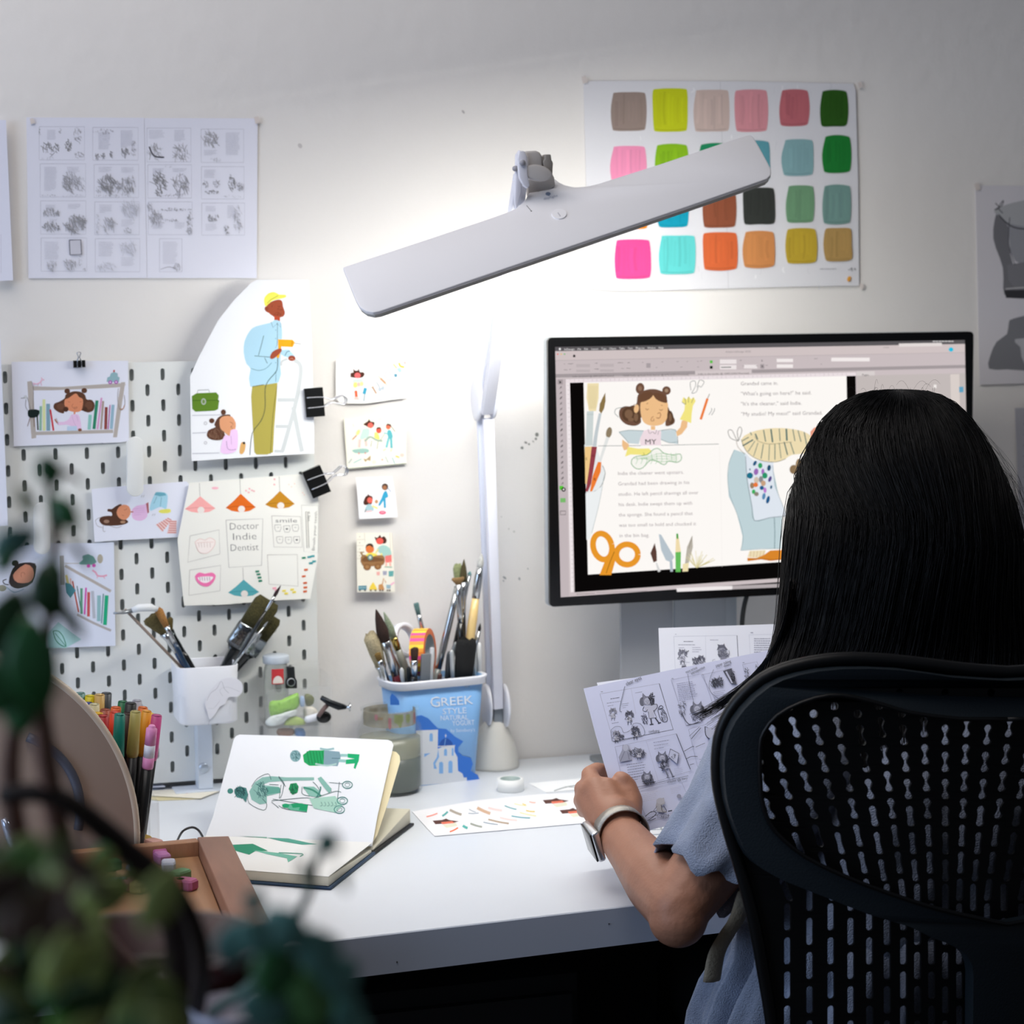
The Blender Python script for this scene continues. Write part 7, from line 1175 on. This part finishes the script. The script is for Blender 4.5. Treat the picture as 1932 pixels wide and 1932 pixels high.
# ridge lines of the frame: a raised lip along the opening
MB().tube([chp(x, y, .022) for x, y in mir(fi)]+[chp(*fi[0], .022)], .0022, 8, True).build('opening_lip', black, ch, True)
mb = MB(); mb.prism([Vector((x, y, .455)) for x, y in rrect(.46, -1.0, .97, -.53, .06)], Vector((0, 0, 1)), .05); bevel(mb.build('seat', black, ch), .015, 3)
MB().lathe([(.028, .10), (.028, .25), (.022, .25), (.022, .405)], (.72, -.78, 0), 20, cap=True).build('gas_column', black, ch, True)
MB().box(.655, .785, -1.06, -.70, .37, .404).build('tilt_bracket', black, ch)
MB().box(.66, .78, -1.075, -1.03, .37, .66).build('back_post', black, ch)
for k in range(5):
    t = 2*pi*k/5+.3; e_ = Vector((.72+.29*cos(t), -.78+.29*sin(t), .075)); l_ = MB().tube([Vector((.72, -.78, .11)), e_], [.026, .016], 10).build('base_leg', black, ch, True)
    MB().lathe([(.0001, -.014), (.026, -.012), (.027, 0), (.026, .012), (.0001, .014)], e_-Vector((0, 0, .047)), 20, (cos(t+1.2), sin(t+1.2), 0)).build('caster', black, l_, True)

# ================================================================ the person
XB = .735
per = thing('person', 'person from behind with long black hair and a blue-grey dress, reading printed pages', 'person', (XB, -.80, .46))
skin = mat('#a8765e', .5, bump=.12, bs=220, var=.07, vs_=25)
SHL = Vector((.585, -.805, .930)); SHR = Vector((.890, -.805, .930))
EL = at(1280, 1712, Y=-.860); WR = at(1170, 1576, Y=-.655)
mb = MB(); cap = mb.capsule
mb.sphere((XB, -.82, .575), .165, .115, .11, 24); cap((XB, -.82, .60), .115, (XB, -.805, .84), .110); mb.sphere((XB, -.80, .85), .145, .095, .12, 24)
cap(SHL+Vector((.03, .0, .0)), .052, SHR-Vector((.03, 0, 0)), .052); cap((XB, -.79, .93), .055, (XB, -.765, 1.07), .046)
HC = Vector((.722, -.735, 1.170))
mb.sphere(HC, .074, .094, .105, 28); mb.sphere(HC+Vector((0, .030, -.045)), .052, .058, .062, 20)
cap(HC+Vector((0, .092, .0)), .010, HC+Vector((0, .108, -.028)), .012, 10); mb.sphere(HC+Vector((0, .086, -.060)), .022, .012, .009, 12); mb.sphere(HC+Vector((0, .070, -.092)), .024, .022, .018, 12)
for s in (-1, 1): mb.sphere(HC+Vector((s*.030, .084, .002)), .013, .010, .009, 12); mb.sphere(HC+Vector((s*.075, 0, -.012)), .010, .018, .030, 12)
# left arm as seen: elbow low right, forearm up to the hand
UPm = SHL*.45+EL*.55
cap(SHL, .050, UPm, .042); cap(UPm, .040, EL+Vector((.008, .004, .008)), .0335); mb.sphere(EL+Vector((-.002, -.004, -.010)), .030, .030, .029, 18)
def lp_(a_, b_, t): return a_+(b_-a_)*t
cap(EL, .0325, lp_(EL, WR, .32), .0350); cap(lp_(EL, WR, .32), .0350, lp_(EL, WR, .7), .0285); cap(lp_(EL, WR, .7), .0285, WR, .0250)
# hand
def hpt(x, y, Y): return at(x, y, Y=Y)
PC = hpt(1150, 1520, -.612)
cap(WR, .0255, hpt(1160, 1545, -.635), .0265)
for (x0, y0, Y0, r0, x1, y1, Y1, r1) in ((1137, 1552, -.630, .016, 1106, 1508, -.600, .0125), (1150, 1545, -.640, .018, 1122, 1484, -.602, .0130), (1162, 1545, -.640, .018, 1143, 1487, -.606, .0130), (1172, 1548, -.632, .019, 1170, 1492, -.602, .0150), (1150, 1520, -.612, .024, 1155, 1512, -.600, .024)):
    cap(hpt(x0, y0, Y0), r0, hpt(x1, y1, Y1), r1)
# index: knuckle, over the top of the page edge and behind the paper
def finger(pts): 
    for (p, r), (q, s) in zip(pts[:-1], pts[1:]): cap(p, r, q, s, 12)
finger([(hpt(1122, 1484, -.602), .0118), (hpt(1112, 1461, -.578), .0098), (hpt(1126, 1452, -.560), .0088), (hpt(1150, 1455, -.553), .0080), (hpt(1166, 1461, -.551), .0070)])
finger([(hpt(1110, 1492, -.600), .0118), (hpt(1098, 1488, -.572), .0096), (hpt(1112, 1482, -.546), .0086), (hpt(1146, 1480, -.538), .0078), (hpt(1168, 1480, -.540), .0068)])
finger([(hpt(1104, 1508, -.600), .0114), (hpt(1096, 1511, -.572), .0092), (hpt(1110, 1508, -.548), .0084), (hpt(1144, 1504, -.542), .0075), (hpt(1164, 1502, -.545), .0066)])
finger([(hpt(1108, 1524, -.606), .0104), (hpt(1101, 1530, -.582), .0082), (hpt(1116, 1528, -.560), .0074), (hpt(1146, 1524, -.556), .0066), (hpt(1160, 1522, -.558), .0058)])
# thumb on the front of the page
finger([(hpt(1182, 1545, -.634), .0170), (hpt(1190, 1512, -.616), .0140), (hpt(1183, 1484, -.606), .0115), (hpt(1175, 1472, -.604), .0100), (hpt(1170, 1468, -.602), .0085)])
# right arm, hidden behind hair and chair
ER = Vector((1.02, -.80, .79)); WRr = Vector((.98, -.575, .85)); HR_ = Vector((.955, -.50, .885))
cap(SHR, .050, ER, .037); cap(ER, .037, WRr, .0255); mb.sphere(HR_, .030, .034, .022, 18)
for j in range(4): finger([(HR_+Vector((-.012, .02-.016*j, .010)), .0100), (HR_+Vector((-.040, .030-.016*j, .014)), .0086), (HR_+Vector((-.062, .022-.016*j, .004)), .0072)])
finger([(HR_+Vector((-.01, -.03, .0)), .012), (HR_+Vector((-.040, -.035, .008)), .0098), (HR_+Vector((-.058, -.028, .004)), .0084)])
# legs
for s in (-1, 1):
    hip = Vector((XB+s*.085, -.80, .560)); kn = Vector((XB+s*.10, -.42, .555)); an = Vector((XB+s*.10, -.36, .10))
    cap(hip, .085, kn, .058); cap(kn, .055, lp_(kn, an, .4), .052); cap(lp_(kn, an, .4), .052, an, .034); cap(an+Vector((0, 0, -.045)), .038, an+Vector((0, .14, -.062)), .030)
remesh(mb, 'body', .0026, skin, per, 9)
mb = MB()
for s in (-1, 1):
    hip = Vector((XB+s*.085, -.80, .560)); kn = Vector((XB+s*.10, -.42, .555)); an = Vector((XB+s*.10, -.36, .13))
    mb.capsule(hip, .094, kn, .067); mb.capsule(kn, .065, lp_(kn, an, .4), .061); mb.capsule(lp_(kn, an, .4), .061, an, .045)
mb.sphere((XB, -.82, .575), .173, .122, .118, 24)
remesh(mb, 'trousers', .006, mat('#0e0f12', .9), per, 4)  # black covering added so the legs sink into the under-desk shade
# ---- dress
lin_ = mat('#9aa4bb', .9, bump=.75, bs=650, var=.13, vs_=38, sheen=.2)
def wrk(co, n):
    return n*(noise.noise(co*14)*.006+noise.noise(co*34)*.0028)
mb = MB(); mb.sphere((XB, -.805, .85), .170, .108, .135, 28); mb.capsule(SHL+Vector((.025, 0, .006)), .061, SHR-Vector((.025, 0, -.006)), .061)
mb.capsule((XB-.075, -.805, .84), .118, (XB-.085, -.810, .74), .120); mb.capsule((XB+.075, -.805, .84), .118, (XB+.085, -.810, .74), .120); mb.capsule((XB, -.805, .84), .120, (XB, -.815, .68), .125); mb.capsule((XB, -.79, .93), .064, (XB, -.785, .955), .060)
remesh(mb, 'bodice', .005, lin_, per, 8, wrk)
R = random.Random(8); ph = [R.uniform(0, 6.28) for _ in range(6)]
def sleeve(S_, Hm, rs, nm):
    ax_ = (Hm-S_).normalized(); a0 = Vector((0, -1, 0)); a0 = (a0-ax_*a0.dot(ax_)).normalized(); b0 = ax_.cross(a0); rings = []
    N_ = 60
    for i, (t, r) in enumerate(rs):
        ring = []
        for k in range(N_):
            an = 2*pi*k/N_; w = 1+(.11*sin(5*an+ph[0]+t*2)+.07*sin(9*an+ph[1]-t*3)+.04*sin(14*an+ph[2]))*max(0, t-.25)*1.1
            ring.append(S_+(Hm-S_)*t+ax_*(.008*sin(4*an+ph[3])*max(0, t)**3+.004*sin(11*an)*max(0, t)**3)+(a0*cos(an)+b0*sin(an))*r*w)
        rings.append(ring)
    inner = [[p+(S_+(Hm-S_)*rs[-1-j][0]-p).normalized()*.0022 for p in rings[-1-j]] for j in range(0, 5)]
    m_ = MB().loft(rings+inner, True); v2 = []
    for p in m_.v: v2.append(p+Vector((noise.noise(p*26), noise.noise(p*26+Vector((9, 0, 0))), noise.noise(p*26+Vector((0, 9, 0)))))*.006+Vector((noise.noise(p*70), noise.noise(p*70+Vector((3, 0, 0))), 0))*.0018)
    m_.v = v2; return m_.build(nm, lin_, per, True)
HM = at(1336, 1668, Y=-.840)
sleeve(SHL+Vector((.012, 0, .022)), HM, [(-.04, .030), (.0, .058), (.12, .073), (.25, .078), (.4, .076), (.55, .071), (.7, .067), (.82, .064), (.92, .063), (1.0, .063)], 'sleeve')
sleeve(SHR+Vector((-.012, 0, .022)), SHR+Vector((.085, 0, -.12)), [(-.04, .030), (.0, .056), (.12, .066), (.3, .062), (.6, .058), (.85, .056), (1.0, .056)], 'sleeve')
# skirt, gathered below a seam
zt_, rings = at(1392, 1722, Y=-.80).z, []
xl = [at(x, y, Y=-.80) for x, y in ((1404, 1706), (1394, 1722), (1382, 1738), (1360, 1800), (1338, 1865), (1322, 1930), (1316, 2020), (1330, 2140))]
for i, p in enumerate(xl):
    hw = (XB-p.x)*(1 if i < 3 else .955); hd = .100+.012*min(i, 3); cy_ = -.815 if i < 4 else -.815+.01*(i-3); ring = []
    for k in range(220):
        an = 2*pi*k/220; am_ = 0 if i < 2 else min(1, (i-1)/3.0)
        w = 1+am_*(.045*sin(22*an+ph[4])+.030*sin(35*an+ph[5])+.030*sin(11*an)); ring.append(Vector((XB+hw*cos(an)*w, cy_+hd*sin(an)*w, p.z)))
    rings.append(ring)
m_ = MB().loft(rings, True); m_.v = [p+Vector((noise.noise(p*30), noise.noise(p*30+Vector((5, 0, 0))), 0))*.004 for p in m_.v]; m_.build('skirt', lin_, per, True)
tie = [at(x, y, Y=Y) for x, y, Y in ((1412, 1672, -.86), (1402, 1700, -.875), (1390, 1735, -.875), (1372, 1762, -.865), (1352, 1800, -.85), (1343, 1850, -.84))]
MB().tube(smooth_pts(tie, 4), [.010]*21, 8, flat=.35).build('waist_tie', mat('#a09480', .9, bump=.4, bs=300), per, True)
# watch
wt = WR+(EL-WR)*.02; fa = (EL-WR).normalized()
wcen = at(1172, 1568, Y=-.655); aw = fa; s1 = Vector((0, -1, 0)); s1 = (s1-aw*s1.dot(aw)).normalized(); s2 = aw.cross(s1)
rings = []
for w_, r_ in ((-.0125, .0258), (-.0125, .0273), (.0125, .0286), (.0125, .0271)):
    rings.append([wcen+aw*w_+(s1*cos(t)+s2*sin(t)*1.02)*r_ for t in [2*pi*k/40 for k in range(40)]])
ws = MB().loft(rings+[rings[0]], False).build('watch_strap', mat('#b5b2ab', .38, .85, bump=.35, bs=900, stretch=(1, 1, 1)), per, True)
wc = at(1133, 1588, Y=-.660); nx = (wc-wcen); nx = (nx-aw*nx.dot(aw)).normalized(); tz_ = nx.cross(aw)
def wbx(nm, c, a1, b1, c1_, m, bv): mb = MB(); mb.loft([[c+aw*u*a1+tz_*v*b1+nx*w for u, v in ((-1, -1), (1, -1), (1, 1), (-1, 1))] for w in (-c1_, c1_)]); o = mb.build(nm, m, per); bevel(o, bv, 3); return o
wcc = wcen+nx*.0318
wbx('watch_case', wcc, .0205, .0175, .0045, mat('#d8dade', .25, .9), .003)
wbx('watch_glass', wcc+nx*.0052, .0190, .0160, .0009, mat('#0a0c0e', .08), .0005)
# ---- hair
TB = [(734.5, 1688, 1700), (737, 1655, 1735), (746, 1628, 1765), (765, 1597, 1790), (800, 1566, 1818), (850, 1542, 1846), (900, 1524, 1868), (950, 1511, 1885), (1010, 1501, 1900), (1080, 1494, 1914), (1150, 1485, 1928), (1200, 1475, 1948), (1250, 1456, 1966), (1310, 1448, 1972), (1380, 1470, 1950), (1440, 1500, 1920)]
RG = []
for i, (y, xl_, xr_) in enumerate(TB):
    Yc = -.735-.05*max(0, (y-950)/300.)-(.02*max(0, (y-1200)/240.)); p = at((xl_+xr_)/2, y, Y=Yc); hx = (at(xr_, y, Y=Yc)-at(xl_, y, Y=Yc)).length/2
    hy = min(hx*.98, .118)*(1 if y < 1000 else max(.5, 1-(y-1000)/500.))
    ext = pi*.98 if y < 820 else max(pi*.60, pi*.98-(y-820)/120.*pi*.38)
    RG.append((p, hx, hy, ext))
RG[-1] = RG[-1]
def hair_pt(t, ph_, o=0.0):
    """t along the rings 0..len-1, ph_ in -1..1 across the back"""
    i = min(int(t), len(RG)-2); f_ = t-i; A_, B_ = RG[i], RG[i+1]; c = A_[0].lerp(B_[0], f_); hx = A_[1]+(B_[1]-A_[1])*f_; hy = A_[2]+(B_[2]-A_[2])*f_; ex = A_[3]+(B_[3]-A_[3])*f_
    an = -pi/2+ph_*ex
    return Vector((c.x+(hx+o)*cos(an), c.y+(hy+o)*sin(an), c.z))
hairm = mat('#050506', .5, spec=.25, bump=.4, bs=700, stretch=(1, 1, .04)); strm = mat('#060608', .42, spec=.3)
ri = []
for i in range(len(RG)):
    for sub in ((0, .5) if i < len(RG)-1 else (0,)):
        t = i+sub; o_ = [hair_pt(t, -1+2*k/40, noise.noise(Vector((k*.6, 0, t*.15)))*.004-.002) for k in range(41)]; n_ = [hair_pt(t, -1+2*k/40, -min(.016, RG[i][1]*.5)) for k in range(40, -1, -1)]
        ri.append(o_+n_)
hair = MB().loft(ri, True).build('hair', hairm, per, True)
st = MB(); R = random.Random(77)
def strand(pts, r, n=3): 
    m = len(pts); st.tube(pts, [r*(1 if i < m*.8 else .6) for i in range(m)], n, False)
for s in range(3600):
    u = R.uniform(-1, 1); t0 = R.uniform(0.2, 4.5) if R.random() < .75 else R.uniform(0.2, 9); t1 = R.uniform(12.5, 14.9); off = R.uniform(-.003, .0028) if R.random() < .93 else R.uniform(.002, .006)
    n_ = 12; du_ = R.gauss(0, .022); w1, w2 = R.uniform(0, 6), R.gauss(0, .010)
    strand([hair_pt(t0+(t1-t0)*i/n_, max(-1, min(1, u+du_*i/n_+w2*sin(w1+i*.8))), off+.0008*sin(w1+i)) for i in range(n_+1)], R.uniform(.00025, .00055))
# stray hairs
for s in range(150):
    sd = R.choice([-1, 1]); u = sd*R.uniform(.42, .62); t0 = R.uniform(2, 8); t1 = t0+R.uniform(1.5, 6); t1 = min(t1, 14); k_ = R.uniform(.006, .022); n_ = 10
    strand([hair_pt(t0+(t1-t0)*i/n_, u, .001+k_*sin(pi*i/n_*.9)*(.6+.4*i/n_)) for i in range(n_+1)], R.uniform(.00009, .00016))
for s in range(18):
    x0 = R.uniform(1600, 1790); t = R.uniform(-.9, .9); p = hair_pt(R.uniform(1.0, 3.0), R.uniform(-.9, .9), 0); a1 = R.uniform(0, 6.28); h = R.uniform(.004, .013)
    strand([p+Vector((cos(a1)*h*1.6*i/6, sin(a1)*h*i/6, h*sin(pi*i/6*.8))) for i in range(7)], .00011)
# lock over the left shoulder fanning out to the lower left
LK = smooth_pts([Vector((x, y)) for x, y in ((1492, 1090), (1484, 1150), (1470, 1200), (1446, 1246), (1414, 1284), (1376, 1315), (1340, 1338), (1308, 1354))], 5)
for s in range(330):
    w = R.random()**1.3; ln = R.uniform(.55, 1.0) if s > 60 else R.uniform(.9, 1); w = w if s > 60 else w*.06; n0 = 14; pts = []; s0 = R.uniform(0, .32)*ln; wob = R.gauss(0, 3); ph2 = R.uniform(0, 6)
    for i in range(n0+1):
        f_ = s0+(ln-s0)*i/n0; q = LK[min(len(LK)-1, int(f_*(len(LK)-1)))]; k_ = f_**1.5
        pts.append(at(q.x+w*(14+46*k_)+wob*k_*2+1.5*sin(ph2+i*.7), q.y+w*(4+44*k_)+wob*k_+1.5*sin(ph2*2+i*.5), Y=-.805+.045*f_+.01*w))
    strand(pts, R.uniform(.00014, .00026) if s > 60 else .00028)
st.build('hair_strands', strm, hair, True)

# ================================================================ plant in the foreground
shelf = thing('plant_shelf', 'low dark wooden shelf below the frame carrying the foreground plant', 'shelf', (-.28, -1.72, 0))
MB().box(-.62, -.02, -2.02, -1.42, .80, .83).build('top', mat('#4a382c', .6), shelf)
for x in (-.61, -.06): 
    for y in (-2.01, -1.46): MB().box(x, x+.03, y, y+.03, 0, .799).build('leg', mat('#3a2c22', .6), shelf)
pot = thing('plant_pot', 'dark maroon glazed plant pot in the blurred bottom left foreground', 'pot', (0, 0, 0))
pc = at(300, 1990, D=1.12); pc.z = .8305; pot.location = pc; ph_t = at(300, 1770, D=1.12).z-pc.z
MB().lathe([(.0001, 0), (.040, 0), (.046, .01), (.052, ph_t*.6), (.056, ph_t-.012), (.059, ph_t-.010), (.059, ph_t), (.053, ph_t), (.049, ph_t-.02), (.0001, ph_t-.022)], pc, 40).build('pot_body', mat('#3a1418', .35, var=.2, vs_=20), pot, True)
MB().lathe([(.0001, 0), (.048, .001), (.0001, .004)], pc+Vector((0, 0, ph_t-.0218)), 30).build('soil', mat('#2a1e16', .9, bump=1, bs=200), pot, True)
pl2 = thing('small_pot', 'pale rimmed little pot at the bottom edge beside the maroon pot', 'pot', (0, 0, 0)); p2 = at(445, 1985, D=1.05); p2.z = .8305; pl2.location = p2; h2_ = at(445, 1893, D=1.05).z-.8305
MB().lathe([(.0001, 0), (.018, 0), (.0215, h2_-.004), (.0225, h2_), (.0205, h2_), (.019, h2_-.01), (.0001, h2_-.012)], p2, 32).build('pot_body', mat('#b5b3c4', .4), pl2, True)
plant = thing('potted_plant', 'out-of-focus succulent with thick green leaves on brown stems, left foreground', 'plant', (pc.x, pc.y, pc.z+ph_t-.02))
lgm = mat('#2f6a3a', .35, var=.25, vs_=20, spec=.5); ltm = mat('#5b8c84', .45, var=.2, vs_=20, spec=.5); ldm = mat('#1f4420', .4, var=.2, vs_=20); lom = mat('#66743a', .45, var=.2, vs_=20); lyl = mat('#8d9a56', .5, var=.2, vs_=20); sbm = mat('#5a4238', .7, bump=.5, bs=120); sdm = mat('#2a201c', .7, bump=.5, bs=120)
def leaf(x, y, w, h, rot, D, m, curve=.25, th=.18):
    """a fleshy leaf; w, h half sizes in photo pixels, rot in degrees from vertical"""
    D = D*.78 if x > 430 else D*.88; c = at(x, y, D=D); k = D/FPX; a_ = radians(rot); up = _u*cos(a_)+_r*sin(a_); sd = _r*cos(a_)-_u*sin(a_); R_ = random.Random(int(x*3+y)); fw = -_f; tl_ = R_.uniform(-.5, .5); rings = []
    for i in range(9):
        t = i/8; s = -1+2*t; ww = w*k*(sin(pi*min(1, t*.94+.03))**.7)*(1.0 if t < .6 else 1.0-(t-.6)*.5); cc_ = c+up*(s*h*k)+fw*(curve*h*k*(1-s*s)+tl_*s*h*k*.6)
        rings.append([cc_+sd*ww*cos(q_)+fw*ww*th*sin(q_) for q_ in [2*pi*j/12 for j in range(12)]])
    return MB().loft(rings).build('leaf', m, plant, True)
def stem(pts, r, D, m=sbm):
    P_ = [at(p[0], p[1], D=p[2] if len(p) > 2 else D) for p in pts]; n = len(P_); sp = smooth_pts(P_, 4); MB().tube(sp, [r*(1-.5*i/len(sp)) for i in range(len(sp))], 10).build('stem', m, plant, True)
pr = (300, 1800, 1.10)
stem([(240, 1830, 1.10), (170, 1740, .95), (110, 1560, .86), (78, 1350, .82), (60, 1180, .8)], .0062, .8, mat('#8a675a', .7, bump=.4, bs=100))
stem([(200, 1820, 1.08), (60, 1640, .9), (20, 1480, .86), (35, 1330, .84)], .0060, .85, mat('#7a5e52', .7, bump=.4, bs=100))
stem([(340, 1850, 1.08), (330, 1740, .95), (270, 1640, .88), (190, 1560, .85), (100, 1500, .84), (0, 1500, .84)], .0070, .85, sdm)
stem([(370, 1900, 1.06), (380, 1800, .92), (340, 1690, .88), (262, 1610, .86), (150, 1530, .85)], .0048, .86, sdm)
stem([(72, 1330), (92, 1180), (88, 1100), (104, 1030), (96, 960), (92, 905), (86, 885)], .0026, .82)
stem([(94, 905), (118, 893), (140, 900), (156, 912)], .0014, .82, mat('#8a7a70', .7)); stem([(104, 1020), (125, 985), (148, 1010)], .0012, .82)
for l_ in ((94, 888, 34, 24, 70, .82, lgm), (50, 945, 32, 14, 65, .82, lom), (122, 966, 26, 42, -42, .82, lgm), (28, 1024, 30, 48, 62, .81, ltm), (150, 1040, 9, 42, -38, .82, sdm), (92, 1115, 40, 56, -18, .80, ldm), (135, 1168, 16, 46, -28, .80, ldm), (66, 1252, 52, 92, -8, .78, lgm), (20, 1180, 50, 74, 12, .79, ldm), (10, 1290, 50, 60, 20, .79, lgm), (12, 1060, 20, 30, 50, .8, lgm),
           (98, 1085, 30, 36, 10, .81, lgm), (40, 1340, 46, 40, 80, .80, lgm)): leaf(*l_)
R = random.Random(31)
pal = [lgm, mat('#5c8f38', .5, var=.2, vs_=20), lom, mat('#96a45a', .5, var=.2, vs_=20), ldm, mat('#5a463a', .6), mat('#4a3a32', .6), lyl]
for i in range(74):
    x = R.uniform(-40, 330); y = R.uniform(1600, 2000)
    if x > 210 and y < 1690: continue
    if 200 < x < 420 and 1700 < y < 1880 and R.random() < .8: continue
    s_ = R.uniform(34, 80); leaf(x, y, s_*R.uniform(.35, .62), s_, R.uniform(0, 360), R.uniform(.58, .80), R.choice(pal))
for l_ in ((45, 1610, 34, 44, 30, .84, lyl), (90, 1640, 26, 34, -40, .84, mat('#86905a', .5, var=.2, vs_=20)), (30, 1690, 40, 50, 70, .83, ltm), (196, 1622, 26, 30, 0, .86, mat('#1f7a3a', .5)), (225, 1660, 20, 28, 30, .86, lgm), (200, 1700, 26, 32, 50, .86, lgm), (60, 1780, 50, 60, 20, .82, mat('#4f7f2c', .5, var=.2, vs_=20)), (110, 1860, 50, 60, 60, .82, mat('#538530', .5, var=.2, vs_=20)), (30, 1900, 50, 60, 100, .82, lgm), (180, 1890, 46, 40, 80, .83, lom), (250, 1900, 40, 50, 40, .84, lyl), (200, 1830, 40, 46, 130, .84, mat('#6a5448', .6))): leaf(*l_)
# the right hand sprays of the plant
stem([(400, 1910, 1.04), (470, 1860, .92), (520, 1800, .88), (560, 1730, .86), (585, 1680, .85), (592, 1640, .85), (610, 1595, .85)], .0024, .86, mat('#4f6a62', .6))
for l_ in ((618, 1590, 26, 28, 20, .85, mat('#5f8f82', .5)), (575, 1645, 30, 12, 85, .85, mat('#6a6f52', .5)), (648, 1662, 24, 9, 75, .85, mat('#4a5f4c', .5)), (540, 1750, 40, 52, -50, .85, ltm), (480, 1765, 40, 42, 40, .85, ltm), (600, 1795, 50, 44, 70, .86, ltm), (520, 1830, 56, 46, 100, .86, lgm), (640, 1840, 44, 40, 60, .87, ltm), (440, 1780, 34, 44, 10, .87, mat('#5a8a88', .4)), (585, 1880, 60, 50, 60, .87, mat('#56864c', .45)), (500, 1900, 50, 50, 20, .87, ltm), (650, 1905, 46, 36, 80, .88, ltm), (560, 1945, 60, 44, 90, .88, lgm), (670, 1950, 34, 34, 40, .89, ltm), (480, 1700, 20, 26, 20, .86, mat('#5f8f8a', .4))): leaf(*l_)
